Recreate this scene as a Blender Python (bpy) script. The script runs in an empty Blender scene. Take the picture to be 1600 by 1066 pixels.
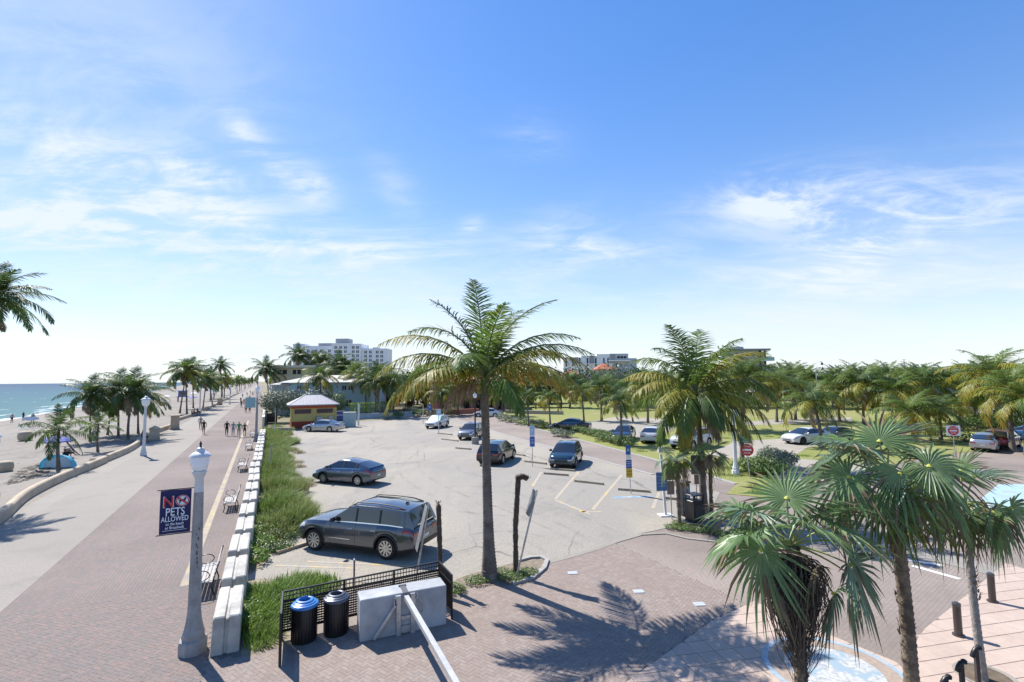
import bpy, bmesh, math, random
import numpy as np
from mathutils import Vector, Matrix, Euler
SC = bpy.context.scene
COL = SC.collection
RN = random.Random(11)
rad = math.radians
# ------------------------------------------------------------------ camera
F, H = 775.0, 6.2                       # focal length in photo pixels (1600 wide), eye height in metres
TH, RO = math.atan(59.6 / F), rad(.5)
fw = np.array([0, math.cos(TH), math.sin(TH)]); r0 = np.array([1., 0, 0]); u0 = np.array([0, -math.sin(TH), math.cos(TH)])
CR = r0 * math.cos(RO) - u0 * math.sin(RO); CU = r0 * math.sin(RO) + u0 * math.cos(RO)
cam = bpy.data.cameras.new('camera'); camo = bpy.data.objects.new('camera', cam); COL.objects.link(camo)
cam.sensor_width = 36; cam.lens = F / 1600 * 36; cam.clip_start = .1; cam.clip_end = 30000
camo.matrix_world = Matrix(((CR[0], CU[0], -fw[0], 0), (CR[1], CU[1], -fw[1], 0), (CR[2], CU[2], -fw[2], H), (0, 0, 0, 1)))
SC.camera = camo
# ------------------------------------------------------------------ light
SUN_AZ, SUN_EL = math.atan2(-.728, .686), rad(50)
sl = bpy.data.lights.new('sun', 'SUN'); sl.energy = 5.0; sl.angle = rad(.5); sl.color = (1, .95, .88)
so = bpy.data.objects.new('sun', sl); COL.objects.link(so)
sd = Vector((math.sin(SUN_AZ) * math.cos(SUN_EL), math.cos(SUN_AZ) * math.cos(SUN_EL), math.sin(SUN_EL)))
so.rotation_euler = (-sd).to_track_quat('-Z', 'Y').to_euler(); so.location = sd * 60
SC.view_settings.view_transform = 'Standard'; SC.view_settings.look = 'None'
SC.view_settings.exposure = .68; SC.view_settings.gamma = 1
SC.view_settings.use_curve_mapping = False
wd = bpy.data.worlds.new('World'); SC.world = wd; wd.use_nodes = True
def world():
    nt = wd.node_tree; N = nt.nodes; Lk = nt.links; N.clear()
    def nd(t, **k):
        n = N.new(t)
        for a, b in k.items(): setattr(n, a, b)
        return n
    def inp(s, v):
        if isinstance(v, (int, float)): s.default_value = v
        else: Lk.new(v, s)
    def ma(op, a, b=0., c=0., clamp=False):
        n = nd('ShaderNodeMath', operation=op, use_clamp=clamp)
        for i, v in enumerate((a, b, c)): inp(n.inputs[i], v)
        return n.outputs[0]
    sky = nd('ShaderNodeTexSky', sky_type='NISHITA', sun_disc=False, sun_elevation=SUN_EL, sun_rotation=SUN_AZ % (2 * math.pi),
             altitude=0, air_density=1.0, dust_density=.15, ozone_density=2.2)
    hs = nd('ShaderNodeHueSaturation'); hs.inputs['Hue'].default_value = .514; hs.inputs['Saturation'].default_value = 1.64; hs.inputs['Value'].default_value = 2.95
    gm = nd('ShaderNodeGamma'); gm.inputs[1].default_value = .66; Lk.new(sky.outputs[0], gm.inputs[0]); Lk.new(gm.outputs[0], hs.inputs['Color'])
    tc = nd('ShaderNodeTexCoord'); sx = nd('ShaderNodeSeparateXYZ'); Lk.new(tc.outputs['Generated'], sx.inputs[0])
    x, y, z = sx.outputs
    az = ma('ARCTAN2', x, y); el = ma('ARCSINE', z)
    den = ma('ADD', ma('MAXIMUM', z, 0.), .16)
    cv = nd('ShaderNodeCombineXYZ'); inp(cv.inputs[0], ma('DIVIDE', x, den)); inp(cv.inputs[1], ma('DIVIDE', y, den))
    def noise(sc, rz, stretch, det=9, rough=.6, dist=.6, off=(0, 0, 0)):
        mp = nd('ShaderNodeMapping'); mp.inputs['Rotation'].default_value = (0, 0, rad(rz)); mp.inputs['Scale'].default_value = (stretch, 1, 1); mp.inputs['Location'].default_value = off
        Lk.new(cv.outputs[0], mp.inputs[0])
        t = nd('ShaderNodeTexNoise'); Lk.new(mp.outputs[0], t.inputs['Vector'])
        t.inputs['Scale'].default_value = sc; t.inputs['Detail'].default_value = det; t.inputs['Roughness'].default_value = rough; t.inputs['Distortion'].default_value = dist
        return t.outputs[0]
    def sm(v, a, b):
        n = nd('ShaderNodeMapRange', interpolation_type='SMOOTHSTEP'); inp(n.inputs[0], v); n.inputs[1].default_value = a; n.inputs[2].default_value = b
        return n.outputs[0]
    def blob(px, py, wx, wy, tilt=0):
        d = (px - 800) / F * CR + (533 - py) / F * CU + fw; d /= np.linalg.norm(d)
        a0, e0 = math.atan2(d[0], d[1]), math.asin(d[2]); wx /= 950; wy /= 850
        da = ma('SUBTRACT', az, a0); de = ma('SUBTRACT', el, e0)
        ct, st = math.cos(rad(tilt)), math.sin(rad(tilt))
        u = ma('ADD', ma('MULTIPLY', da, ct), ma('MULTIPLY', de, st)); v = ma('SUBTRACT', ma('MULTIPLY', de, ct), ma('MULTIPLY', da, st))
        q = ma('ADD', ma('POWER', ma('ABSOLUTE', ma('DIVIDE', u, wx)), 2), ma('POWER', ma('ABSOLUTE', ma('DIVIDE', v, wy)), 2))
        return ma('POWER', 2.718, ma('MULTIPLY', q, -1))
    n1 = noise(1.5, 28, .55, 12, .66, 1.3); n2 = noise(4.5, 20, .5, 10, .65, 1.6, (3, 1, 0)); n3 = noise(.7, -10, .6, 6, .55, .5, (5, 2, 0))
    wis = ma('ADD', ma('MULTIPLY', n1, .6), ma('MULTIPLY', n2, .4))
    w1 = sm(wis, .44, .70); w2 = sm(wis, .40, .62)
    def bsum(lst):
        o = 0.
        for b in lst: o = ma('ADD', o, ma('MULTIPLY', blob(*b[:5]), b[5]))
        return o
    strong = bsum([(1270, 315, 150, 38, -4, .95), (1330, 385, 75, 42, 30, .8), (1500, 335, 130, 36, 3, .6), (1190, 300, 60, 26, 0, .5),
                   (300, 262, 62, 24, -10, .9), (150, 250, 160, 34, -6, .6), (490, 290, 40, 24, -25, .8), (380, 215, 30, 22, -40, .6),
                   (880, 375, 80, 40, 10, .55), (735, 352, 24, 14, 20, .5), (300, 335, 240, 34, -4, .7), (90, 345, 160, 40, 0, .6), (830, 215, 70, 34, 0, .25), (140, 60, 240, 120, 0, .28), (560, 395, 210, 30, 8, .55), (960, 395, 100, 24, -6, .45), (620, 300, 60, 30, -50, .3), (420, 250, 70, 22, -40, .5)])
    c1 = ma('MULTIPLY', strong, ma('ADD', ma('MULTIPLY', w2, .95), .06))
    broad = bsum([(250, 420, 560, 110, 0, .55), (900, 500, 800, 90, 0, .6), (1450, 430, 500, 110, 0, .35), (100, 200, 420, 180, 0, .22)])
    c2 = ma('MULTIPLY', broad, ma('ADD', ma('MULTIPLY', sm(n3, .3, .7), .55), ma('MULTIPLY', w1, .45)))
    veil = ma('MULTIPLY', ma('POWER', 2.718, ma('MULTIPLY', ma('MAXIMUM', el, 0.), -6.5)), .80)
    cov = ma('MINIMUM', ma('ADD', ma('ADD', c1, c2), veil), .93, clamp=True)
    mx = nd('ShaderNodeMix', data_type='RGBA'); Lk.new(cov, mx.inputs[0]); Lk.new(hs.outputs[0], mx.inputs[6]); mx.inputs[7].default_value = (7.5, 8.2, 9.1, 1)
    bg = nd('ShaderNodeBackground'); Lk.new(mx.outputs[2], bg.inputs[0]); bg.inputs[1].default_value = .073
    o = nd('ShaderNodeOutputWorld'); Lk.new(bg.outputs[0], o.inputs[0])
world()
# ------------------------------------------------------------------ helpers
def ray(px, py): return (px - 800) / F * CR + (533 - py) / F * CU + fw
def G(px, py, z=0.):
    d = ray(px, py); t = (z - H) / d[2]
    return Vector((t * d[0], t * d[1], z))
def hz(px, py, b):                      # height of a pixel standing above ground point b
    d = ray(px, py); return H + b[1] / d[1] * d[2]
def AT(px, py, Y):                      # point at depth Y
    d = ray(px, py); t = Y / d[1]; return Vector((t * d[0], Y, H + t * d[2]))
WS = Vector((-.44711, .89448, 0)); WT = Vector((.89448, .44711, 0)); WROT = math.atan2(WS.y, WS.x)   # along / across the broadwalk
TROT = math.atan2(WT.y, WT.x)
def W(s, t, z=0.): return WS * s + WT * t + Vector((0, 0, z))
def ST(p): p = Vector((p[0], p[1], 0)); return p.dot(WS), p.dot(WT)
def lerp(a, b, t): return a + (b - a) * t
def interp(x, pts):
    if x <= pts[0][0]: return pts[0][1]
    for (a, b), (c, d) in zip(pts, pts[1:]):
        if x <= c: return lerp(b, d, (x - a) / (c - a) if c > a else 0)
    return pts[-1][1]
class MB:
    def __init__(s): s.v = []; s.f = []; s.m = []; s.mi = 0
    def add(s, vs, fs):
        b = len(s.v); s.v += [tuple(p) for p in vs]; s.f += [tuple(i + b for i in f) for f in fs]; s.m += [s.mi] * len(fs); return s
    def box(s, c, d, rz=0., M=None, top=1.):
        x, y, z = d[0] / 2, d[1] / 2, d[2] / 2
        vs = [Vector((a * x * (top if k > 0 else 1), b * y * (top if k > 0 else 1), k * z)) for k in (-1, 1) for a, b in ((-1, -1), (1, -1), (1, 1), (-1, 1))]
        Rm = M if M is not None else Matrix.Rotation(rz, 3, 'Z')
        vs = [Rm @ v + Vector(c) for v in vs]
        return s.add(vs, [(3, 2, 1, 0), (4, 5, 6, 7), (0, 1, 5, 4), (1, 2, 6, 5), (2, 3, 7, 6), (3, 0, 4, 7)])
    def bar(s, a, b, w, h=None, up=(0, 0, 1)):
        a, b = Vector(a), Vector(b); h = h or w; d = (b - a); L = d.length; d.normalize(); up = Vector(up)
        sd_ = d.cross(up)
        if sd_.length < 1e-4: sd_ = d.cross(Vector((1, 0, 0)))
        sd_.normalize(); u = sd_.cross(d)
        return s.box((a + b) / 2, (L, w, h), M=Matrix((d, sd_ * -1, u)).transposed())
    def prism(s, poly, z0, z1):
        n = len(poly)
        vs = [(p[0], p[1], z0) for p in poly] + [(p[0], p[1], z1) for p in poly]
        return s.add(vs, [tuple(range(n))[::-1], tuple(range(n, 2 * n))] + [(i, (i + 1) % n, n + (i + 1) % n, n + i) for i in range(n)])
    def sheet(s, poly, z=0.): return s.add([(p[0], p[1], z) for p in poly], [tuple(range(len(poly)))])
    def tube(s, path, rad_, n=8, cap=True):
        path = [Vector(p) for p in path]
        if not hasattr(rad_, '__len__'): rad_ = [rad_] * len(path)
        vs, fs = [], []; ref = None
        for i, p in enumerate(path):
            d = (path[min(i + 1, len(path) - 1)] - path[max(i - 1, 0)]).normalized()
            if ref is None: ref = Vector((1, 0, 0)) if abs(d.x) < .8 else Vector((0, 1, 0))
            a = (ref - d * ref.dot(d)).normalized(); ref = a; b = d.cross(a)
            for k in range(n):
                q = 2 * math.pi * k / n; vs.append(p + (a * math.cos(q) + b * math.sin(q)) * rad_[i])
            if i:
                for k in range(n): fs.append(((i - 1) * n + k, (i - 1) * n + (k + 1) % n, i * n + (k + 1) % n, i * n + k))
        if cap: fs += [tuple(range(n))[::-1], tuple(range((len(path) - 1) * n, len(path) * n))]
        return s.add(vs, fs)
    def lathe(s, prof, n=16, c=(0, 0, 0), M=None, sq=None):
        vs, fs = [], []; c = Vector(c)
        for i, (r, z) in enumerate(prof):
            for k in range(n):
                q = 2 * math.pi * (k + .5) / n
                v = Vector((r * math.cos(q), r * math.sin(q), z)); vs.append((M @ v if M is not None else v) + c)
            if i:
                for k in range(n): fs.append(((i - 1) * n + k, (i - 1) * n + (k + 1) % n, i * n + (k + 1) % n, i * n + k))
        fs += [tuple(range(n))[::-1], tuple(range((len(prof) - 1) * n, len(prof) * n))]
        return s.add(vs, fs)
    def grid(s, rows, closed=False):
        n = len(rows[0]); vs = [p for r in rows for p in r]; fs = []
        for i in range(len(rows) - 1):
            for k in range(n if closed else n - 1): fs.append((i * n + k, i * n + (k + 1) % n, (i + 1) * n + (k + 1) % n, (i + 1) * n + k))
        return s.add(vs, fs)
    def mesh(s, name, mats, smooth=0, bevel=0.):
        me = bpy.data.meshes.new(name); me.from_pydata(s.v, [], s.f)
        for m in (mats if isinstance(mats, (list, tuple)) else [mats]): me.materials.append(m)
        if len(set(s.m)) > 1: me.polygons.foreach_set('material_index', s.m)
        elif s.m and s.m[0]: me.polygons.foreach_set('material_index', s.m)
        if bevel:
            bm = bmesh.new(); bm.from_mesh(me); bmesh.ops.remove_doubles(bm, verts=bm.verts, dist=1e-5)
            ed = [e for e in bm.edges if len(e.link_faces) == 2 and e.calc_face_angle(0) > .5]
            bmesh.ops.bevel(bm, geom=ed, offset=bevel, segments=1, affect='EDGES', clamp_overlap=True); bm.to_mesh(me); bm.free()
        if smooth:
            me.polygons.foreach_set('use_smooth', [True] * len(me.polygons)); me.set_sharp_from_angle(angle=rad(smooth))
        me.update(); return me
    def build(s, name, mats, parent=None, loc=None, rz=0., smooth=0, bevel=0.):
        return link(name, s.mesh(name, mats, smooth, bevel), parent, loc, rz)
def link(name, me, parent=None, loc=None, rz=0.):
    o = bpy.data.objects.new(name, me); COL.objects.link(o)
    if parent is not None: o.parent = parent
    if loc is not None: o.location = loc
    if rz: o.rotation_euler = (0, 0, rz)
    return o
def tag(o, label=None, cat=None, group=None, kind=None):
    if label: o['label'] = label
    if cat: o['category'] = cat
    if group: o['group'] = group
    if kind: o['kind'] = kind
    return o
def thing(name, label, cat, loc=(0, 0, 0), rz=0., group=None):
    o = bpy.data.objects.new(name, None); COL.objects.link(o); o.location = loc; o.rotation_euler = (0, 0, rz); o.empty_display_size = .3
    return tag(o, label, cat, group)
KIDS = {}
def copy_tree(o, parent=None):
    c = o.copy(); COL.objects.link(c); c.parent = parent
    for ch in o.children: copy_tree(ch, c)
    return c
def clone(o, loc, rz, label=None, scale=1.):
    c = copy_tree(o); c.location = loc; c.rotation_euler = (0, 0, rz); c.scale = (scale,) * 3
    if label: c['label'] = label
    return c
def struct(name, mb, m, smooth=0): return tag(mb.build(name, m, smooth=smooth), kind='structure')
# ------------------------------------------------------------------ materials
def nodes(m):
    m.use_nodes = True; nt = m.node_tree; N = nt.nodes; b = N.get('Principled BSDF'); return nt, N, nt.links, b
def MAT(name, col, rough=.6, metal=0., var=.18, sc=6., bump=0., bsc=None, spec=.5, coat=0., var2=None, rnd=0., emit=None, tr=0., world=False):
    m = bpy.data.materials.new(name); nt, N, L, b = nodes(m)
    b.inputs['Roughness'].default_value = rough; b.inputs['Metallic'].default_value = metal; b.inputs['Specular IOR Level'].default_value = spec
    if coat: b.inputs['Coat Weight'].default_value = coat; b.inputs['Coat Roughness'].default_value = .04
    tc = N.new('ShaderNodeTexCoord'); t = N.new('ShaderNodeTexNoise'); t.inputs['Scale'].default_value = sc; t.inputs['Detail'].default_value = 8; t.inputs['Roughness'].default_value = .62
    CO = N.new('ShaderNodeNewGeometry').outputs['Position'] if world else tc.outputs['Object']
    L.new(CO, t.inputs['Vector'])
    mr = N.new('ShaderNodeMapRange'); mr.inputs[1].default_value = .3; mr.inputs[2].default_value = .7; mr.inputs[3].default_value = 1 - var; mr.inputs[4].default_value = 1 + var
    L.new(t.outputs[0], mr.inputs[0]); val = mr.outputs[0]
    if rnd:
        oi = N.new('ShaderNodeObjectInfo'); ge = N.new('ShaderNodeNewGeometry'); ad = N.new('ShaderNodeMath'); ad.operation = 'ADD'; L.new(oi.outputs['Random'], ad.inputs[0]); L.new(ge.outputs['Random Per Island'], ad.inputs[1])
        fr = N.new('ShaderNodeMath'); fr.operation = 'FRACT'; L.new(ad.outputs[0], fr.inputs[0])
        m2 = N.new('ShaderNodeMapRange'); m2.inputs[3].default_value = 1 - rnd; m2.inputs[4].default_value = 1 + rnd; L.new(fr.outputs[0], m2.inputs[0])
        mu = N.new('ShaderNodeMath'); mu.operation = 'MULTIPLY'; L.new(val, mu.inputs[0]); L.new(m2.outputs[0], mu.inputs[1]); val = mu.outputs[0]
    mx = N.new('ShaderNodeMix'); mx.data_type = 'RGBA'; mx.blend_type = 'MULTIPLY'; mx.inputs[0].default_value = 1
    mx.inputs[6].default_value = (*col, 1)
    cb = N.new('ShaderNodeCombineColor'); [L.new(val, cb.inputs[i]) for i in range(3)]; L.new(cb.outputs[0], mx.inputs[7])
    base = mx.outputs[2]
    if var2:                            # second colour in larger patches: (colour, scale, lo, hi)
        c2, s2, lo, hi = var2; t2 = N.new('ShaderNodeTexNoise'); t2.inputs['Scale'].default_value = s2; t2.inputs['Detail'].default_value = 7; L.new(CO, t2.inputs['Vector'])
        r2 = N.new('ShaderNodeMapRange'); r2.inputs[1].default_value = lo; r2.inputs[2].default_value = hi; L.new(t2.outputs[0], r2.inputs[0])
        x2 = N.new('ShaderNodeMix'); x2.data_type = 'RGBA'; L.new(r2.outputs[0], x2.inputs[0]); L.new(base, x2.inputs[6]); x2.inputs[7].default_value = (*c2, 1); base = x2.outputs[2]
    L.new(base, b.inputs['Base Color'])
    if bump:
        t3 = t
        if bsc: t3 = N.new('ShaderNodeTexNoise'); t3.inputs['Scale'].default_value = bsc; t3.inputs['Detail'].default_value = 8; L.new(CO, t3.inputs['Vector'])
        bu = N.new('ShaderNodeBump'); bu.inputs['Strength'].default_value = 1; bu.inputs['Distance'].default_value = bump; L.new(t3.outputs[0], bu.inputs['Height']); L.new(bu.outputs[0], b.inputs['Normal'])
    if emit: b.inputs['Emission Color'].default_value = (*col, 1); b.inputs['Emission Strength'].default_value = emit
    if tr:
        out = N.get('Material Output'); td = N.new('ShaderNodeBsdfTranslucent'); ms = N.new('ShaderNodeMixShader'); ms.inputs[0].default_value = tr
        L.new(base, td.inputs[0]); L.new(b.outputs[0], ms.inputs[1]); L.new(td.outputs[0], ms.inputs[2]); L.new(ms.outputs[0], out.inputs[0])
    return m
_mc = {}
def flat(name, col, rough=.6, metal=0., **k):
    key = (name,)
    if key not in _mc: _mc[key] = MAT(name, col, rough, metal, **{**dict(var=.08, sc=5.), **k})
    return _mc[key]
def TEXT(s, size, extr=.002):
    c = bpy.data.curves.new('lettering', 'FONT'); c.body = s; c.size = size; c.align_x = 'CENTER'; c.align_y = 'CENTER'; c.extrude = extr; c.resolution_u = 3; c.offset = size * .012
    o = bpy.data.objects.new('lettering', c); COL.objects.link(o); bpy.context.view_layer.update()
    me = bpy.data.meshes.new_from_object(o.evaluated_get(bpy.context.evaluated_depsgraph_get())); bpy.data.objects.remove(o); bpy.data.curves.remove(c); return me
# ------------------------------------------------------------------ ground
GK = .76
def dk(c): return (c[0] * .86, c[1] * .82, c[2] * .755)
def ground_mat(name, c1, c2, c3, big=.06, mid=.5, fine=9., bump=.02, rough=.9, cracks=0., rot=0., stretch=1.):
    c1, c2, c3 = dk(c1), dk(c2), dk(c3)
    m = bpy.data.materials.new(name); nt, N, L, b = nodes(m)
    b.inputs['Roughness'].default_value = rough; b.inputs['Specular IOR Level'].default_value = .25
    tc = N.new('ShaderNodeTexCoord'); mp = N.new('ShaderNodeMapping'); mp.inputs['Rotation'].default_value = (0, 0, rot); mp.inputs['Scale'].default_value = (1, stretch, 1); L.new(tc.outputs['Object'], mp.inputs[0])
    def noi(sc, det=8, ro=.6, di=0.):
        t = N.new('ShaderNodeTexNoise'); t.inputs['Scale'].default_value = sc; t.inputs['Detail'].default_value = det; t.inputs['Roughness'].default_value = ro; t.inputs['Distortion'].default_value = di
        L.new(mp.outputs[0], t.inputs['Vector']); return t.outputs[0]
    def rng(v, a, c, d=0., e=1.):
        r = N.new('ShaderNodeMapRange'); r.interpolation_type = 'SMOOTHSTEP'
        for i, q in enumerate((a, c, d, e)): r.inputs[i + 1].default_value = q
        L.new(v, r.inputs[0]); return r.outputs[0]
    def mix(f, a, c, bt='MIX'):
        x = N.new('ShaderNodeMix'); x.data_type = 'RGBA'; x.blend_type = bt
        for i, q in ((0, f), (6, a), (7, c)):
            if isinstance(q, (int, float)): x.inputs[i].default_value = q
            elif isinstance(q, tuple): x.inputs[i].default_value = (*q, 1)
            else: L.new(q, x.inputs[i])
        return x.outputs[2]
    nb, nm, nf = noi(big, 6, .6, .8), noi(mid, 8, .65, .4), noi(fine, 6, .7)
    c = mix(rng(nb, .38, .62), c1, c2); c = mix(rng(nm, .5, .72), c, c3)
    g = N.new('ShaderNodeCombineColor'); v = rng(nf, .25, .75, .82, 1.16); [L.new(v, g.inputs[i]) for i in range(3)]
    c = mix(1., c, g.outputs[0], 'MULTIPLY')
    if cracks:
        dv = N.new('ShaderNodeVectorMath'); dv.operation = 'ADD'; n2 = N.new('ShaderNodeTexNoise'); n2.inputs['Scale'].default_value = .5; n2.inputs['Detail'].default_value = 6; L.new(mp.outputs[0], n2.inputs['Vector']); L.new(mp.outputs[0], dv.inputs[0]); L.new(n2.outputs[1], dv.inputs[1])
        vo = N.new('ShaderNodeTexVoronoi'); vo.feature = 'DISTANCE_TO_EDGE'; vo.inputs['Scale'].default_value = .17; L.new(dv.outputs[0], vo.inputs['Vector'])
        ck = rng(vo.outputs['Distance'], .002, .009, cracks, 0.); gate = rng(noi(.12, 3), .45, .6)
        mm = N.new('ShaderNodeMath'); mm.operation = 'MULTIPLY'; L.new(ck, mm.inputs[0]); L.new(gate, mm.inputs[1]); c = mix(mm.outputs[0], c, (.10, .095, .085))
        st = rng(noi(.35, 4, .5), .66, .76, 0., .6); c = mix(st, c, (.17, .165, .155))
        sp_ = rng(noi(2.6, 3, .5), .70, .76, 0., .55); c = mix(sp_, c, (.13, .125, .12))
    L.new(c, b.inputs['Base Color'])
    bu = N.new('ShaderNodeBump'); bu.inputs['Distance'].default_value = bump; L.new(noi(fine * .6, 9, .7), bu.inputs['Height']); L.new(bu.outputs[0], b.inputs['Normal'])
    return m
def brick_mat(name, cols, mortar, rot=0., bw=.2, bh=.1, mort=.006, off=.5, var=.3):
    cols = [dk(c) for c in cols]; mortar = dk(mortar)
    m = bpy.data.materials.new(name); nt, N, L, b = nodes(m); b.inputs['Roughness'].default_value = .85; b.inputs['Specular IOR Level'].default_value = .3
    tc = N.new('ShaderNodeTexCoord'); mp = N.new('ShaderNodeMapping'); mp.inputs['Rotation'].default_value = (0, 0, rot); L.new(tc.outputs['Object'], mp.inputs[0])
    t = N.new('ShaderNodeTexBrick'); t.offset = off; L.new(mp.outputs[0], t.inputs['Vector'])
    t.inputs['Scale'].default_value = 1; t.inputs['Mortar Size'].default_value = mort; t.inputs['Brick Width'].default_value = bw; t.inputs['Row Height'].default_value = bh; t.inputs['Mortar Smooth'].default_value = .2
    t.inputs['Color1'].default_value = (0, 0, 0, 1); t.inputs['Color2'].default_value = (1, 1, 1, 1); t.inputs['Mortar'].default_value = (.5, .5, .5, 1)
    cr = N.new('ShaderNodeValToRGB'); cr.color_ramp.elements[0].color = (*cols[0], 1); cr.color_ramp.elements[1].color = (*cols[-1], 1)
    for i, c in enumerate(cols[1:-1]): cr.color_ramp.elements.new((i + 1) / (len(cols) - 1)).color = (*c, 1)
    n = N.new('ShaderNodeTexNoise'); n.inputs['Scale'].default_value = .9; n.inputs['Detail'].default_value = 9; n.inputs['Roughness'].default_value = .7; L.new(mp.outputs[0], n.inputs['Vector'])
    a = N.new('ShaderNodeMath'); a.operation = 'MULTIPLY_ADD'; L.new(n.outputs[0], a.inputs[0]); a.inputs[1].default_value = 1.2; a.inputs[2].default_value = -.35
    a2 = N.new('ShaderNodeMath'); a2.operation = 'MULTIPLY_ADD'; L.new(t.outputs['Color'], a2.inputs[0]); a2.inputs[1].default_value = .5; L.new(a.outputs[0], a2.inputs[2]); L.new(a2.outputs[0], cr.inputs[0])
    n2 = N.new('ShaderNodeTexNoise'); n2.inputs['Scale'].default_value = .16; n2.inputs['Detail'].default_value = 6; L.new(mp.outputs[0], n2.inputs['Vector'])
    r2 = N.new('ShaderNodeMapRange'); r2.inputs[1].default_value = .35; r2.inputs[2].default_value = .65; r2.inputs[3].default_value = .78; r2.inputs[4].default_value = 1.15; L.new(n2.outputs[0], r2.inputs[0])
    g = N.new('ShaderNodeCombineColor'); [L.new(r2.outputs[0], g.inputs[i]) for i in range(3)]
    x = N.new('ShaderNodeMix'); x.data_type = 'RGBA'; x.blend_type = 'MULTIPLY'; x.inputs[0].default_value = 1; L.new(cr.outputs[0], x.inputs[6]); L.new(g.outputs[0], x.inputs[7])
    y = N.new('ShaderNodeMix'); y.data_type = 'RGBA'; L.new(t.outputs['Fac'], y.inputs[0]); L.new(x.outputs[2], y.inputs[6]); y.inputs[7].default_value = (*mortar, 1)
    L.new(y.outputs[2], b.inputs['Base Color'])
    bu = N.new('ShaderNodeBump'); bu.inputs['Distance'].default_value = -.004; L.new(t.outputs['Fac'], bu.inputs['Height']); L.new(bu.outputs[0], b.inputs['Normal'])
    return m
def piece_mat(name, cols, noise=9., amt=.22):
    cols = [dk(c) for c in cols]
    m = bpy.data.materials.new(name); nt, N, L, b = nodes(m); b.inputs['Roughness'].default_value = .85; b.inputs['Specular IOR Level'].default_value = .3
    oi = N.new('ShaderNodeObjectInfo'); ge = N.new('ShaderNodeNewGeometry'); tc = N.new('ShaderNodeTexCoord')
    ad = N.new('ShaderNodeMath'); ad.operation = 'ADD'; L.new(oi.outputs['Random'], ad.inputs[0]); L.new(ge.outputs['Random Per Island'], ad.inputs[1])
    fr = N.new('ShaderNodeMath'); fr.operation = 'FRACT'; L.new(ad.outputs[0], fr.inputs[0])
    n0 = N.new('ShaderNodeTexNoise'); n0.inputs['Scale'].default_value = .9; n0.inputs['Detail'].default_value = 8; L.new(ge.outputs['Position'], n0.inputs['Vector'])
    f2 = N.new('ShaderNodeMath'); f2.operation = 'MULTIPLY_ADD'; L.new(fr.outputs[0], f2.inputs[0]); f2.inputs[1].default_value = .62
    f3 = N.new('ShaderNodeMath'); f3.operation = 'MULTIPLY_ADD'; L.new(n0.outputs[0], f3.inputs[0]); f3.inputs[1].default_value = 1.1; f3.inputs[2].default_value = -.35; L.new(f3.outputs[0], f2.inputs[2])
    cr = N.new('ShaderNodeValToRGB'); cr.color_ramp.elements[0].color = (*cols[0], 1); cr.color_ramp.elements[1].color = (*cols[-1], 1)
    for i, c in enumerate(cols[1:-1]): cr.color_ramp.elements.new((i + 1) / (len(cols) - 1)).color = (*c, 1)
    L.new(f2.outputs[0], cr.inputs[0])
    n = N.new('ShaderNodeTexNoise'); n.inputs['Scale'].default_value = noise; n.inputs['Detail'].default_value = 9; n.inputs['Roughness'].default_value = .75; L.new(ge.outputs['Position'], n.inputs['Vector'])
    r = N.new('ShaderNodeMapRange'); r.inputs[1].default_value = .3; r.inputs[2].default_value = .7; r.inputs[3].default_value = 1 - amt; r.inputs[4].default_value = 1 + amt; L.new(n.outputs[0], r.inputs[0])
    g = N.new('ShaderNodeCombineColor'); [L.new(r.outputs[0], g.inputs[i]) for i in range(3)]
    x = N.new('ShaderNodeMix'); x.data_type = 'RGBA'; x.blend_type = 'MULTIPLY'; x.inputs[0].default_value = 1; L.new(cr.outputs[0], x.inputs[6]); L.new(g.outputs[0], x.inputs[7]); L.new(x.outputs[2], b.inputs['Base Color'])
    bu = N.new('ShaderNodeBump'); bu.inputs['Distance'].default_value = .004; L.new(n.outputs[0], bu.inputs['Height']); L.new(bu.outputs[0], b.inputs['Normal'])
    return m
BRK = [(r_ * .78, g_ * .75, b_ * .75) for r_, g_, b_ in [(.22, .195, .19), (.30, .255, .24), (.26, .25, .25), (.335, .27, .255), (.25, .238, .238), (.35, .31, .285)]]
STR = [(.26, .222, .207), (.30, .26, .243), (.315, .28, .262)]
M_land = ground_mat('land_soil', (.22, .21, .13), (.30, .27, .19), (.16, .18, .08), .02, .2, 3)
M_lot = ground_mat('weathered_asphalt', (.315, .308, .295), (.385, .365, .325), (.275, .268, .255), .11, .42, 14, .012, .92, cracks=.8, rot=-.5, stretch=.55)
M_sand = ground_mat('beach_sand', (.32, .305, .285), (.275, .26, .245), (.20, .188, .175), .06, .45, 5, .09, .95, rot=WROT + .6, stretch=.4)
M_wet = flat('seaweed', (.10, .085, .065), .95, var=.4)
M_conc = ground_mat('pale_concrete', (.33, .32, .30), (.30, .292, .28), (.27, .262, .25), .15, .8, 20, .004, .88)
M_pink = ground_mat('pink_concrete', (.325, .307, .286), (.30, .287, .27), (.275, .262, .245), .1, .6, 16, .004, .88, rot=WROT)
M_brk = brick_mat('walk_brick', BRK, (.18, .165, .16), -WROT)
M_str = brick_mat('street_brick', STR, (.25, .228, .215), -TROT - .2)
M_lawn = ground_mat('lawn_turf', (.23, .275, .085), (.29, .30, .11), (.36, .32, .18), .035, .16, 4, .08, .95)
M_yel = MAT('worn_yellow_paint', (.50, .35, .12), .8, var=.2, sc=3, var2=((.33, .31, .275), 2.3, .32, .54))
M_wht = MAT('worn_white_paint', (.60, .58, .55), .8, var=.12, sc=3, var2=((.35, .31, .28), 2.4, .52, .66))
M_ylw2 = MAT('faded_yellow_band', (.38, .31, .19), .85, var=.15, sc=3, var2=((.27, .235, .21), 1.2, .4, .66))
M_curb = MAT('kerb_concrete', (.31, .30, .28), .85, var=.15, sc=4)
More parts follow.
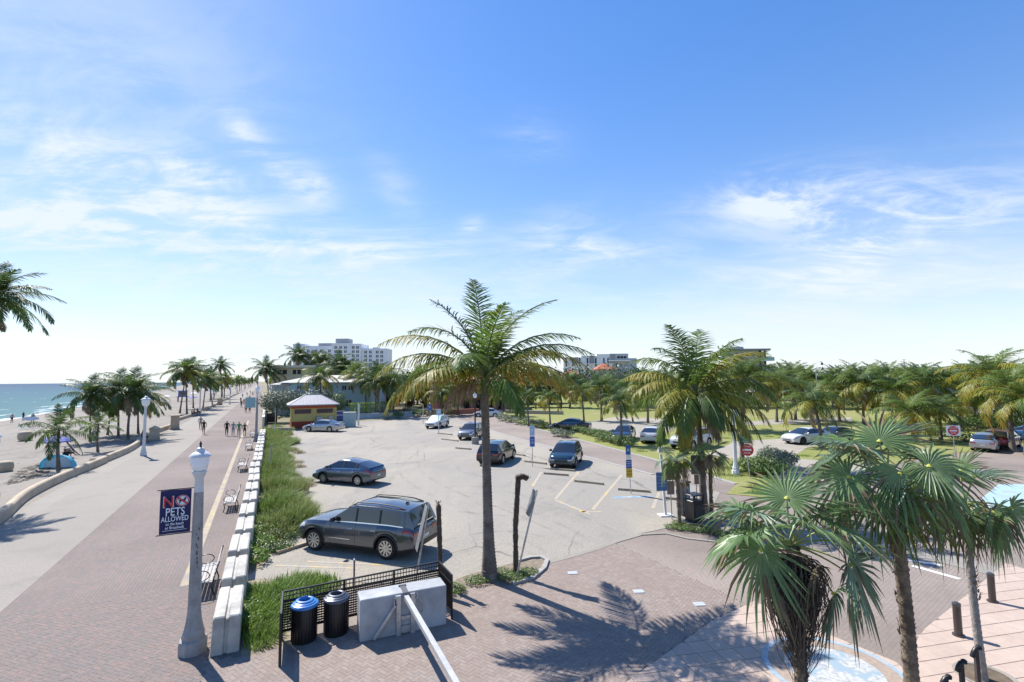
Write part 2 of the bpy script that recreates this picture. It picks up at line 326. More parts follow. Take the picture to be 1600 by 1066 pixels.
M_blue = MAT('worn_blue_paint', (.17, .32, .48), .8, var=.2, sc=5, var2=((.45, .43, .40), 3., .5, .65))
def PX(l, z=0.): return [G(x, y) for x, y in l]
b = MB(); b.sheet([W(-400, -10.7), W(9000, -10.7), W(9000, 9000), W(-400, 9000)][::-1], -.05); struct('ground', b, M_land)
# beach: a real slope down to the water
SH = [(-400, -41), (60, -41), (130, -42), (260, -50), (420, -70), (740, -108), (1200, -150), (9000, -900)]
rows = []
for s in [-400, -100, -40, 0, 15, 30, 45, 60, 80, 100, 130, 170, 210, 260, 330, 420, 560, 740, 950, 1200, 9000]:
    sh = interp(s, SH); rows.append([W(s, -10.6, 0), W(s, -13, .03), W(s, -20, .0), W(s, lerp(-20, sh, .75), -.28), W(s, sh - 2, -.74), W(s, sh - 40, -2.5)])
b = MB(); b.grid(rows); struct('beach_sand', b, M_sand, 60)
def sea():
    m = bpy.data.materials.new('sea_water'); nt, N, L, p = nodes(m)
    p.inputs['Roughness'].default_value = .55; p.inputs['Specular IOR Level'].default_value = .06
    tc = N.new('ShaderNodeTexCoord'); sp = N.new('ShaderNodeSeparateXYZ'); L.new(tc.outputs['Object'], sp.inputs[0])
    def rn(v, a, c, d=0., e=1.):
        r = N.new('ShaderNodeMapRange'); [setattr(r.inputs[i + 1], 'default_value', q) for i, q in enumerate((a, c, d, e))]; L.new(v, r.inputs[0]); return r.outputs[0]
    cr = N.new('ShaderNodeValToRGB'); e = cr.color_ramp.elements; e[0].color = (.075, .17, .18, 1); e[1].color = (.014, .058, .125, 1)
    e.new(.03).color = (.040, .125, .155, 1); e.new(.10).color = (.026, .095, .145, 1); e.new(.3).color = (.018, .07, .13, 1)
    n0 = N.new('ShaderNodeTexNoise'); n0.inputs['Scale'].default_value = .008; n0.inputs['Detail'].default_value = 6; L.new(tc.outputs['Object'], n0.inputs['Vector'])
    ad = N.new('ShaderNodeMath'); ad.operation = 'MULTIPLY_ADD'; L.new(n0.outputs[0], ad.inputs[0]); ad.inputs[1].default_value = 60; L.new(sp.outputs[1], ad.inputs[2])
    L.new(rn(ad.outputs[0], 60, 1500), cr.inputs[0])
    mp = N.new('ShaderNodeMapping'); mp.inputs['Scale'].default_value = (.05, .22, 1); L.new(tc.outputs['Object'], mp.inputs[0])
    nf = N.new('ShaderNodeTexNoise'); nf.inputs['Scale'].default_value = 1; nf.inputs['Detail'].default_value = 8; nf.inputs['Roughness'].default_value = .68; L.new(mp.outputs[0], nf.inputs['Vector'])
    near = rn(sp.outputs[1], 43, 74, .10, -.03); th = N.new('ShaderNodeMath'); th.operation = 'ADD'; L.new(nf.outputs[0], th.inputs[0]); L.new(near, th.inputs[1])
    fo = rn(th.outputs[0], .61, .67); x = N.new('ShaderNodeMix'); x.data_type = 'RGBA'; L.new(fo, x.inputs[0]); L.new(cr.outputs[0], x.inputs[6]); x.inputs[7].default_value = (.72, .74, .74, 1)
    bu = N.new('ShaderNodeBump'); bu.inputs['Distance'].default_value = .5; L.new(nf.outputs[0], bu.inputs['Height'])
    df = N.new('ShaderNodeBsdfDiffuse'); gl = N.new('ShaderNodeBsdfGlossy'); gl.inputs['Roughness'].default_value = .3; ms = N.new('ShaderNodeMixShader'); ms.inputs[0].default_value = .07
    L.new(x.outputs[2], df.inputs[0]); L.new(bu.outputs[0], df.inputs['Normal']); L.new(bu.outputs[0], gl.inputs['Normal']); L.new(df.outputs[0], ms.inputs[1]); L.new(gl.outputs[0], ms.inputs[2]); L.new(ms.outputs[0], N.get('Material Output').inputs[0])
    b = MB(); b.add([(-400, 20, 0), (14000, 20, 0), (14000, 14000, 0), (-400, 14000, 0)], [(0, 1, 2, 3)])
    o = b.build('sea', m, loc=(0, 0, -.7), rz=WROT); tag(o, kind='structure')
sea()
def band(name, s0, s1, t0, t1, z, m): b = MB(); b.sheet([W(s0, t0), W(s0, t1), W(s1, t1), W(s1, t0)], z); return struct(name, b, m)
band('sidewalk', -60, 900, -10.75, -9.55, .0, M_conc)
band('cycle_path', -60, 900, -9.55, -6.25, .0, M_pink)
b = MB(); b.sheet([W(-60, -6.25), W(-60, -.2), W(900, -.2), W(900, -6.25)], 0); struct('broadwalk_paving', b, M_brk)
b = MB(); b.sheet([W(-60, -.2), W(-60, 260), W(21, 260), W(22, 13), W(22, -.2)], -.004); struct('street_paving', b, M_str)
LOTP = [(384, 905), (700, 915), (730, 900), (828, 873), (856, 878), (930, 858), (965, 844), (1005, 833), (1060, 822), (1110, 800), (1125, 770), (1020, 742), (790, 680), (712, 655), (640, 651), (560, 659), (452, 671), (455, 690), (476, 815), (445, 850)]
b = MB(); b.sheet(PX(LOTP), .008); struct('parking_lot', b, M_lot)
b = MB(); b.sheet([W(12.8, -.3), W(12.8, .4), W(17, 3.5), W(22, 3.2), W(72, 4), W(72, -.3)], .004); struct('dune_soil', b, ground_mat('dune_soil', (.38, .34, .27), (.33, .29, .22), (.24, .2, .13), .3, 1.2, 9, .03))
RDP = [(1125, 770), (1020, 742), (790, 680), (712, 655), (640, 651), (660, 641), (735, 641), (780, 655), (1020, 718), (1150, 757), (1135, 772)]
b = MB(); b.sheet(PX(RDP), .004); struct('back_road', b, M_str)
LWP = [(1135, 772), (1150, 757), (1020, 718), (780, 655), (735, 641), (700, 630), (760, 612), (1600, 604), (1900, 630), (1700, 690), (1600, 696), (1450, 714), (1330, 742), (1260, 768), (1200, 778)]
b = MB(); b.sheet(PX(LWP), .014); struct('lawn', b, M_lawn)
M_drv = ground_mat('sandy_drive', (.36, .35, .325), (.40, .38, .34), (.31, .30, .27), .12, .5, 10, .02)
b = MB(); b.sheet(PX([(1100, 712), (1150, 690), (1290, 682), (1310, 690), (1262, 700), (1235, 716), (1300, 722), (1380, 728), (1330, 742), (1262, 766), (1215, 752), (1190, 722)]), .022); struct('driveway', b, M_drv)
b = MB(); b.sheet(PX([(905, 662), (960, 652), (1040, 655), (1055, 672), (1000, 684), (930, 676)]), .022); struct('sand_patch', b, M_drv)
b = MB(); b.sheet(PX([(1120, 665), (1200, 656), (1330, 652), (1330, 659), (1200, 664)]), .022); struct('lawn_path', b, M_drv)
b = MB(); b.sheet(PX([(1380, 640), (1600, 633), (1800, 640), (1800, 660), (1610, 662), (1500, 643)]), .026); struct('far_parking_lot', b, M_drv)
def kerb(name, pts, w=.16, h=.12, m=M_curb):
    b = MB(); P = [Vector(p) for p in pts]; L_, R_ = [], []
    for i, p in enumerate(P):
        d = (P[min(i + 1, len(P) - 1)] - P[max(i - 1, 0)]).normalized(); nrm = Vector((-d.y, d.x, 0)) * w / 2
        L_.append(p + nrm); R_.append(p - nrm)
    up = Vector((0, 0, h)); b.grid([[a, a + up, c + up, c] for a, c in zip(L_, R_)])
    n = len(P) * 4; b.f += [(0, 1, 2, 3), (n - 1, n - 2, n - 3, n - 4)]; b.m += [0, 0]
    return struct(name, b, m, 40)
kerb('kerb', PX([(1150, 757), (1020, 718), (780, 655), (735, 641)]), .3, .05)
kerb('kerb', PX([(1020, 742), (790, 680), (712, 655)]), .3, .035)
kerb('kerb', PX([(800, 914), (832, 905), (850, 890), (855, 877), (845, 872), (828, 873), (810, 878)]), .15, .08)
b = MB(); b.sheet(PX([(712, 906), (735, 917), (790, 915), (832, 905), (850, 890), (855, 877), (828, 873), (780, 886), (735, 898)]), .016); struct('planting_bed', b, flat('bed_soil', (.20, .165, .12), .95, var=.3))
kerb('kerb', PX([(1000, 836), (1040, 834), (1075, 842), (1110, 846), (1180, 852), (1260, 858)]), .16, .03, M_conc)
kerb('kerb', PX([(855, 880), (900, 868), (930, 859), (965, 846), (1000, 836)]), .2, .016, M_conc)
b = MB(); b.sheet(PX([(1260, 838), (1345, 846), (1480, 866), (1600, 897), (1600, 912), (1470, 880), (1340, 856), (1260, 848)]), .006); struct('gutter_strip', b, M_conc)
b = MB(); b.sheet(PX([(1518, 792), (1560, 757), (1640, 757), (1640, 796), (1600, 800)]), .008); struct('blue_parking_paint', b, MAT('pale_blue_paint', (.31, .45, .50), .8, var=.15, var2=((.33, .31, .29), 1.1, .5, .72)))
# yellow and white markings
def stripes(name, segs, w, z, m, kind='structure'):
    b = MB()
    for p, q in segs:
        p, q = Vector(p), Vector(q); d = (q - p).normalized(); nrm = Vector((-d.y, d.x, 0)) * w / 2
        b.add([(v.x, v.y, z) for v in (p + nrm, p - nrm, q - nrm, q + nrm)], [(0, 1, 2, 3)])
    return tag(b.build(name, m), kind=kind)
def seg(*l): return [(G(l[i], l[i + 1]), G(l[i + 2], l[i + 3])) for i in range(0, len(l), 4)]
band('yellow_stripe', 14.2, 90, -2.12, -1.88, .003, M_ylw2)
stripes('bay_line', seg(926, 797, 972, 742, 868, 780, 905, 737, 868, 782, 922, 804, 832, 760, 846, 738, 1020, 795, 1030, 770, 940, 800, 905, 800), .17, .013, M_yel)
stripes('bay_line', seg(480, 878, 640, 885, 430, 884, 560, 889, 455, 862, 475, 852), .12, .013, M_yel)
stripes('bay_line', seg(668, 700, 700, 694, 690, 703, 735, 702, 640, 690, 668, 688, 720, 706, 752, 705), .12, .013, M_yel)
stripes('bay_line', seg(958, 778, 1018, 776), .28, .013, M_blue)
stripes('stop_line', seg(1380, 869, 1474, 884, 1425, 884, 1500, 905), .2, .004, M_wht)
def tyre_marks():
    m = bpy.data.materials.new('tyre_mark'); nt, N, L, p = nodes(m); p.inputs['Base Color'].default_value = (.10, .095, .09, 1); p.inputs['Roughness'].default_value = .9
    tc = N.new('ShaderNodeTexCoord'); t = N.new('ShaderNodeTexNoise'); t.inputs['Scale'].default_value = .9; t.inputs['Detail'].default_value = 9; L.new(tc.outputs['Object'], t.inputs['Vector']); r = N.new('ShaderNodeMapRange'); r.inputs[1].default_value = .42; r.inputs[2].default_value = .75; r.inputs[4].default_value = .15; L.new(t.outputs[0], r.inputs[0]); L.new(r.outputs[0], p.inputs['Alpha'])
    b = MB()
    for pts in (((905, 872), (800, 815), (690, 770), (640, 735), (640, 700)), ((960, 846), (860, 800), (740, 765), (600, 772)), ((880, 868), (800, 840), (720, 850), (640, 880)), ((620, 690), (560, 720), (530, 750)), ((900, 760), (850, 790), (800, 800), (700, 790)), ((700, 680), (650, 700), (600, 740), (560, 800))):
        P = [G(*q) for q in pts]
        for off in (-.75, .75):
            rows = []
            for i in range(len(P) * 4 - 3):
                k, f_ = divmod(i, 4); f_ /= 4; a0 = P[max(k - 1, 0)]; a1 = P[k]; a2 = P[min(k + 1, len(P) - 1)]; a3 = P[min(k + 2, len(P) - 1)]
                q = .5 * (2 * a1 + (a2 - a0) * f_ + (2 * a0 - 5 * a1 + 4 * a2 - a3) * f_ ** 2 + (3 * a1 - a0 - 3 * a2 + a3) * f_ ** 3); rows.append(q)
            R_ = []
            for i, q in enumerate(rows):
                d = (rows[min(i + 1, len(rows) - 1)] - rows[max(i - 1, 0)]).normalized(); n_ = Vector((-d.y, d.x, 0)); R_.append([(q + n_ * (off + .11)).to_tuple()[:2] + (.0105 + .0004 * len(b.v) % .002,), (q + n_ * (off - .11)).to_tuple()[:2] + (.0105 + .0004 * len(b.v) % .002,)])
            b.grid(R_)
    tag(b.build('tyre_mark', m), kind='structure')
tyre_marks()
# square concrete tiles of the two corner islands, the round mosaic
ISL_L = [G(930, 1110), G(968, 1074), G(1111, 972), G(1178, 940), G(1290, 990), G(1400, 1035), G(1445, 1075), G(1440, 1120)]
ISL_R = [G(1452, 1110), G(1450, 1076), G(1410, 1034), G(1445, 983), G(1572, 880), G(1600, 889), G(1700, 920), G(1700, 1110)]
def inside(p, poly):
    c = False; n = len(poly)
    for i in range(n):
        a, d = poly[i], poly[i - 1]
        if (a[1] > p[1]) != (d[1] > p[1]) and p[0] < (d[0] - a[0]) * (p[1] - a[1]) / (d[1] - a[1]) + a[0]: c = not c
    return c
M_tj = flat('tile_joint', (.17, .145, .13), .9)
M_tile = piece_mat('pink_tile', [(.47, .385, .345), (.52, .43, .385), (.55, .46, .415)], 5, .10)
M_tan = piece_mat('tan_tile', [(.40, .315, .255), (.44, .35, .285)], 6, .12)
CEN = G(1303, 1048)
def clip_poly(poly, x0, x1, y0, y1):
    def cl(p, ins, cut):
        o = []
        for i in range(len(p)):
            a, c = p[i - 1], p[i]
            if ins(c):
                if not ins(a): o.append(cut(a, c))
                o.append(c)
            elif ins(a): o.append(cut(a, c))
        return o
    def cx(k): return lambda a, c: (k, a[1] + (c[1] - a[1]) * (k - a[0]) / (c[0] - a[0]))
    def cy(k): return lambda a, c: (a[0] + (c[0] - a[0]) * (k - a[1]) / (c[1] - a[1]), k)
    for ins, cut in ((lambda q: q[0] >= x0, cx(x0)), (lambda q: q[0] <= x1, cx(x1)), (lambda q: q[1] >= y0, cy(y0)), (lambda q: q[1] <= y1, cy(y1))):
        poly = cl(poly, ins, cut)
        if not poly: return []
    return poly
def island(name, poly, ang, size, hole=0.):
    b = MB(); b.sheet(poly[::-1] if sum((poly[i][0] - poly[i - 1][0]) * (poly[i][1] + poly[i - 1][1]) for i in range(len(poly))) < 0 else poly, .002)
    root = struct(name, b, M_tj); c, s = math.cos(ang), math.sin(ang)
    loc = [(p[0] * c + p[1] * s, -p[0] * s + p[1] * c) for p in poly]
    xs, ys = [p[0] for p in loc], [p[1] for p in loc]; g = .006; full = MB(); full.box((0, 0, -.004), (size - 2 * g, size - 2 * g, .03)); fm = full.mesh('tile', M_tile, bevel=.006)
    for i in range(int(min(xs) // size), int(max(xs) // size) + 1):
        for j in range(int(min(ys) // size), int(max(ys) // size) + 1):
            q = clip_poly(loc, i * size + g, (i + 1) * size - g, j * size + g, (j + 1) * size - g)
            if len(q) < 3: continue
            ar = abs(sum(q[k - 1][0] * q[k][1] - q[k][0] * q[k - 1][1] for k in range(len(q)))) / 2
            if ar < .01: continue
            cx_, cy_ = (i + .5) * size, (j + .5) * size; wx, wy = cx_ * c - cy_ * s, cx_ * s + cy_ * c
            if hole and math.hypot(wx - CEN.x, wy - CEN.y) < hole: continue
            if ar > .97 * (size - 2 * g) ** 2:
                o = link('tile', fm, root); o.location = (wx, wy, 0); o.rotation_euler = (RN.gauss(0, .003), RN.gauss(0, .003), ang)
            else:
                m = MB(); m.prism([(p[0] - cx_, p[1] - cy_) for p in (q if sum(q[k - 1][0] * q[k][1] - q[k][0] * q[k - 1][1] for k in range(len(q))) > 0 else q[::-1])], -.02, .011)
                o = m.build('tile', M_tile, root, (wx, wy, 0), ang)
    return root
island('tiled_corner', ISL_L, rad(12), .46, 1.1)
island('tiled_corner', ISL_R, rad(12), .46)
def disc(name, r0_, r1_, z, m, n=64):
    b = MB(); a = [(CEN.x + r0_ * math.cos(i * 2 * math.pi / n), CEN.y + r0_ * math.sin(i * 2 * math.pi / n), z) for i in range(n)]
    e = [(CEN.x + r1_ * math.cos(i * 2 * math.pi / n), CEN.y + r1_ * math.sin(i * 2 * math.pi / n), z) for i in range(n)]
    if r0_ > 0: b.add(a + e, [(i, n + i, n + (i + 1) % n, (i + 1) % n) for i in range(n)])
    else: b.add(e, [tuple(range(n))])
    return struct(name, b, m)
disc('mosaic_border', 0, 1.30, .014, flat('tan_paver', (.32, .255, .205), .85, var=.2, sc=9))
disc('mosaic_ring', 1.24, 1.37, .017, MAT('blue_mosaic', (.24, .35, .44), .6, var=.35, sc=22, var2=((.40, .40, .39), 2., .45, .65)))
disc('mosaic_field', 0, .92, .017, MAT('pale_mosaic', (.42, .43, .43), .6, var=.4, sc=11, var2=((.27, .35, .40), 2.2, .5, .56)))
# herringbone bricks laid one by one near the camera
M_bk = piece_mat('brick_paver', BRK, 16, .2)
M_bk2 = piece_mat('street_paver', [(.245, .208, .195), (.30, .255, .238), (.275, .23, .214), (.325, .28, .262), (.265, .25, .242)], 16, .11)
M_bj = flat('brick_joint', (.165, .148, .138), .95, var=.2)
LOTW = PX(LOTP); OBST = [LOTW, ISL_L, ISL_R]
def px_of(p):
    v = np.array((p[0], p[1], 0.)) - np.array((0, 0, H)); q = v @ fw
    return 800 + F * (v @ CR) / q, 533 - F * (v @ CU) / q, q
def bricks(name, region, mat, ang, near_max, host, zbase):
    b = MB(); b.sheet(region, zbase); root = struct(host, b, M_bj); c, s = math.cos(ang), math.sin(ang)
    loc = [(p[0] * c + p[1] * s, -p[0] * s + p[1] * c) for p in region]; xs, ys = [p[0] for p in loc], [p[1] for p in loc]
    u = .1; lst = []
    for i in range(int(min(xs) / u) - 3, int(max(xs) / u) + 3):
        for j in range(int(min(ys) / u) - 3, int(max(ys) / u) + 3):
            k = (i - j) % 4
            if k == 0: cx_, cy_, h = (i + 1) * u, (j + .5) * u, 1
            elif k == 3: cx_, cy_, h = (i + .5) * u, (j + 1) * u, 0
            else: continue
            wx, wy = cx_ * c - cy_ * s, cx_ * s + cy_ * c
            if not inside((wx, wy), region) or any(inside((wx, wy), q) for q in OBST): continue
            if math.hypot(wx - CEN.x, wy - CEN.y) < 1.4: continue
            X, Y, D = px_of((wx, wy))
            if D < 3 or X < -40 or X > 1640 or Y > 1110: continue
            lst.append((D, wx, wy, h))
    lst.sort(); g = .004
    one = MB(); one.box((0, 0, 0), (2 * u - g, u - g, .012)); om = one.mesh('brick', mat)
    rest = MB()
    for n, (D, wx, wy, h) in enumerate(lst):
        z = zbase + RN.uniform(.0005, .003); a = ang + (0 if h else math.pi / 2)
        if n < near_max:
            o = link('brick', om, root); o.location = (wx, wy, z); o.rotation_euler = (RN.gauss(0, .006), RN.gauss(0, .006), a)
        else: rest.box((wx, wy, z), (2 * u - g, u - g, .012), a + RN.gauss(0, .01))
    tag(rest.build('brick_field', mat, root), kind='stuff')
    return len(lst)
nb1 = bricks('brick', [W(7.5, -6.2), W(7.5, -1.02), W(18.5, -1.02), W(18.5, -6.2)], M_bk, WROT + rad(45), 280, 'broadwalk_bricks', .003)
nb2 = bricks('brick', [W(7.5, -1.0), W(7.5, 12), W(16, 12), W(16, 5.0), W(13.6, 4.6), W(13.2, -.3), W(13.5, -1.0)], M_bk2, rad(45 + 8), 280, 'plaza_bricks', .001)
b = MB()
for x, y in ((895, 896), (998, 925), (1093, 945)):
    p = G(x, y); q = MB(); q.box((0, 0, 0), (.30, .22, .03)); q.build('ground_plate', flat('ground_light_glass', (.42, .45, .50), .4), loc=(p.x, p.y, .012), rz=.1, bevel=.005)
for o, l in zip([o for o in COL.objects if o.name.startswith('ground_plate')], ('pale square ground light set in the brick nearest the kerb island', 'pale square ground light in the brick under the middle palm shadow frond', 'pale square ground light in the brick beside the pink tiles')): tag(o, l, 'ground light', 'ground lights set in the brick paving')
# ------------------------------------------------------------------ palms
WIND = np.array([.93, -.30, 0.])
def leafmat(name, col, col2, tr=.40, rough=.5, spec=.3):
    return MAT(name, col, rough, var=.25, sc=2.2, spec=spec, rnd=.22, var2=(col2, .9, .42, .7), tr=tr)
M_fr = leafmat('coconut_green', (.105, .175, .032), (.16, .20, .04))
M_frd = leafmat('coconut_dark_green', (.062, .112, .03), (.09, .135, .035))
M_fry = leafmat('coconut_yellow_green', (.25, .26, .04), (.34, .27, .04))
M_fro = leafmat('coconut_ochre', (.38, .26, .045), (.33, .19, .06))
M_frb = leafmat('coconut_dead', (.26, .20, .13), (.33, .26, .18), .15)
M_rach = flat('frond_stalk', (.30, .29, .08), .5); M_rachd = flat('frond_stalk_green', (.13, .15, .05), .5); M_rachb = flat('frond_stalk_dry', (.25, .17, .09), .7)
M_trk = MAT('palm_bark', (.125, .105, .088), .9, var=.3, sc=7, bump=.02, bsc=14, var2=((.20, .175, .15), 2.5, .45, .65))
M_coco = flat('coconut_husk', (.25, .22, .06), .6, var=.3)
def vnorm(a): return a / np.maximum(np.linalg.norm(a, axis=-1, keepdims=True), 1e-9)
def frond(name, mats, L=4., az=0., el=1.0, droop=1.5, wk=.35, n=40, ll=.75, lw=.045, hang=.8, seed=0, curl=0.):
    """One pinnate leaf, base at the origin, already turned to its compass direction so the wind bends all of them alike."""
    g = np.random.default_rng(seed); K = 15
    P = [np.zeros(3)]; T = []
    for k in range(K):
        t = k / (K - 1); e = el - droop * t ** 1.25; a = az + curl * t
        d = np.array([math.cos(a) * math.cos(e), math.sin(a) * math.cos(e), math.sin(e)]) + WIND * wk * t
        d /= np.linalg.norm(d); T.append(d); P.append(P[-1] + d * L / K)
    P = np.array(P[:K]); T = np.array(T)
    mb = MB(); mb.mi = 1
    mb.tube([tuple(p) for p in P[::2]] + [tuple(P[-1])], [lerp(.045, .006, i / 8) * (L / 4) ** .5 for i in range(len(P[::2]) + 1)], 5, False)
    V, Fc = [], []
    ts = np.linspace(.13, .985, n) + g.normal(0, .003, n)
    for sgn in (-1, 1):
        for t in ts:
            x = min(t, .999) * (K - 1); i = int(x); f = x - i
            p = P[i] * (1 - f) + P[min(i + 1, K - 1)] * f; tt = T[i] * (1 - f) + T[min(i + 1, K - 1)] * f; tt /= np.linalg.norm(tt)
            s = np.cross(tt, (0, 0, 1)); s /= np.linalg.norm(s) + 1e-6; up = np.cross(s, tt)
            l = ll * (.42 + .58 * math.sin(math.pi * min(1, .12 + .95 * t)) ** .8) * g.uniform(.82, 1.1) * (1 if t < .85 else lerp(1, .55, (t - .85) / .15))
            d = s * sgn * lerp(1.0, .62, t) + tt * lerp(.38, .85, t) + up * g.normal(.16, .14); d /= np.linalg.norm(d)
            wv = np.cross(d, up); wv /= np.linalg.norm(wv) + 1e-6
            w = lw * g.uniform(.8, 1.15); hg = hang * g.uniform(.6, 1.35)
            q = p; b0 = len(V)
            for m_, (fr, wm) in enumerate(((0, .45), (.3, 1.), (.68, .72), (1., 0.))):
                if m_:
                    dd = d + np.array([0, 0, -1]) * hg * fr + WIND * .28 * fr; dd /= np.linalg.norm(dd); q = q + dd * l * (fr - pf)
                pf = fr
                if wm: V += [tuple(q - wv * w * wm), tuple(q + wv * w * wm)]
                else: V.append(tuple(q))
            Fc += [(b0, b0 + 1, b0 + 3, b0 + 2), (b0 + 2, b0 + 3, b0 + 5, b0 + 4), (b0 + 4, b0 + 5, b0 + 6)]
    mb.mi = 0; mb.add(V, Fc)
    return mb.mesh(name, mats)
KIND = {'g': [M_fr, M_rachd], 'd': [M_frd, M_rachd], 'y': [M_fry, M_rach], 'o': [M_fro, M_rach], 'b': [M_frb, M_rachb]}
def crown_set(seed, n, L, pal, fine, wk=.35, droop=1., young=.5):
    """n fronds from nearly upright in the middle to hanging at the skirt"""
    g = random.Random(seed); out = []
    for i in range(n):
        f = (i + .5) / n; az = i * 2.39996 + g.uniform(-.25, .25)
        el = lerp(1.42, -.42, f ** .9) + g.uniform(-.12, .12)
        dr = droop * lerp(.75, 1.15, min(1, f * 1.6)) * g.uniform(.85, 1.2)
        c = pal[min(len(pal) - 1, int(f * len(pal)))]
        ln = L * lerp(.78, 1.05, min(1, f * 2)) * g.uniform(.88, 1.08)
        if c == 'b': ln *= .75; dr *= 1.3
        out.append((frond('frond', KIND[c], ln, az, el, dr, wk, fine[0], fine[1] * ln / 4, fine[2], lerp(.5, 1.9, f) * g.uniform(.6, 1.3), seed * 100 + i), c))
    return out
def trunk_mb(base, hub, r0_, r1_, rings=40, bulge=1.6, n=10, bow=.0, seed=0):
    """leaf-scar rings as real ridges; base swollen"""
    g = random.Random(seed); base, hub = Vector(base), Vector(hub); d = hub - base; side = Vector((-d.y, d.x, 0)); side = side.normalized() if side.length > .05 else Vector((1, 0, 0))
    path, rr = [], []
    for i in range(rings * 2 + 1):
        t = i / (rings * 2); p = base + Vector((d.x * t ** 1.35, d.y * t ** 1.35, d.z * t)) + side * bow * math.sin(math.pi * t)
        r = lerp(r0_, r1_, t ** .7) + (bulge - 1) * r0_ * math.exp(-t * 9)
        path.append(p); rr.append(r * (1.06 if i % 2 else .945) * g.uniform(.98, 1.02))
    m = MB(); m.tube(path, rr, n); return m
def palm(name, label, base, hubz, lean=(0, 0), crown=None, scale=1., r=.16, group=None, cat='palm tree', bow=.1, rings=40, nuts=0, seed=0, bulge=1.6, tm=None, rz=0., cz=1.):
    root = thing(name, label, cat, base, 0, group); hub = Vector((lean[0], lean[1], hubz))
    trunk_mb((0, 0, -.05), hub, r, r * .68, rings, bulge, 12, bow, seed).build('trunk', tm or M_trk, root, smooth=60)
    for me, c in crown:
        o = link('frond', me, root, hub, rz); o.scale = (scale, scale, scale * cz)
    g = random.Random(seed)
    for i in range(nuts):
        a = g.uniform(0, 6.28); m = MB(); m.lathe([(0.01, -.13), (.085, -.07), (.11, .0), (.08, .08), (.02, .12)], 8, Vector((math.cos(a) * .26, math.sin(a) * .26, -.25 - g.uniform(0, .25))) + hub)
        m.build('coconut', M_coco, root, smooth=60)
    return root
FN = (60, .98, .027)     # leaflets a side, leaflet length, half width for the two nearest palms
def main_crown():
    # compass direction (deg from +X), start elevation, droop, length, colour: read off the photograph
    L = [(115, 1.45, .7, 4.4, 'g'), (15, 1.3, 1.15, 4.4, 'g'), (165, 1.3, .95, 3.9, 'd'), (172, 1.22, 1.7, 3.9, 'g'), (60, 1.2, .9, 4.0, 'd'), (-70, 1.25, .9, 3.4, 'g'),
         (8, .98, 1.45, 4.3, 'g'), (-6, .78, 1.45, 4.5, 'g'), (40, .75, 1.3, 4.2, 'd'), (-18, .72, 1.75, 4.6, 'y'), (-40, .55, 1.6, 4.0, 'y'), (184, .92, 1.5, 4.5, 'y'), (197, .66, 1.6, 4.5, 'y'), (150, .6, 1.5, 4.2, 'g'), (222, .45, 1.55, 3.9, 'y'),
         (-105, .7, 1.5, 3.6, 'g'), (95, .55, 1.4, 4.0, 'd'), (14, .36, 1.5, 3.9, 'o'), (176, .36, 1.5, 3.9, 'o'), (178, -.1, 1.1, 1.9, 'b'), (203, .42, 1.75, 4.4, 'y'), (-10, .48, 1.8, 4.5, 'y'), (-65, .2, 1.5, 3.4, 'g')]
    out = []
    for i, (az, el, dr, ln, c) in enumerate(L):
        out.append((frond('frond', KIND[c], ln, rad(az), el, dr, .10, FN[0], FN[1] * lerp(.85, 1.05, 1 - abs(el) / 1.6), FN[2], lerp(2.2, .5, max(0, min(1, el / 1.25))), 500 + i), c))
    return out
def second_crown():
    L = [(70, 1.4, 1.0, 3.7, 'g'), (-150, 1.35, .9, 3.5, 'd'), (20, 1.2, 1.0, 3.7, 'g'), (120, 1.2, 1.3, 3.6, 'd'), (160, 1.1, 1.5, 3.9, 'g'), (-30, 1.15, 1.5, 3.6, 'y'), (-80, 1.2, 1.3, 3.2, 'g'), (45, .8, 1.4, 3.9, 'd'),
         (175, .75, 1.3, 3.9, 'y'), (195, .55, 1.4, 4.0, 'y'), (215, .35, 1.5, 3.9, 'y'), (235, .1, 1.5, 3.8, 'g'), (150, .3, 1.4, 3.8, 'g'), (-15, .6, 1.4, 3.9, 'g'),
         (5, .35, 1.5, 4.0, 'g'), (-40, .2, 1.6, 4.0, 'y'), (-65, -.1, 1.35, 3.9, 'y'), (-20, -.15, 1.4, 3.9, 'd'), (-95, .1, 1.4, 3.6, 'd'), (200, -.25, 1.2, 3.7, 'g'), (225, -.5, 1.0, 3.5, 'y'), 
         (-45, -.5, 1.0, 3.4, 'd'), (-75, -.7, .8, 2.6, 'b'), (210, -.75, .7, 2.6, 'o')]
    return [(frond('frond', KIND[c], ln * (1.16 if el > 1.1 else 1.), rad(az), el, dr, .14, 54, 1.08, .035, lerp(2.5, .6, max(0, min(1, el / 1.4))), 700 + i), c) for i, (az, el, dr, ln, c) in enumerate(L)]
MID = (44, 1.0, .032)
C1 = crown_set(1, 23, 4.1, 'dggdgydyyb', MID, .4, 1.35)
C2 = crown_set(2, 21, 4.1, 'gdgdgydyb', MID, .35, 1.5)
C3 = crown_set(3, 22, 4.0, 'ggdggyyyo', MID, .3, 1.35)
C4 = crown_set(4, 24, 3.8, 'ddddddddgb', MID, .55, 1.25)       # sea side, wind-blown and dark
C5 = crown_set(5, 9, 2.6, 'ddgdg', MID, .5, .8)                # young feather-duster
C7 = crown_set(17, 12, 3.6, 'ddgdggdd', MID, .25, .95)
C6 = crown_set(6, 24, 4.2, 'gggyygyygo', MID, .3, 1.4)
p0 = G(765, 905)
palm('coconut_palm', 'tall coconut palm with golden lower fronds in the kerb island before the lot', p0, 6.25, (AT(757, 618, p0.y).x - p0.x, .05), main_crown(), scale=.93, r=.175, rings=62, nuts=6, bow=.05, seed=3, bulge=1.75)
p1 = G(1100, 802)
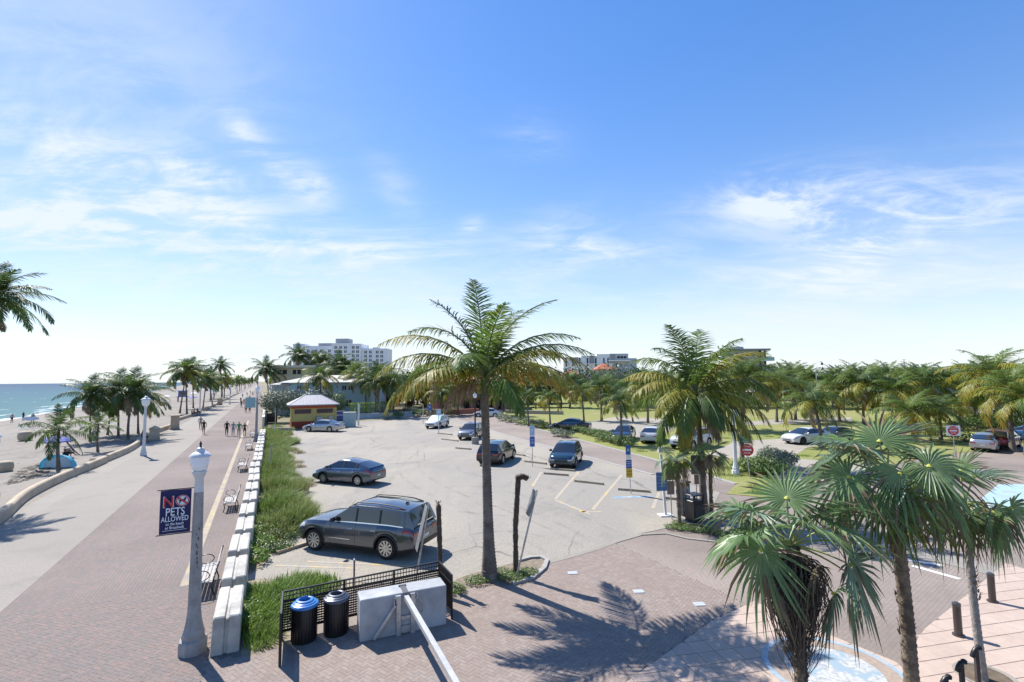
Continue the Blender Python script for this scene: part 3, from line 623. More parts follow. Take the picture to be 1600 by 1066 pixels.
palm('coconut_palm', 'full coconut palm with drooping yellow fronds behind the parking pay station', p1, 5.45, (-.15, 0), second_crown(), r=.17, rings=50, nuts=9, bow=.05, seed=4, bulge=1.5)
def palm_at(bx, by, hx, hy, crown, label, sc=1., r=.15, grp=None, name='coconut_palm', **k):
    b_ = G(bx, by); z = hz(hx, hy, b_); x = AT(hx, hy, b_.y).x - b_.x; r *= .82
    return palm(name, label, b_, z, (x, 0), crown, sc, r, grp, rings=k.pop('rings', 24), seed=int(bx), **k)
# palms along the grass strip behind the back road
palm_at(913, 672, 909, 612, C1, 'slim palm with upright fronds growing beside the hedge left of the black parked car', .72, .16)
palm_at(970, 695, 968, 628, C2, 'slim palm in front of the hedge beside the dark blue parked car', .70, .16)
palm_at(860, 671, 857, 622, C3, 'palm behind the gold fronds of the tall palm, by the dark car on the grass', .62, .15)
palm_at(826, 667, 823, 620, C2, 'short palm on the hedge line just right of the tall palm crown', .6, .15)
palm_at(1283, 700, 1270, 628, C2, 'leaning palm with one dead brown frond beside the white coupe on the lawn', .95, .2, bow=.25)
palm_at(1160, 728, 1164, 592, C1, 'dark palm with a pale trunk right behind the drooping yellow palm', 1.0, .17)
palm_at(1375, 690, 1420, 645, C3, 'yellow green palm rising behind the left fan palm of the corner', 1.05, .16)
palm_at(1470, 688, 1466, 640, C1, 'palm on the lawn just left of the square red and white sign', .75, .17)
palm_at(1583, 706, 1580, 612, C6, 'big golden palm with a thick grey trunk at the right edge beside the red car', .98, .24, cz=1.15)
palm_at(1606, 712, 1604, 625, C6, 'golden palm at the very right edge behind the dark red car', .9, .22)
palm_at(1500, 668, 1496, 632, C3, 'thin palm on the lawn behind the square red and white sign', .7, .16)
palm_at(1525, 662, 1518, 622, C6, 'ochre palm with a thin dark trunk by the clipped hedge of the far lot', .8, .16)
palm_at(1548, 660, 1544, 615, C1, 'dark palm standing left of the big golden palm', .85, .16)
# beach side
palm_at(-10, 778, -6, 462, C4, 'dark windswept palm cut by the left edge high above the beach', .86, .2, bow=0)
palm_at(92, 735, 92, 672, C7, 'shaggy low palm leaning over the blue beach umbrella', .72, .15, bow=.1, cz=1.25)
palm_at(116, 705, 100, 685, C5, 'half dead stub of a palm leaning beside the blue umbrella', .3, .1)
palm_at(153, 706, 154, 664, C7, 'small feather-duster palm standing alone next to the beach wall', .62, .12)
palm_at(141, 690, 143, 618, C4, 'thin palm on the sand behind the small feather-duster palm', .95, .13)
palm_at(168, 680, 173, 622, C4, 'second thin palm in the beach cluster, left of its tallest crown', .95, .13)
palm_at(185, 684, 187, 608, C4, 'dark palm in the middle of the beach cluster', 1.0, .14)
palm_at(200, 687, 209, 612, C4, 'wide windblown palm in front of the beach cluster beside the white globe lamp', 1.15, .16, bow=-.2)
palm_at(216, 678, 217, 618, C1, 'palm with yellow skirt directly behind the white globe lamp', 1.0, .14)
palm_at(281, 646, 291, 583, C4, 'leftmost leaning palm of the trio past the square wall pillar', 1.25, .17)
palm_at(292, 647, 290, 580, C1, 'second palm of the trio, its trunk beside the lifeguard tower', 1.25, .17)
palm_at(302, 638, 301, 577, C4, 'third palm of the trio standing a little farther back', 1.3, .17)
palm_at(317, 640, 322, 594, C4, 'bushy palm leaning over the beach wall beside the second globe lamp', 1.1, .16)
palm_at(332, 635, 327, 596, C1, 'palm crossing the leaning bushy one near the seated people', 1.1, .16)
palm_at(346, 628, 345, 571, C4, 'lone tall thin palm rising above the beach row', 1.25, .15)
palm_at(350, 624, 352, 590, C1, 'squat full palm behind the second wall pillar', 1.1, .18)
# around the booth and the houses
palm_at(421, 640, 416, 577, C4, 'dark palm at the corner of the cream house beside the walk', 1.3, .17)
palm_at(471, 628, 473, 590, C4, 'dark spreading palm in front of the pale blue house', 1.2, .16)
palm_at(543, 640, 541, 578, C1, 'green palm between the booth and the hedge', 1.35, .22, rings=30)
palm_at(556, 645, 556, 583, C3, 'yellow skirted palm right of the green palm by the booth', 1.3, .2)
palm_at(572, 648, 571, 592, C2, 'dark trunked palm with a trimmed crown by the low blue wall', 1.0, .24)
palm_at(613, 652, 615, 596, C2, 'dark palm half hidden by the left fronds of the tall palm', 1.2, .2)
palm_at(467, 632, 466, 556, C4, 'dark palm above the flat roof in front of the white hotel', 1.5, .22)
palm_at(494, 632, 492, 564, C1, 'lower palm above the flat roof in front of the white hotel', 1.5, .22)
palm_at(508, 632, 507, 568, C4, 'dark low palm at the middle of the flat roof', 1.4, .22)
palm_at(528, 640, 530, 570, C4, 'dark palm close behind the green palm by the booth', 1.4, .2)
palm_at(502, 652, 500, 588, C1, 'green palm rising behind the booth roof ridge', 1.1, .18)
palm_at(586, 652, 588, 596, C4, 'dark palm against the right end of the pale blue house', 1.1, .18)
palm_at(590, 648, 592, 586, C1, 'green palm at the right end of the clipped hedge', 1.25, .2)
for x, y, hx, hy, k, sc, l in ((690, 650, 691, 612, C1, 1.05, 'green palm in front of the left end of the pink house'), (716, 648, 714, 606, C2, 1.1, 'dark palm in front of the middle of the pink house'), (752, 648, 750, 610, C4, 1.1, 'dark palm in front of the pink house beside the tall palm trunk'), (785, 650, 786, 612, C1, 1.05, 'green palm at the right end of the pink house'), (1012, 662, 1010, 604, C1, 1.15, 'green palm on the lawn left of the drooping palm crown'), (1130, 672, 1132, 604, C3, 1.2, 'yellow green palm on the lawn right of the drooping palm trunk'), (1214, 660, 1216, 600, C1, 1.3, 'green palm on the lawn left of the leaning palm'), (1243, 656, 1240, 606, C2, 1.2, 'dark palm just left of the leaning lawn palm'), (1312, 660, 1310, 602, C3, 1.3, 'green palm on the lawn just right of the leaning palm'), (1350, 664, 1350, 600, C2, 1.35, 'dark spreading palm on the lawn behind the left fan palm'), (1395, 668, 1396, 612, C3, 1.2, 'golden green palm on the lawn behind the middle fan palm'), (1440, 662, 1442, 598, C1, 1.35, 'tall green palm on the lawn left of the square red sign'), (1548, 672, 1552, 588, C6, 1.5, 'tall golden palm behind the dark red car'), (940, 658, 938, 606, C2, 1.2, 'dark palm on the lawn above the sand patch')):
    palm_at(x, y, hx, hy, k, l, sc, .2)
palm_at(645, 646, 648, 610, C1, 'palm in the yard behind the no parking sign', .9, .16)
palm_at(700, 642, 700, 622, C3, 'small yellow palm in the pink house garden', .8, .14)
ORD = 'first second third fourth fifth sixth seventh eighth ninth tenth eleventh twelfth thirteenth fourteenth fifteenth sixteenth seventeenth eighteenth nineteenth twentieth twenty-first twenty-second twenty-third twenty-fourth'.split()
# rows in the distance: crown as one mesh
def joined(cs, name):
    V, Fc, Mi = [], [], []; mats = []
    for me, c in cs:
        for m in me.materials:
            if m not in mats: mats.append(m)
        n = len(me.vertices); co = np.empty(n * 3); me.vertices.foreach_get('co', co); b0 = len(V); V += [tuple(p) for p in co.reshape(-1, 3)]
        for p in me.polygons: Fc.append(tuple(i + b0 for i in p.vertices)); Mi.append(mats.index(me.materials[p.material_index]))
    me = bpy.data.meshes.new(name); me.from_pydata(V, [], Fc)
    for m in mats: me.materials.append(m)
    me.polygons.foreach_set('material_index', Mi); return me
FARF = (26, 1.0, .058)
J = [joined(crown_set(20 + i, 22, 4.2, p, FARF, w, d), 'crown') for i, (p, w, d) in enumerate((('dggdggdyg', .4, 1.3), ('ggdgdgyyg', .3, 1.45), ('gdggygygy', .3, 1.35), ('dddddddgd', .5, 1.2)))]
FT = [(-m, m) for m in ()]
def far_palm(bx, by, hx, hy, j, label, sc=1., r=.18, grp=None):
    b_ = G(bx, by); z = hz(hx, hy, b_); x = AT(hx, hy, b_.y).x - b_.x
    root = thing('palm_tree', label, 'palm tree', b_, 0, grp); m = MB()
    g = random.Random(int(bx * 7 + by)); n = 7; m.tube([(x * (k / n) ** 1.3 + .15 * math.sin(k), 0, z * k / n - .05) for k in range(n + 1)], [lerp(r * 1.35, r * .75, (k / n) ** .6) for k in range(n + 1)], 7)
    m.build('trunk', M_trk, root, smooth=60); o = link('crown', J[j], root, (x, 0, z), g.uniform(-.5, .5)); o.scale = (sc, sc, sc * g.uniform(.95, 1.15)); return root
g = random.Random(5)
for i, x in enumerate((1002, 1030, 1052, 1080, 1126, 1150, 1184, 1216, 1240, 1262, 1300, 1318, 1346, 1362, 1390, 1412, 1436, 1450, 1478, 1504, 1528, 1556, 1584, 1604)):
    y = 640 - (x - 1000) * .008 + g.uniform(-9, 2); d = G(x, y).y
    far_palm(x, y, x + g.uniform(-3, 3), 594 + g.uniform(-7, 7) - (x - 1000) * .008, (0, 1, 2, 1, 0, 3)[i % 6], ORD[i] + ' palm from the left in the row at the far side of the lawn', 1.2 * d / 110, .17 * d / 110, 'palms in the row at the far side of the lawn')
for i in range(22):
    x = 990 + i * 28.5 + g.uniform(-6, 6); y = 626 - (x - 1000) * .009; d = G(x, y).y
    far_palm(x, y, x + g.uniform(-3, 3), 591 + g.uniform(-5, 6) - (x - 1000) * .008, (0, 1, 3)[i % 3], ORD[i] + ' palm from the left in the second, farther row behind the lawn', 1.3 * d / 130, .2 * d / 130, 'palms in the second row behind the lawn')
for i, x in enumerate((590, 604, 622, 634, 652, 668, 676, 690, 790, 806, 832, 845, 876, 890, 930, 945, 985, 1010)):
    y = 636 + g.uniform(-8, 2); d = G(x, y).y
    far_palm(x, y, x + g.uniform(-4, 4), 598 + g.uniform(-16, 10), (0, 3, 1, 0, 2)[i % 5], ORD[i] + ' palm from the left in the dark belt between the lot and the far houses', 1.15 * d / 110, .2 * d / 110, 'palms in the belt behind the parking lot')
for i in range(16):
    s = 190 + i * i * 2.2 + i * 16; q = W(s, -13 - g.uniform(0, 4)); X, Y, D = px_of(q)
    far_palm(X, Y, X + g.uniform(-1, 1), Y - 775 / D * g.uniform(6, 9.5), (3, 0, 1)[i % 3], ORD[i] + ' nearest palm of the row shrinking away along the beach wall', 1.15, .17, 'palms receding along the beach wall')
for i in range(7):
    s = 150 + i * 45; q = W(s, 4 + g.uniform(0, 5)); X, Y, D = px_of(q)
    far_palm(X, Y, X + g.uniform(-1, 1), Y - 775 / D * g.uniform(6, 9), (3, 0, 1)[i % 3], ORD[i] + ' nearest palm on the building side of the walk beyond the booth', 1.1, .17, 'palms on the building side of the walk')
# fan palms on the corner
M_fan = leafmat('fan_leaf', (.18, .29, .125), (.24, .32, .145), .42, .42, .5); M_fan2 = leafmat('fan_leaf_blue_green', (.20, .29, .20), (.25, .32, .18), .42, .42, .5)
M_fany = leafmat('fan_leaf_yellow', (.17, .21, .04), (.12, .17, .05), .3, .4); M_fanb = leafmat('fan_leaf_dead', (.23, .18, .115), (.16, .125, .085), .12, .75, .2)
M_pet = flat('fan_stalk', (.28, .31, .10), .5); M_has = flat('fan_heart', (.45, .46, .06), .5)
M_boot = MAT('fan_trunk_bark', (.19, .145, .10), .95, var=.35, sc=9, bump=.03, bsc=18, var2=((.10, .075, .055), 4, .45, .6)); M_bootg = MAT('fan_trunk_grey', (.27, .245, .22), .95, var=.3, sc=8, bump=.02, bsc=20)
def fan(name, mats, az, el, pl, R_, n=40, spread=2.65, droop=.35, split=.48, seed=0, tiltb=.0, roll=0.):
    g = random.Random(seed); A = Vector((math.cos(az) * math.cos(el), math.sin(az) * math.cos(el), math.sin(el)))
    mb = MB(); pts = [Vector((0, 0, 0))]; d = A.copy()
    for k in range(6):
        pts.append(pts[-1] + d * pl / 6); d = (d + Vector((0, 0, -.055 - tiltb * .05)) + Vector(WIND) * .02).normalized()
    mb.mi = 1; mb.tube(pts, [.028, .024, .02, .018, .016, .015, .013], 5, False)
    X = d; S = X.cross(Vector((0, 0, 1))).normalized(); S = Matrix.Rotation(roll, 3, X) @ S; Nn = S.cross(X)
    # the blade bends down from the stalk
    X = (Matrix.Rotation(-(.25 + tiltb), 3, S) @ X).normalized(); Nn = S.cross(X); c = pts[-1]
    mb.mi = 0; da = spread / n; VV, FF, FD = [], [], []
    for i in range(n):
        tip = g.random() < .28; a = -spread + (i + .5) * 2 * da; ln = R_ * (.62 + .38 * math.cos(a * .52)) * g.uniform(.9, 1.06); dr = droop * .85 * g.uniform(.4, 1.9); bend = g.gauss(0, .05)
        ll = []
        for rr, wv in ((.05, 1.), (split * .55, 1.), (split, .95), (split + (1 - split) * .5, .78), (1., 0.)):
            row = []
            for q, f in ((-1, 0), (0, 1), (1, 0)):
                if wv == 0 and q: continue
                aa = a + q * da * wv * (1 if rr <= split else split / rr) + bend * max(0, rr - split)
                p = (X * math.cos(aa) + S * math.sin(aa)) * ln * rr + Nn * (.10 * R_ * rr * (0 if rr < .1 else 1) * (1 - f) * (wv) * .6 - .0 + .10 * R_ * abs(math.sin(aa)) * rr)
                t_ = max(0, rr - split * .7); p = p + Vector((0, 0, -1)) * dr * ln * t_ ** 1.7 * 1.6 + Vector(WIND) * .10 * ln * t_ ** 1.6
                row.append(c + p)
            ll.append(row)
        b0 = len(VV)
        for row in ll: VV += [tuple(p) for p in row]
        for k in range(3):
            o = b0 + k * 3; (FD if tip and k == 2 and len(mats) > 3 and i % 3 == 0 else FF).extend([(o, o + 1, o + 4, o + 3), (o + 1, o + 2, o + 5, o + 4)])
        o = b0 + 9; (FD if tip and len(mats) > 3 else FF).extend( [(o, o + 1, o + 3), (o + 1, o + 2, o + 3)])
    mb.add(VV, FF); mb.mi = 3; nb_ = len(mb.v) - len(VV); mb.f += [tuple(q + nb_ for q in f) for f in FD]; mb.m += [3] * len(FD); mb.mi = 2; mb.lathe([(.01, -.03), (.055, 0), (.03, .03), (.005, .05)], 8, c)
    return mb.mesh(name, mats)
FK = {'g': [M_fan, M_pet, M_has, M_fanb], 'c': [M_fan2, M_pet, M_has, M_fanb], 'y': [M_fany, M_pet, M_has, M_fanb], 'b': [M_fanb, M_fanb, M_fanb]}
def fan_palm(label, base, hub, leaves, r=.1, seed=0, grey=False, skirt=0, scale=1., grp=None, flakes=160):
    root = thing('fan_palm', label, 'palm tree', base, 0, grp); g = random.Random(seed); h = Vector(hub) - Vector(base); L = h.length
    tm = trunk_mb((0, 0, -.05), h, r * 1.1, r, 34, 1.12, 12, .04, seed); tm.build('trunk', M_bootg if grey else M_boot, root, smooth=60)
    fk = MB()
    for i in range(flakes):
        t = g.uniform(.12 if not grey else .45, .99); a = g.uniform(0, 6.28); p = Vector((h.x * t ** 1.35, h.y * t ** 1.35, h.z * t)); o = Vector((math.cos(a), math.sin(a), 0)); s_ = Vector((-o.y, o.x, 0)); w_ = g.uniform(.02, .05) * r / .1; l_ = g.uniform(.05, .13)
        q = p + o * r * .96; u_ = Vector((0, 0, 1)) * l_ + o * g.uniform(.015, .07); fk.add([q - s_ * w_, q + s_ * w_, q + u_ + s_ * w_ * .3, q + u_ - s_ * w_ * .3], [(0, 1, 2, 3)])
    tag(fk.build('leaf_base', M_boot, root), kind='stuff')
    for i, (az, el, pl, R_, c, dr, tb) in enumerate(leaves):
        link('frond', fan('frond', FK[c], rad(az), el, pl * scale, R_ * scale, 29, g.uniform(2.3, 2.75), dr, g.uniform(.33, .45), seed * 50 + i, tb, g.uniform(-.85, .85)), root, h)
    if skirt:
        sk = MB()
        for i in range(skirt):
            a = g.uniform(0, 6.28); q = h + Vector((math.cos(a) * r * .8, math.sin(a) * r * .8, g.uniform(-.75, -.15))); ro = g.uniform(.12, .50); dn = g.uniform(.5, 1.9); path = []
            tw = g.uniform(-.5, .5)
            for k in range(7):
                t = k / 6; path.append(q + Vector((math.cos(a + tw * t), math.sin(a + tw * t), 0)) * ro * math.sin(math.pi * min(1, t * 1.05)) ** .7 + Vector((0, 0, .1 * math.sin(math.pi * t) - dn * t ** 1.3)) + Vector((g.gauss(0, .035), g.gauss(0, .035), g.gauss(0, .02))))
            sk.tube(path, [.011, .010, .009, .008, .007, .006, .004], 3, False)
        tag(sk.build('dead_flower_stalks', MAT('dead_flower_stalk', (.10, .082, .066), .95, var=.5, sc=12, rnd=.4), root), kind='stuff')
    return root
def ring_leaves(seed, n, lo=-.7, hi=1.35, R_=1.15, pl=1.0, pal='gcgcgygb'):
    g = random.Random(seed); o = []
    for i in range(n):
        f = (i + .5) / n; o.append((math.degrees(i * 2.4) + g.uniform(-12, 12), lerp(hi, lo, f ** .8), pl * g.uniform(.8, 1.15), R_ * g.uniform(.85, 1.1), pal[min(len(pal) - 1, int(f * len(pal)))], lerp(.25, .7, f) * g.uniform(.7, 1.3), lerp(.0, .5, f)))
    return o
b1 = G(1252, 1112); h1 = AT(1238, 852, 9.7)
fan_palm('near fan palm with a shaggy skirt of dead brown flower stalks', b1, h1,
         [(172, .80, 1.0, 1.2, 'c', .35, .1), (190, .42, 1.1, 1.2, 'g', .3, .1), (150, .62, 1.1, 1.15, 'g', .35, .1), (205, .28, 1.05, 1.25, 'g', .45, .8), (262, 1.0, .8, 1.1, 'g', .4, .3), (140, .25, 1.0, 1.1, 'y', .4, .4), (80, 1.25, 1.0, 1.25, 'g', .15, 0), (55, 1.0, 1.0, 1.25, 'c', .2, 0),
          (20, .75, 1.05, 1.25, 'g', .3, .2), (-10, .62, 1.0, 1.2, 'g', .35, .3), (0, .25, 1.05, 1.2, 'c', .35, .4), (-30, -.05, 1.1, 1.2, 'c', .4, .5), (-5, -.3, 1.25, 1.15, 'c', .45, .6), (-12, -.8, 1.25, .95, 'c', .6, .7),
          (205, -.3, 1.1, .75, 'b', .9, .8), (-55, -.6, .6, .7, 'b', .9, .8), (120, .2, .9, 1.1, 'g', .4, .3)], .105, 1, False, 430, scale=.86)
b2 = G(1425, 1078); h2 = AT(1388, 745, 10.25)
fan_palm('tallest fan palm on the corner, its trunk beside the round mosaic', b2, h2,
         [(178, .78, 1.1, 1.15, 'c', .3, 0), (165, .45, 1.15, 1.2, 'c', .35, .2), (188, .2, 1.1, 1.15, 'g', .35, .3), (215, -.15, 1.0, 1.1, 'g', .4, .6), (240, -.25, .85, 1.1, 'y', .5, .8), (95, 1.3, .85, 1.1, 'g', .2, 0), (50, 1.15, .9, 1.1, 'c', .25, 0), (20, .7, 1.0, 1.15, 'g', .3, .1),
          (-8, .42, 1.05, 1.15, 'g', .3, .1), (-20, .0, 1.05, 1.1, 'g', .4, .4), (12, -.1, 1.1, 1.05, 'c', .4, .4), (-50, -.15, .9, 1.1, 'g', .45, .7), (-80, .0, .7, 1.1, 'c', .45, 1.0), (-110, .5, .7, 1.1, 'g', .4, .6), (130, .8, .95, 1.1, 'g', .35, .1), (70, .4, .9, 1.1, 'c', .4, .3), (-60, .6, .9, 1.1, 'g', .4, .4), (140, -.1, .9, 1.0, 'b', .7, .6), (-35, -.75, .75, .8, 'b', .9, .6), (215, -.8, .7, .8, 'b', .9, .6)], .115, 2, False, 0, scale=.84)
b3 = G(1537, 1064); h3 = AT(1508, 785, 10.75)
fan_palm('slender fan palm with a grey foot in the round planter beside the bollards', b3, h3,
         [(70, 1.3, .8, .95, 'g', .2, 0), (30, .85, .9, 1.05, 'c', .15, 0), (120, .95, .8, .95, 'g', .25, 0), (180, .5, .8, .95, 'g', .4, .3), (205, .0, .8, .95, 'y', .5, .6), (245, -.1, .6, .9, 'g', .5, .9), (290, .0, .6, .9, 'g', .5, .9), (-15, .1, 1.0, .95, 'g', .45, .5), (5, -.15, 1.0, .9, 'g', .5, .6), (-45, -.4, .7, .85, 'g', .6, .7), (-80, -.6, .5, .75, 'b', .9, .6), (215, -.7, .5, .75, 'b', .9, .6), (20, -.1, 1.05, .8, 'b', .7, .5)], .07, 3, True, 0, scale=.80, flakes=120)
fan_palm('small fan palm in the planter beside the blue parking sign', G(1062, 822), AT(1056, 722, G(1062, 822).y), ring_leaves(7, 12, -.5, 1.2, .62, .5), .07, 5, False, 0)
fan_palm('low fan palm tuft hiding behind the yellow drooping palm trunk', G(1112, 815), AT(1110, 712, G(1112, 815).y), ring_leaves(8, 10, -.6, 1.2, .62, .5, 'gcgb'), .075, 6, False, 0)
# ------------------------------------------------------------------ vehicles
def paint(name, col, metal=.55, rough=.28): return MAT(name, col, rough, metal, var=.03, sc=3, coat=1., spec=.5)
M_glass = MAT('tinted_glass', (.012, .015, .018), .04, var=.02, spec=.9, coat=.6)
M_glassl = MAT('clear_tinted_glass', (.04, .055, .06), .04, var=.05, spec=.9, coat=.6)
M_trim = flat('black_trim', (.016, .016, .017), .5); M_tyre = flat('tyre_rubber', (.018, .018, .018), .85)
M_chr = MAT('bright_trim', (.75, .75, .74), .18, 1., var=.03); M_alloy = MAT('alloy_wheel', (.55, .56, .57), .3, .85, var=.05)
M_head = MAT('headlight_lens', (.62, .66, .70), .08, .3, var=.1, coat=1.); M_tail = MAT('tail_light_lens', (.30, .012, .012), .12, var=.1, coat=1.)
M_plate = flat('number_plate_white', (.62, .62, .58), .5); M_under = flat('underbody', (.008, .008, .008), .9); M_shade = flat('windscreen_sunshade', (.30, .62, .55), .5, var=.3)
def sstep(x): x = max(0., min(1., x)); return x * x * (3 - 2 * x)
WHEELS = {}
def wheel_meshes(r, w, spokes, dark):
    key = (round(r, 3), spokes, dark)
    if key in WHEELS: return WHEELS[key]
    My = Matrix.Rotation(math.pi / 2, 3, 'X')
    t = MB(); t.lathe([(r * .66, -w / 2 + .01), (r * .9, -w / 2), (r * .985, -w * .36), (r, -w * .2), (r, w * .2), (r * .985, w * .36), (r * .9, w / 2), (r * .66, w / 2 - .01)], 26, M=My)
    ri = MB(); rr = r * .68
    prof = [(rr * .93, .028), (rr, .03), (rr * 1.01, -.02), (rr * .9, -.02)]
    rows = []
    for i in range(27):
        a = 2 * math.pi * i / 26; rows.append([(p[0] * math.cos(a), p[1], p[0] * math.sin(a)) for p in prof])
    ri.grid(rows)
    for i in range(spokes):
        a = 2 * math.pi * i / spokes; c, s = math.cos(a), math.sin(a); hw_ = rr * (.13 if spokes < 12 else .07)
        pts = [(rr * .12, -hw_ * .6, .012), (rr * .95, -hw_, .02), (rr * .95, hw_, .02), (rr * .12, hw_ * .6, .012)]
        v = [(x * c - y * s, z, x * s + y * c) for x, y, z in pts] + [(x * c - y * s, z - .03, x * s + y * c) for x, y, z in pts]
        ri.add(v, [(3, 2, 1, 0), (0, 1, 5, 4), (2, 3, 7, 6)])
    ri.lathe([(rr * .16, -.03), (rr * .16, .028), (rr * .1, .034)], 10, M=Matrix.Rotation(-math.pi / 2, 3, 'X'))
    bk = MB(); bk.lathe([(rr * .95, -.05), (rr * .95, -.04)], 16, M=Matrix.Rotation(-math.pi / 2, 3, 'X'))
    WHEELS[key] = (t.mesh('tyre', M_tyre, 50), ri.mesh('rim', M_trim if dark else M_alloy, 35), bk.mesh('brake_disc', M_under, 40)); return WHEELS[key]
SPEC = {
 'suv': dict(L=4.94, W=1.96, H=1.75, fo=.82, wb=3.06, r=.385, gc=.27, top=[(-2.47, 1.0), (-2.38, 1.12), (-1.5, 1.16), (1.0, 1.13), (1.8, 1.10), (2.3, 1.02), (2.47, .88)], roof=[(-2.43, 1.13), (-2.17, 1.66), (-1.0, 1.745), (-.1, 1.74), (.18, 1.68), (1.05, 1.12)], pil=[-.14, -1.12, -1.98], doors=[(.92, -.12), (-.14, -1.08)], win=(-1.97, .78), clad=1, rails=1, chrome=1, spokes=10, boxy=1.7),
 'xover': dict(L=4.6, W=1.86, H=1.62, fo=.90, wb=2.72, r=.345, gc=.23, top=[(-2.3, .92), (-2.2, 1.06), (-1.4, 1.08), (1.1, 1.02), (1.8, .98), (2.16, .88), (2.3, .74)], roof=[(-2.2, 1.06), (-1.72, 1.50), (-.7, 1.61), (.1, 1.60), (.42, 1.54), (1.28, 1.01)], pil=[-.05, -1.0, -1.65], doors=[(1.0, -.02), (-.05, -1.0)], win=(-1.6, .95), clad=1, rails=0, chrome=0, spokes=10, boxy=.9),
 'hatch': dict(L=4.38, W=1.70, H=1.43, fo=.93, wb=2.55, r=.305, gc=.18, top=[(-2.19, .84), (-2.1, 1.02), (-1.5, 1.0), (1.0, .92), (1.6, .84), (2.02, .70), (2.19, .56)], roof=[(-2.08, 1.05), (-1.2, 1.31), (-.4, 1.42), (.0, 1.43), (.35, 1.37), (1.35, .89)], pil=[-.12, -1.08], doors=[(1.0, -.1), (-.13, -1.06)], win=(-1.3, .95), clad=0, rails=0, chrome=1, spokes=9, boxy=.75),
 'sedan': dict(L=4.85, W=1.84, H=1.45, fo=.95, wb=2.8, r=.33, gc=.18, top=[(-2.42, .84), (-2.34, 1.0), (-1.6, 1.01), (-1.0, .97), (1.0, .93), (1.7, .87), (2.2, .74), (2.42, .58)], roof=[(-1.78, 1.0), (-1.0, 1.36), (-.4, 1.44), (.1, 1.44), (.42, 1.38), (1.38, .91)], pil=[-.1, -1.1], doors=[(1.05, -.06), (-.1, -1.05)], win=(-1.3, .98), clad=0, rails=0, chrome=1, spokes=10, boxy=.8),
}
def car(label, cat, spec, pm, loc, head, group=None, detail=2, glassm=None, dark_rim=False, shade=False):
    S = SPEC[spec]; L_, W_, r = S['L'], S['W'], S['r']; hL = L_ / 2; fa = hL - S['fo']; ra = fa - S['wb']; gc = S['gc']; Ra = r + .065
    root = thing('parked_car', label, cat, loc, math.atan2(head[1], head[0]), group); glassm = glassm or M_glass
    top, roof = sorted(S['top']), sorted(S['roof'])
    def plan(x):
        e = .9; k = max(0, (abs(x) - (hL - e)) / e); return 1 - (.17 if x > 0 else .11) * k ** 2.3
    def zl(x):
        z = gc + .10 * sstep((abs(x) - (hL - .55)) / .55)
        for xa in (fa, ra):
            if abs(x - xa) < Ra: z = max(z, r + math.sqrt(Ra * Ra - (x - xa) ** 2) * 1.0)
        return z
    FR = [0, 0, .13, .42, .70, .90, 1, 1, 1]
    def sec(x, v):
        hw = W_ / 2 * plan(x); zt = interp(x, top); l = zl(x); zs = zt - .07
        hood = sstep((x - 1.0) / .5)
        pts = [(hw - .25, l), (hw - .05, l), (hw - .012, lerp(l, zs, .13)), (hw, lerp(l, zs, .42)), (hw - .012, lerp(l, zs, .70)), (hw - .035, lerp(l, zs, .90)), (hw - .09, zt - .02), (hw * .55, zt + .012 * hood), (0, zt + .022 * hood)]
        i = min(int(v), 7); f = v - i; y = lerp(pts[i][0], pts[i + 1][0], f); z = lerp(pts[i][1], pts[i + 1][1], f)
        e = sstep((abs(x) - (hL - .5)) / .5); zz = (z - (.52 if x > 0 else .62)) / .62
        return Vector((x - math.copysign(e * (.13 if x > 0 else .10) * zz * zz * (1 if zz > 0 else 1.2), x), y, z))
    xs = set([-hL, hL, -hL + .03, hL - .03, -hL + .08, hL - .08])
    q = -hL
    while q < hL: xs.add(round(q, 3)); q += .12
    for xa in (fa, ra):
        for k in range(-9, 10): xs.add(round(xa + Ra * math.sin(k / 9 * math.pi / 2), 3))
    gaps = []
    for a, b_ in S['doors']:
        for x in (a, b_): gaps.append(x)
    gaps = sorted(set(gaps)); gaps2 = []
    for x in gaps:
        if not gaps2 or x - gaps2[-1] > .06: gaps2.append(x)
    for x in gaps2:
        xs = {y for y in xs if abs(y - x) > .03}; xs |= {x - .008, x + .008}
    xs = sorted(xs)
    rows = [[sec(x, v) for v in range(9)] for x in xs]
    bod = MB(); drs = {}
    for i in range(len(xs) - 1):
        xm = (xs[i] + xs[i + 1]) / 2; isgap = any(abs(xm - g_) < .009 for g_ in gaps2)
        for sg in (1, -1):
            for k in range(8):
                P = [rows[i][k], rows[i + 1][k], rows[i + 1][k + 1], rows[i][k + 1]]; P = [Vector((p.x, p.y * sg, p.z)) for p in P]
                if sg > 0: P = P[::-1]
                tgt = bod
                bod.mi = 1 if (k == 0 or (isgap and 1 <= k < 6) or (S['clad'] and k == 1)) else 0
                if 2 <= k < 6 or (k == 1 and not S['clad']):
                    for n_, (a, b_) in enumerate(S['doors']):
                        if b_ < xm < a and not isgap: tgt = drs.setdefault((n_, sg), MB())
                if tgt is not bod: tgt.mi = 0
                tgt.add(P, [(0, 1, 2, 3)])
    for e, sgn in ((0, 1), (-1, -1)):
        for k in range(8):
            a, b_ = rows[e][k], rows[e][k + 1]; P = [a, b_, Vector((b_.x, -b_.y, b_.z)), Vector((a.x, -a.y, a.z))]
            bod.mi = 1 if k < 1 or (S['clad'] and k < 2) else 0; bod.add(P if sgn < 0 else P[::-1], [(0, 1, 2, 3)])
    # greenhouse
    xr, xw = roof[0][0], roof[-1][0]; xrf = roof[-2][0]; xrr = roof[1][0]
    gx = {xr, xw, xrf, xrr}
    q = xr
    while q < xw: gx.add(round(q, 3)); q += .13
    for p in S['pil']: gx = {y for y in gx if abs(y - p) > .06 or y in (xr, xw, xrf, xrr)}; gx |= {p - .045, p + .045}
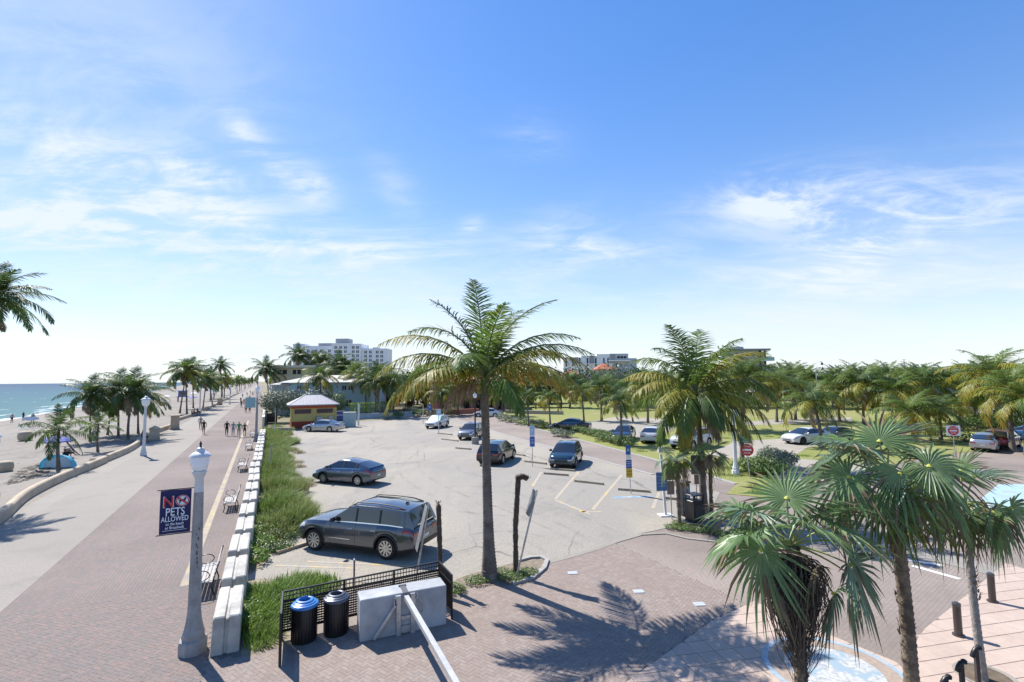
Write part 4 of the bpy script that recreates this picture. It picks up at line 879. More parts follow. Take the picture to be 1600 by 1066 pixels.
    gx = sorted(gx); Hm = S['H']
    def gsec(x):
        zt = interp(x, top) - .025; zr = max(interp(x, roof), zt + .002); hwb = W_ / 2 * plan(x) - .085; t = (zr - zt) / (Hm - .95)
        hr = hwb - .24 * S['boxy'] ** -.5 * min(1, t); h = zr - zt
        f1, f2 = min(.12, .06), .80
        return [Vector((x, hwb, zt)), Vector((x, lerp(hwb, hr, f1), zt + h * f1)), Vector((x, lerp(hwb, hr, f2), zt + h * f2)), Vector((x, lerp(hwb, hr, .95), zt + h * .93)), Vector((x, hr * .80, zr)), Vector((x, 0, zr + .02 * min(1, t)))]
    gr = [gsec(x) for x in gx]; rf = MB(); gl = {}
    for i in range(len(gx) - 1):
        xm = (gx[i] + gx[i + 1]) / 2; hgt = gr[i][5].z - gr[i][0].z
        for sg in (1, -1):
            for k in range(5):
                P = [gr[i][k], gr[i + 1][k], gr[i + 1][k + 1], gr[i][k + 1]]; P = [Vector((p.x, p.y * sg, p.z)) for p in P]
                if sg > 0: P = P[::-1]
                tgt = rf; rf.mi = 0
                if k >= 3 and xm > xrf + .02: tgt = gl.setdefault('windscreen', MB())
                elif k >= 3 and xm < xrr - .02: tgt = gl.setdefault('rear_window', MB())
                elif k == 1 and S['win'][0] < xm < S['win'][1]:
                    pn = [n_ for n_, p in enumerate(S['pil']) if abs(p - xm) < .046]
                    if pn: rf.mi = 1
                    else: tgt = gl.setdefault(('side_window', sg, sum(1 for p in S['pil'] if xm < p)), MB())
                elif k == 0 and S['chrome'] and S['win'][0] - .1 < xm < S['win'][1] + .1: rf.mi = 2
                if tgt is not rf: tgt.mi = 0
                tgt.add(P, [(0, 1, 2, 3)])
    def fin(m, name, mats, par=root, sm=40):
        me = m.mesh(name, mats); bm = bmesh.new(); bm.from_mesh(me); bmesh.ops.remove_doubles(bm, verts=bm.verts, dist=1e-4); bm.to_mesh(me); bm.free()
        me.polygons.foreach_set('use_smooth', [True] * len(me.polygons)); me.set_sharp_from_angle(angle=rad(sm)); return link(name, me, par)
    body = fin(bod, 'body', [pm, M_trim]); fin(rf, 'roof', [pm, M_trim, M_chr])
    for k, m in gl.items():
        fin(m, k if isinstance(k, str) else k[0], [M_shade if (shade and k == 'windscreen') else glassm])
    for (n_, sg), m in drs.items():
        d = fin(m, 'door', [pm]); a, b_ = S['doors'][n_]
        hx = b_ + .18; p = sec(hx, 4.6); h = MB(); h.box((hx, sg * (p.y + .018), p.z), (.2, .03, .028)); h.build('handle', M_chr if S['chrome'] else pm, d, bevel=.008)
    un = MB(); un.box((0, 0, gc + .22), (L_ - .5, W_ - .52, .36)); un.box(((xr + xw) / 2, 0, .85), ((xw - xr) * .75, W_ - .4, .3)); un.build('underbody', M_under, root)
    ty, ri, bk = wheel_meshes(r, .235, S['spokes'], dark_rim)
    for xa in (fa, ra):
        for sg in (1, -1):
            w_ = link('wheel', ty, root, (xa, sg * (W_ / 2 - .135), r)); o = link('rim', ri, w_, (0, sg * .095, 0), 0 if sg > 0 else math.pi)
            link('brake_disc', bk, w_, (0, sg * .09, 0), 0 if sg > 0 else math.pi)
            tr_ = MB(); pth = []
            for k in range(15):
                a = math.pi * k / 14; x = xa + (Ra + .02) * math.cos(a); pth.append((x, sg * (sec(xa, 2.5).y + .004), max(gc, r + (Ra + .02) * math.sin(a))))
            tr_.tube(pth, .03 if S['clad'] else .012, 5); tr_.build('wheel_arch', M_trim if S['clad'] else pm, root, smooth=60)
    def patch(x0, x1, v0, v1, off, sg, nx=4, nv=3):
        m = MB(); R_ = []
        for i in range(nx + 1):
            row = []
            for j in range(nv + 1):
                x, v = lerp(x0, x1, i / nx), lerp(v0, v1, j / nv); p = sec(x, v); dx = sec(x - .01, v) - p; dv = sec(x, min(8, v + .03)) - sec(x, max(0, v - .03)); n_ = dx.cross(dv); n_ = n_.normalized() if n_.length > 0 else Vector((0, 1, 0))
                if n_.y < 0: n_ = -n_
                p = p + n_ * off; row.append(Vector((p.x, p.y * sg, p.z)))
            R_.append(row if sg < 0 else row[::-1])
        m.grid(R_); return m
    def cap(end, v0, v1, f0, f1, off, nv=3):
        m = MB(); R_ = []
        for j in range(nv + 1):
            p = sec(end * hL, lerp(v0, v1, j / nv)); R_.append([Vector((p.x + end * off, p.y * lerp(f0, f1, k / 6), p.z)) for k in range(7)])
        if end > 0: R_ = [r_[::-1] for r_ in R_]
        m.grid(R_[::-1]); return m
    for sg in (1, -1):
        hl = MB()
        m = patch(hL - .36, hL - .005, 4.35, 5.5, .008, sg); hl.v, hl.f, hl.m = m.v, m.f, m.m
        c = cap(1, 4.35, 5.5, sg * .62, sg * 1.0, .008); hl.add(c.v, c.f); hl.build('headlight', M_head, root, smooth=50)
        tl = MB(); m = patch(-hL + .005, -hL + .42, 4.5 if S['boxy'] < 1 else 4.7, 5.4, .008, sg); tl.add(m.v, m.f); c = cap(-1, 4.4, 5.4, sg * .55, sg * 1.0, .008); tl.add(c.v, c.f); tl.build('tail_light', M_tail, root, smooth=50)
        p = sec(S['win'][1], 6); mi = MB(); mi.box((p.x - .02, sg * (p.y + .14), p.z + .10), (.13, .2, .15), top=.85); mi.bar((p.x, sg * (p.y - .02), p.z + .03), (p.x, sg * (p.y + .1), p.z + .06), .05); mi.build('wing_mirror', pm if not S['clad'] else M_trim, root, bevel=.02, smooth=40)
        if S['rails']:
            rl = MB(); pts = [Vector((x, sg * (gsec(x)[4].y + .04), gsec(x)[4].z + (.05 if 0 < i < 6 else 0))) for i, x in enumerate(np.linspace(-2.0, .35, 7))]; rl.tube(pts, .022, 6); rl.build('roof_rail', M_trim, root, smooth=60)
    cap(1, 3.2, 4.5, -.6, .6, .012).build('grille', M_trim, root); cap(1, 1.2, 2.3, -.75, .75, .014).build('lower_grille', M_trim, root)
    cap(-1, 3.2, 3.95, -.2, .2, .014).build('number_plate', M_plate, root)
    if S['clad'] == 0: cap(-1, 1.1, 2.0, -.7, .7, .012).build('rear_bumper_trim', M_trim, root)
    else: cap(-1, 1.2, 2.6, -.9, .9, .012).build('rear_bumper_trim', M_trim, root)
    if spec == 'suv':
        m = MB(); m.box((-1.7, 0, 1.75), (.16, .05, .06), top=.4); m.build('roof_antenna', M_trim, root)
        m = MB(); m.bar((-2.43, -.55, 1.17), (-2.43, .55, 1.17), .035); m.build('chrome_strip', M_chr, root)
        for sg in (1, -1):
            m = MB(); m.bar((.95, sg * (sec(.95, 3).y + .006), .56), (.05, sg * (sec(.2, 3).y + .006), .56), .012, .02); m.build('door_strip', M_chr, root)
    return root
def car_w(label, cat, spec, pm, fwp, rwp, side, **k):
    """placed by where the front and rear wheel of the visible side touch the ground (side +1: the car's left)"""
    S = SPEC[spec]; f, r_ = G(*fwp), G(*rwp); h = (f - r_).normalized(); lf = Vector((-h.y, h.x, 0)); xm = (S['L'] / 2 - S['fo']) - S['wb'] / 2
    c = (f + r_) / 2 - lf * side * (S['W'] / 2 - .1) - h * xm; c.z = k.pop('z', .015)
    return car(label, cat, spec, pm, c, h, **k)
def hd(d): return (math.cos(rad(d)), math.sin(rad(d)))
P_slate = paint('slate_metallic', (.085, .097, .12), .7, .24); P_bluegrey = paint('blue_grey_metallic', (.095, .115, .15), .7, .26); P_silver = paint('silver_metallic', (.42, .43, .44), .7, .28)
P_white = paint('white_paint', (.60, .60, .59), .0, .3); P_grey = paint('grey_metallic', (.20, .21, .23), .7, .28); P_black = paint('black_paint', (.014, .015, .018), .2, .2); P_teal = paint('dark_teal_metallic', (.022, .060, .085), .5, .22)
P_navy = paint('navy_paint', (.018, .026, .06), .3, .22); P_red = paint('dark_red_paint', (.16, .012, .018), .3, .25); P_blue = paint('mid_blue_paint', (.03, .10, .24), .3, .25)
car_w('slate grey three-row SUV with chrome window trim parked beside the dune grass', 'SUV', 'suv', P_slate, (491, 860), (605, 875), 1)
car_w('blue grey hatchback with a sloping tail alone in the middle of the lot', 'car', 'hatch', P_bluegrey, (503, 755), (562, 760), 1)
car_w('silver sedan parked in front of the yellow and red booth', 'car', 'sedan', P_silver, (481, 675), (517, 675.5), 1, glassm=M_glassl)
car_w('white SUV with a green sunshade behind its windscreen at the far end of the lot', 'SUV', 'xover', P_white, (684, 670.5), (701, 666), 1, shade=True)
car_w('grey SUV partly behind the black lamp pole and the tall palm trunk', 'SUV', 'xover', P_grey, (741, 688), (756, 682), 1)
car_w('black SUV seen from behind, cut by the tall palm trunk', 'SUV', 'xover', P_black, (803.5, 716), (783, 727), -1)
car_w('dark teal crossover facing the camera in the bays with yellow lines', 'SUV', 'xover', P_teal, (899, 731), (907, 722), 1)
car_w('black car on the grass behind the hedge and two thin palm trunks', 'car', 'sedan', P_black, (872, 673), (904, 674), 1, dark_rim=True)
car_w('navy sedan on the grass, nose out beside the white sedan', 'car', 'sedan', P_navy, (981, 694), (995, 682), 1)
car_w('white sedan parked tail towards the back road between navy car and white SUV', 'car', 'sedan', P_white, (1040, 684), (1026, 697), -1)
car_w('white SUV parked nose out behind the yellow drooping palm', 'SUV', 'suv', P_white, (1077, 705), (1112, 697), 1)
car_w('white coupe with dark wheels on the lawn beside the leaning palm', 'car', 'sedan', P_white, (1257, 695), (1288, 693), 1, dark_rim=True)
car_w('dark coloured hatchback hidden behind the fan palm next to the white coupe', 'car', 'hatch', P_grey, (1302, 693), (1330, 690), 1)
car_w('dark red SUV at the kerb under the golden palms', 'SUV', 'xover', P_red, (1597, 698), (1578, 705), -1)
car_w('silver car at the kerb just left of the dark red SUV', 'car', 'hatch', P_silver, (1566, 700), (1556, 709), -1)
car_w('mid blue car behind the dark red SUV and the grey palm trunks', 'car', 'sedan', P_blue, (1592, 688), (1617, 690), 1)
car_w('white car on the back road behind the tall palm trunk', 'car', 'sedan', P_white, (749, 652), (772, 652), 1)
car_w('silver car parked at the far lawn lot left of the ochre palm', 'car', 'sedan', P_silver, (1477, 646), (1494, 646.5), 1)
car_w('navy car in the far lot between the ochre palm and the big golden palm', 'car', 'xover', P_navy, (1556, 640), (1573, 640), 1)
car_w('white car in the far lot behind the big golden palm', 'car', 'sedan', P_white, (1566, 647), (1585, 647.5), 1)
car_w('grey car in the far lot near the clipped hedge', 'car', 'sedan', P_grey, (1534, 642), (1550, 642), 1)
# ------------------------------------------------------------------ low planting
M_gr = [leafmat('dune_grass_green', (.155, .235, .05), (.23, .285, .085), .35, .5), leafmat('dune_grass_olive', (.20, .25, .075), (.29, .30, .12), .35, .55), leafmat('bright_grass', (.16, .26, .045), (.24, .31, .075), .35, .5)]
M_lf = [leafmat('shrub_leaf', (.11, .18, .045), (.16, .215, .06), .25, .4), leafmat('grey_green_leaf', (.13, .165, .105), (.20, .235, .165), .2, .45), leafmat('bright_leaf', (.15, .25, .04), (.22, .30, .06), .3, .4), leafmat('dark_leaf', (.035, .068, .022), (.06, .095, .03), .2, .4)]
M_twig = flat('twig', (.12, .09, .065), .9)
def grass_mesh(seed, n, Rx, Ry, h, w=.012, lean=.5, mat=None):
    g = np.random.default_rng(seed); V, Fc = [], []
    for i in range(n):
        a = g.uniform(0, 6.283); q = math.sqrt(g.uniform(0, 1)); x, y = Rx * q * math.cos(a), Ry * q * math.sin(a)
        hh = h * g.uniform(.55, 1.15) * (1 - .45 * q * q); b_ = g.uniform(0, 6.283); o = np.array([math.cos(b_), math.sin(b_), 0]); s = np.array([-o[1], o[0], 0])
        out = (o * g.uniform(.1, .8) + np.array([x, y, 0]) / max(Rx, Ry) * .6) * lean + WIND * .35 * lean
        b0 = len(V); p = np.array([x, y, 0])
        for t, ww in ((0, 1.), (.4, .85), (.75, .6), (1., 0.)):
            c = p + np.array([0, 0, hh]) * (t - .34 * t * t * t * lean) + out * hh * t ** 1.9
            if ww: V += [tuple(c - s * w * ww), tuple(c + s * w * ww)]
            else: V.append(tuple(c))
        Fc += [(b0, b0 + 1, b0 + 3, b0 + 2), (b0 + 2, b0 + 3, b0 + 5, b0 + 4), (b0 + 4, b0 + 5, b0 + 6)]
    m = MB(); m.add(V, Fc); return m.mesh('blades', mat)
def leaf_mesh(seed, n, box, size, mat, fill=.55, mi=None, twigs=6):
    """leaf-sized folded faces through an uneven rounded volume"""
    g = np.random.default_rng(seed); V, Fc = [], []; lob = g.normal(0, 1, (7, 3)); lob[:, 2] = np.abs(lob[:, 2]) * .6; lob /= np.linalg.norm(lob, axis=1)[:, None]
    k = 0
    while k < n:
        d = g.normal(0, 1, 3); d /= np.linalg.norm(d); d[2] = abs(d[2]) if g.random() < .8 else d[2]
        bulge = .72 + .28 * max(0, (lob @ d).max()) ** 3 + g.normal(0, .04); q = (fill + (1 - fill) * g.random()) ** .6 * bulge
        p = np.array([d[0] * box[0] * q, d[1] * box[1] * q, max(.02, (d[2] * .5 + .5) * box[2] * (q if d[2] > 0 else 1))])
        nn = d + g.normal(0, .55, 3) + np.array([0, 0, .4]); nn /= np.linalg.norm(nn); a = np.cross(nn, g.normal(0, 1, 3)); a /= np.linalg.norm(a) + 1e-6; b_ = np.cross(nn, a); s = size * g.uniform(.6, 1.35)
        o = len(V); V += [tuple(p - a * s), tuple(p + b_ * s * .55 + nn * s * .12), tuple(p + a * s), tuple(p - b_ * s * .55 + nn * s * .12)]; Fc.append((o, o + 1, o + 2, o + 3)); k += 1
    m = MB(); m.add(V, Fc); return m.mesh('leaves', mat)
def twig_mesh(seed, box, n=8, r=.02):
    g = random.Random(seed); m = MB()
    for i in range(n):
        a = g.uniform(0, 6.28); e = Vector((math.cos(a) * box[0] * .7, math.sin(a) * box[1] * .7, box[2] * g.uniform(.6, .9))); m.tube([(0, 0, -.02), e * .4 + Vector((0, 0, .1 * box[2])), e], [r, r * .7, r * .35], 5)
    return m.mesh('stems', M_twig)
GM = [grass_mesh(i, 620, .9, .75, 1.0, .011, .75, M_gr[i % 2]) for i in range(4)]
GB = [grass_mesh(20 + i, 520, .8, .6, .72, .011, .6, M_gr[2]) for i in range(2)]
gg = random.Random(9); nG = 0
GLAB = 'long dune grass clump arching over the strip between the barriers and the lot'
for i in range(66):
    s = 23.0 + 48 * (i / 66) ** 1.1 + gg.uniform(-.5, .5); wd_ = 1.2 + .4 * math.sin(s * .83) + .3 * math.sin(s * 2.1) + (s - 23) * .022
    tt = .35 + gg.random() ** .8 * wd_; z = gg.uniform(.6, 1.3) * (1.1 - .22 * (tt > wd_))
    q = gg.uniform(.75, 1.15); root = thing('grass_clump', GLAB, 'grass', W(s, tt, 0), gg.uniform(-.5, .5), 'dune grass clumps on the planted strip'); root.scale = (q, q, z); o = link('blades', GM[gg.randrange(4)], root); tag(o, kind='stuff')
GT = grass_mesh(33, 240, .7, .6, .55, .010, .9, leafmat('dry_grass', (.36, .30, .17), (.29, .25, .14), .25, .6))
for i in range(16):
    s = 24 + i * 2.6 + gg.uniform(-1, 1); root = thing('grass_clump', 'dry straw coloured grass tuft at the lot side of the dune strip', 'grass', W(s, 1.75 + .5 * math.sin(s * .83) + (s - 23) * .022 + gg.uniform(-.2, .3), 0), i, 'dry grass tufts along the lot edge'); q = gg.uniform(.5, .9); root.scale = (q, q, q); tag(link('blades', GT, root), kind='stuff')
for i, (x, y, sc) in enumerate(((395, 985, .85), (418, 968, 1.), (440, 946, 1.), (468, 932, 1.), (497, 922, .9), (400, 955, .95), (425, 932, 1.), (455, 918, .9), (412, 1000, .7), (390, 935, .8), (480, 915, .8))):
    root = thing('grass_clump', 'bright green grass clump behind the black screen beside the nearest barrier', 'grass', G(x, y), i, 'bright grass clumps behind the black screen'); root.scale = (sc, sc, sc * .85); tag(link('blades', GB[i % 2], root), kind='stuff')
LM = {k: leaf_mesh(40 + k, n, bx, sz, M_lf[m]) for k, (n, bx, sz, m) in enumerate(((700, (.8, .8, .55), .055, 2), (700, (.7, .7, .5), .05, 0), (900, (1., 1., 1.2), .07, 1), (900, (1.2, .8, .9), .06, 0), (1400, (1., 1., 1.), .055, 3)))}
TW = twig_mesh(3, (.8, .8, .6))
def bush(label, loc, k, sc=(1, 1, 1), grp=None, name='shrub', cat='shrub', rz=0.):
    root = thing(name, label, cat, loc, rz, grp); root.scale = sc; tag(link('leaves', LM[k], root), kind='stuff'); link('stems', TW, root); return root
for i, (x, y, k, s) in enumerate(((392, 880, 0, 1.), (400, 855, 0, 1.), (412, 830, 0, 1.1), (420, 862, 1, .9), (400, 835, 0, .9), (430, 838, 1, .9), (446, 826, 1, .9), (388, 862, 0, .8), (395, 820, 0, .8), (398, 800, 0, .8), (440, 858, 1, .8), (455, 840, 1, .7), (398, 975, 0, .8), (390, 955, 0, .8))):
    bush('bright leafy beach creeper mound at the foot of the nearest barriers', G(x, y), k, (s, s, s * .8), 'beach creeper mounds beside the nearest barriers', 'beach_creeper', 'shrub', i)
for i, (x, y, k, s, l) in enumerate(((745, 910, 1, .62, 'low leafy bush left of the tall palm foot in the kerb island'), (800, 905, 1, .72, 'low leafy bush at the foot of the leaning sign'), (822, 898, 1, .6, 'low leafy bush at the tip of the kerb island'), (782, 900, 3, .4, 'small bush between the tall palm foot and the leaning sign'), (710, 925, 0, .55, 'small green tuft growing just right of the black screen corner'))): bush(l, G(x, y), k, (s, s, s * .7))
for i, (x, y, s) in enumerate(((1052, 826, .6), (1070, 828, .7), (1092, 830, .7), (1112, 832, .65), (1062, 820, .5), (1130, 838, .6), (1150, 842, .6))): bush('low dark ground cover in the kerbed bed under the small fan palm', G(x, y), 1, (s, s, s * .7), 'ground cover bushes in the pay station bed', rz=i)
for i in range(15):
    x = 905 + i * 9.2 - 110 * (i > 12) * 0; y = 676 + i * 2.1
    if 9 <= i: x, y = 985 - 20 + (i - 12) * 8, 694 + (i - 12) * 2
    bush('clipped green hedge bush on the grass strip behind the back road', G(x, y), 3, (1.0, .9, .95), 'hedge bushes along the back road', 'hedge_bush', 'hedge', i)
for i, (x, y, k, s) in enumerate(((785, 658, 2, 1.), (798, 660, 2, 1.1), (812, 663, 2, 1.1), (826, 665, 3, 1.1), (838, 667, 2, 1.), (850, 669, 3, 1.), (872, 682, 2, .9), (886, 684, 2, .8))): bush('loose grey green shrub on the verge between back road and lawn', G(x, y), k, (s * 1.3, s * 1.1, s), 'grey green verge shrubs', rz=i)
for i, (x, y, s) in enumerate(((1168, 738, 1.0), (1182, 742, 1.1), (1198, 742, 1.2), (1212, 738, 1.15), (1222, 732, 1.0), (1205, 724, 1.0))): bush('round dark hedge bush on the corner behind the red round sign', G(x, y), (3, 3, 3, 2, 2, 2)[i], (1.15 * s, 1.15 * s, 1.15 * s), 'corner hedge bushes', 'hedge_bush', 'hedge', i)
for i, (x, y, s) in enumerate(((1448, 682, 1.3), (1462, 680, 1.4), (1508, 690, 1.2), (1524, 672, 2.2), (1540, 668, 2.4), (1555, 666, 2.2), (1570, 672, 1.8))): bush('clipped bright hedge bush at the edge of the far lot', G(x, y), 3, (s * 1.3, s, s * .8), 'far lot hedge bushes', 'hedge_bush', 'hedge', i)
for i, (x, y, s) in enumerate(((640, 650, 1.6), (655, 651, 1.5), (668, 650, 1.4), (700, 648, 1.3), (715, 646, 1.3), (622, 654, 1.4), (605, 656, 1.2))): bush('green shrub in the far lot bed by the no parking sign', G(x, y), (2, 3)[i % 2], (s, s, s), 'shrubs at the far edge of the lot', rz=i)
# sea grape trees by the booth: trunks, limbs and leafy crowns
def leafy_tree(label, loc, Rx, hgt, k, seed, trunk=.3, name='sea_grape_tree', grp=None, n=2600, lsz=.11, mat=1):
    root = thing(name, label, 'tree', loc, 0, grp); g = random.Random(seed); m = MB()
    for i in range(5):
        a = g.uniform(0, 6.28); m.tube([(0, 0, -.05), (math.cos(a) * .2 * Rx, math.sin(a) * .2 * Rx, hgt * .3), (math.cos(a) * .6 * Rx, math.sin(a) * .6 * Rx, hgt * .75)], [trunk * .35, trunk * .25, trunk * .08], 6)
    m.build('trunk', M_twig, root, smooth=60); o = link('crown', leaf_mesh(seed, n, (Rx, Rx * .9, hgt * .95), lsz, M_lf[mat], .35), root, (0, 0, hgt * .08)); return root
leafy_tree('big grey green sea grape tree at the left side of the booth', G(432, 660), 3.1, 5.6, 2, 61, n=4200, lsz=.13)
leafy_tree('pale sea grape crown behind the booth roof', G(497, 650), 4.2, 5.6, 2, 62, n=3400, lsz=.15)
leafy_tree('grey green sea grape beside the pale blue house wall', G(455, 650), 3.2, 5.0, 2, 63, n=2600, lsz=.15)
leafy_tree('small round green tree in front of the pale blue house door', G(530, 655), 1.5, 4.9, 3, 64, n=1300, mat=0, name='round_tree')
for i, (x, y, rx, hh, mt) in enumerate(((590, 640, 4, 7, 3), (612, 640, 4.5, 8, 0), (640, 638, 5, 9, 3), (665, 636, 5, 8, 3), (690, 634, 4.5, 7, 0), (800, 632, 5, 8, 3), (830, 630, 6, 8, 0), (858, 630, 6, 9, 3), (900, 626, 7, 10, 3), (935, 624, 8, 11, 1), (965, 622, 8, 11, 3), (1000, 622, 7, 10, 3), (1040, 622, 7, 9, 0), (1085, 620, 8, 10, 3), (1160, 618, 8, 10, 3), (1200, 617, 8, 9.5, 3))):
    leafy_tree(('dark broadleaf tree', 'olive broadleaf tree', 'grey green broadleaf tree')[(3, 0, 1).index(mt)] + ' in the belt behind the lot', G(x, y), rx, hh, 2, 70 + i, 1.2, 'broadleaf_tree', 'broadleaf trees in the belt behind the lot', 1800, .34, mt)
for i in range(15):
    x = 1215 + i * 30; leafy_tree('low dark broadleaf tree behind the row of lawn palms', G(x, 613 - (x - 1200) * .004), 9 + i % 3, 5.0 + i % 2, 2, 95 + i, 1.2, 'broadleaf_tree', 'broadleaf trees behind the lawn palms', 1300, .42, 3)
def far_wood():
    g = np.random.default_rng(77); V, Fc = [], []
    for i in range(14000):
        a = g.uniform(-.62, .84); R_ = g.uniform(420, 900); base = np.array([math.sin(a) * R_, math.cos(a) * R_])
        if base @ np.array((WT.x, WT.y)) < 8: continue
        hh = 9 + 3 * math.sin(a * 41) + 2.4 * math.sin(a * 97 + R_ * .02); z = g.uniform(0, 1) ** .7 * hh; p = np.array([base[0], base[1], z]); d = g.normal(0, 1, 3); d /= np.linalg.norm(d); u_ = np.cross(d, g.normal(0, 1, 3)); u_ /= np.linalg.norm(u_); v_ = np.cross(d, u_); s = g.uniform(1.0, 2.2)
        o = len(V); V += [tuple(p - u_ * s), tuple(p - v_ * s * .6), tuple(p + u_ * s), tuple(p + v_ * s * .6)]; Fc.append((o, o + 1, o + 2, o + 3))
    m = MB(); m.add(V, Fc); tag(m.build('distant_woodland', MAT('distant_leaf', (.05, .075, .045), .8, var=.3, sc=.05)), 'low dark woodland along the horizon behind everything', 'woodland', kind='stuff')
far_wood()
for i in range(22):
    x = 985 + i * 29 + gg.uniform(-8, 8); y = 640 + gg.uniform(-5, 4) - i * .3; s = gg.uniform(1.5, 2.6)
    bush('leafy green thicket under the palms at the back of the lawn', G(x, y), (3, 2, 1)[i % 3], (s * 1.6, s * 1.2, s), 'thickets under the lawn palms', 'thicket', 'shrub', i)
# turf tufts on the near verges
def tufts():
    g = random.Random(4); m = grass_mesh(90, 260, .55, .5, .13, .008, .6, M_gr[2]); root = None; V, Fc = [], []; n = len(m.vertices); co = np.empty(n * 3); m.vertices.foreach_get('co', co); co = co.reshape(-1, 3); fs = [tuple(p.vertices) for p in m.polygons]
    for i in range(150):
        x, y = g.uniform(860, 1300), g.uniform(676, 775); p = G(x, y)
        if not inside(p, LWPW) or inside(p, DRV): continue
        c, s = math.cos(i), math.sin(i); b0 = len(V); V += [(p.x + a * c - b_ * s, p.y + a * s + b_ * c, .01 + z) for a, b_, z in co]; Fc += [tuple(k + b0 for k in f) for f in fs]
    q = MB(); q.add(V, Fc); tag(q.build('verge_grass', M_gr[2]), 'short green grass tufts on the verge of the back road', 'grass', kind='stuff')
LWPW = PX(LWP); DRV = PX([(1100, 712), (1150, 690), (1290, 682), (1310, 690), (1262, 700), (1235, 716), (1300, 722), (1380, 728), (1330, 742), (1262, 766), (1215, 752), (1190, 722)])
tufts()
# ------------------------------------------------------------------ street furniture near the camera
M_lamp = MAT('lamp_post_concrete', (.31, .30, .29), .8, var=.16, sc=7, bump=.004, bsc=40, var2=((.20, .19, .185), 3, .5, .75)); M_lampw = flat('white_lamp_metal', (.58, .59, .60), .4); M_globe = MAT('lamp_glass', (.78, .82, .88), .12, var=.05, spec=.8); M_steel = MAT('galvanised_steel', (.50, .51, .52), .42, .7, var=.2, sc=11, var2=((.36, .37, .38), 5, .5, .65)); M_alu = flat('sign_back_aluminium', (.36, .34, .32), .45, .5)
M_blk = flat('black_metal', (.012, .012, .013), .4); M_bar = MAT('white_barrier_concrete', (.45, .43, .385), .85, var=.16, sc=5, bump=.006, bsc=30, world=True, var2=((.30, .285, .26), 1.6, .5, .70))
M_rust = flat('rust_streak', (.12, .055, .03), .9, var=.4)
def octo(prof, n=8): m = MB(); m.lathe(prof, n); return m
def lamp_post(label, loc, rz=0., hgt=4.8, big=True, globes=0, grp=None, white=False):
    root = thing('lamp_post', label, 'lamp post', loc, rz, grp); pm = M_lampw if white else M_lamp; k = hgt / 4.8
    octo([(r_ * (.82 if white else 1.), z) for r_, z in [(.30, -.02), (.30, .26), (.285, .30), (.235, .33), (.25, .42), (.225, .47), (.20, .55), (.165, .72), (.145, .9), (.138, 1.1)]]).build('base', pm, root, smooth=25)
    octo([(.138 * (.82 if white else 1.), 1.1), (.105, 3.62 * k)]).build('shaft', pm, root, smooth=25)
    gs = 1.75 if white else 1.
    def gsc(l): return [(r_ * (1.55 if white else 1.), 4.1 * k + (z - 4.1 * k) * (1.5 if white else 1.)) for r_, z in l]
    octo([(.098, 3.62 * k), (.09, 3.92 * k), (.125, 4.0 * k), (.155, 4.07 * k), (.155, 4.10 * k), (.10, 4.12 * k)], 12).build('collar', M_lampw, root, smooth=30)
    h = octo(gsc([(.10, 4.1 * k), (.155, 4.14 * k), (.20, 4.30 * k), (.20, 4.44 * k)]), 12).build('lamp_globe', M_globe, root, smooth=50)
    octo(gsc([(.235, 4.435 * k), (.225, 4.47 * k), (.17, 4.52 * k), (.10, 4.56 * k), (.075, 4.63 * k), (.03, 4.66 * k)]), 14).build('lamp_cap', M_lampw, root, smooth=35)
    octo(gsc([(.03, 4.655 * k), (.022, 4.70 * k), (.032, 4.73 * k), (.006, 4.80 * k)]), 8).build('finial', M_blk, root, smooth=50)
    if big:
        g = random.Random(2); m = MB()
        for i in range(9):
            z = 1.9 + i * .11 + g.uniform(-.03, .03); m.box((.02 + g.uniform(-.02, .02), -.139 + z * .0125 - .0, z), (.012 + g.uniform(0, .025), .006, .06 + g.uniform(0, .07)))
        m.build('peeled_tape', M_rust, root)
    return root
LB = G(301, 1019); lamp_post('concrete lamp post carrying the navy pet sign, nearest to the camera', LB, TROT)
# banner on the lamp
bn = thing('banner', 'navy blue banner saying NO PETS ALLOWED on the nearest lamp post', 'banner', LB, TROT)
M_nav = MAT('navy_banner_cloth', (.012, .014, .085), .7, var=.1); M_bw = flat('banner_white', (.66, .70, .78), .7); M_br = flat('banner_red', (.52, .045, .05), .7)
bm_ = MB(); zt_, zb_ = hz(304, 761, LB) - .02, hz(300, 829, LB); w_ = .60
rows = []
for i in range(9):
    f = i / 8; rows.append([(-.145 - w_ * k / 8, -.03 * math.sin(f * 3.1) * (k / 8) - .012 * math.sin(k * .9), lerp(zb_, zt_, f)) for k in range(9)])
bm_.grid(rows); n0 = len(bm_.v); bm_.grid([[(x, y + .006, z) for x, y, z in r_][::-1] for r_ in rows]); cl = bm_.build('cloth', M_nav, bn, smooth=60)
for z, nm in ((zt_ + .015, 'arm'), (zb_ - .015, 'arm')): m = MB(); m.tube([(-.1, 0, z), (-.145 - w_ - .06, 0, z)], .012, 6); m.build(nm, M_blk, bn)
def letters(txt, size, x, z, y, m, sx=1., par=bn, rot=(math.pi / 2, 0, 0)):
    sx *= .70
    o = link('lettering', TEXT(txt, size), par, (x, y, z)); o.data.materials.append(m); o.rotation_euler = rot; o.scale = (sx, 1, 1); return o
bx = -.145 - w_ / 2; hh = zt_ - zb_; yo = -.052
letters('N', .36, bx - .135, zt_ - .27 * hh, yo, M_bw, 1.25); letters('N', .33, bx - .135, zt_ - .27 * hh, yo - .006, M_br, 1.2)
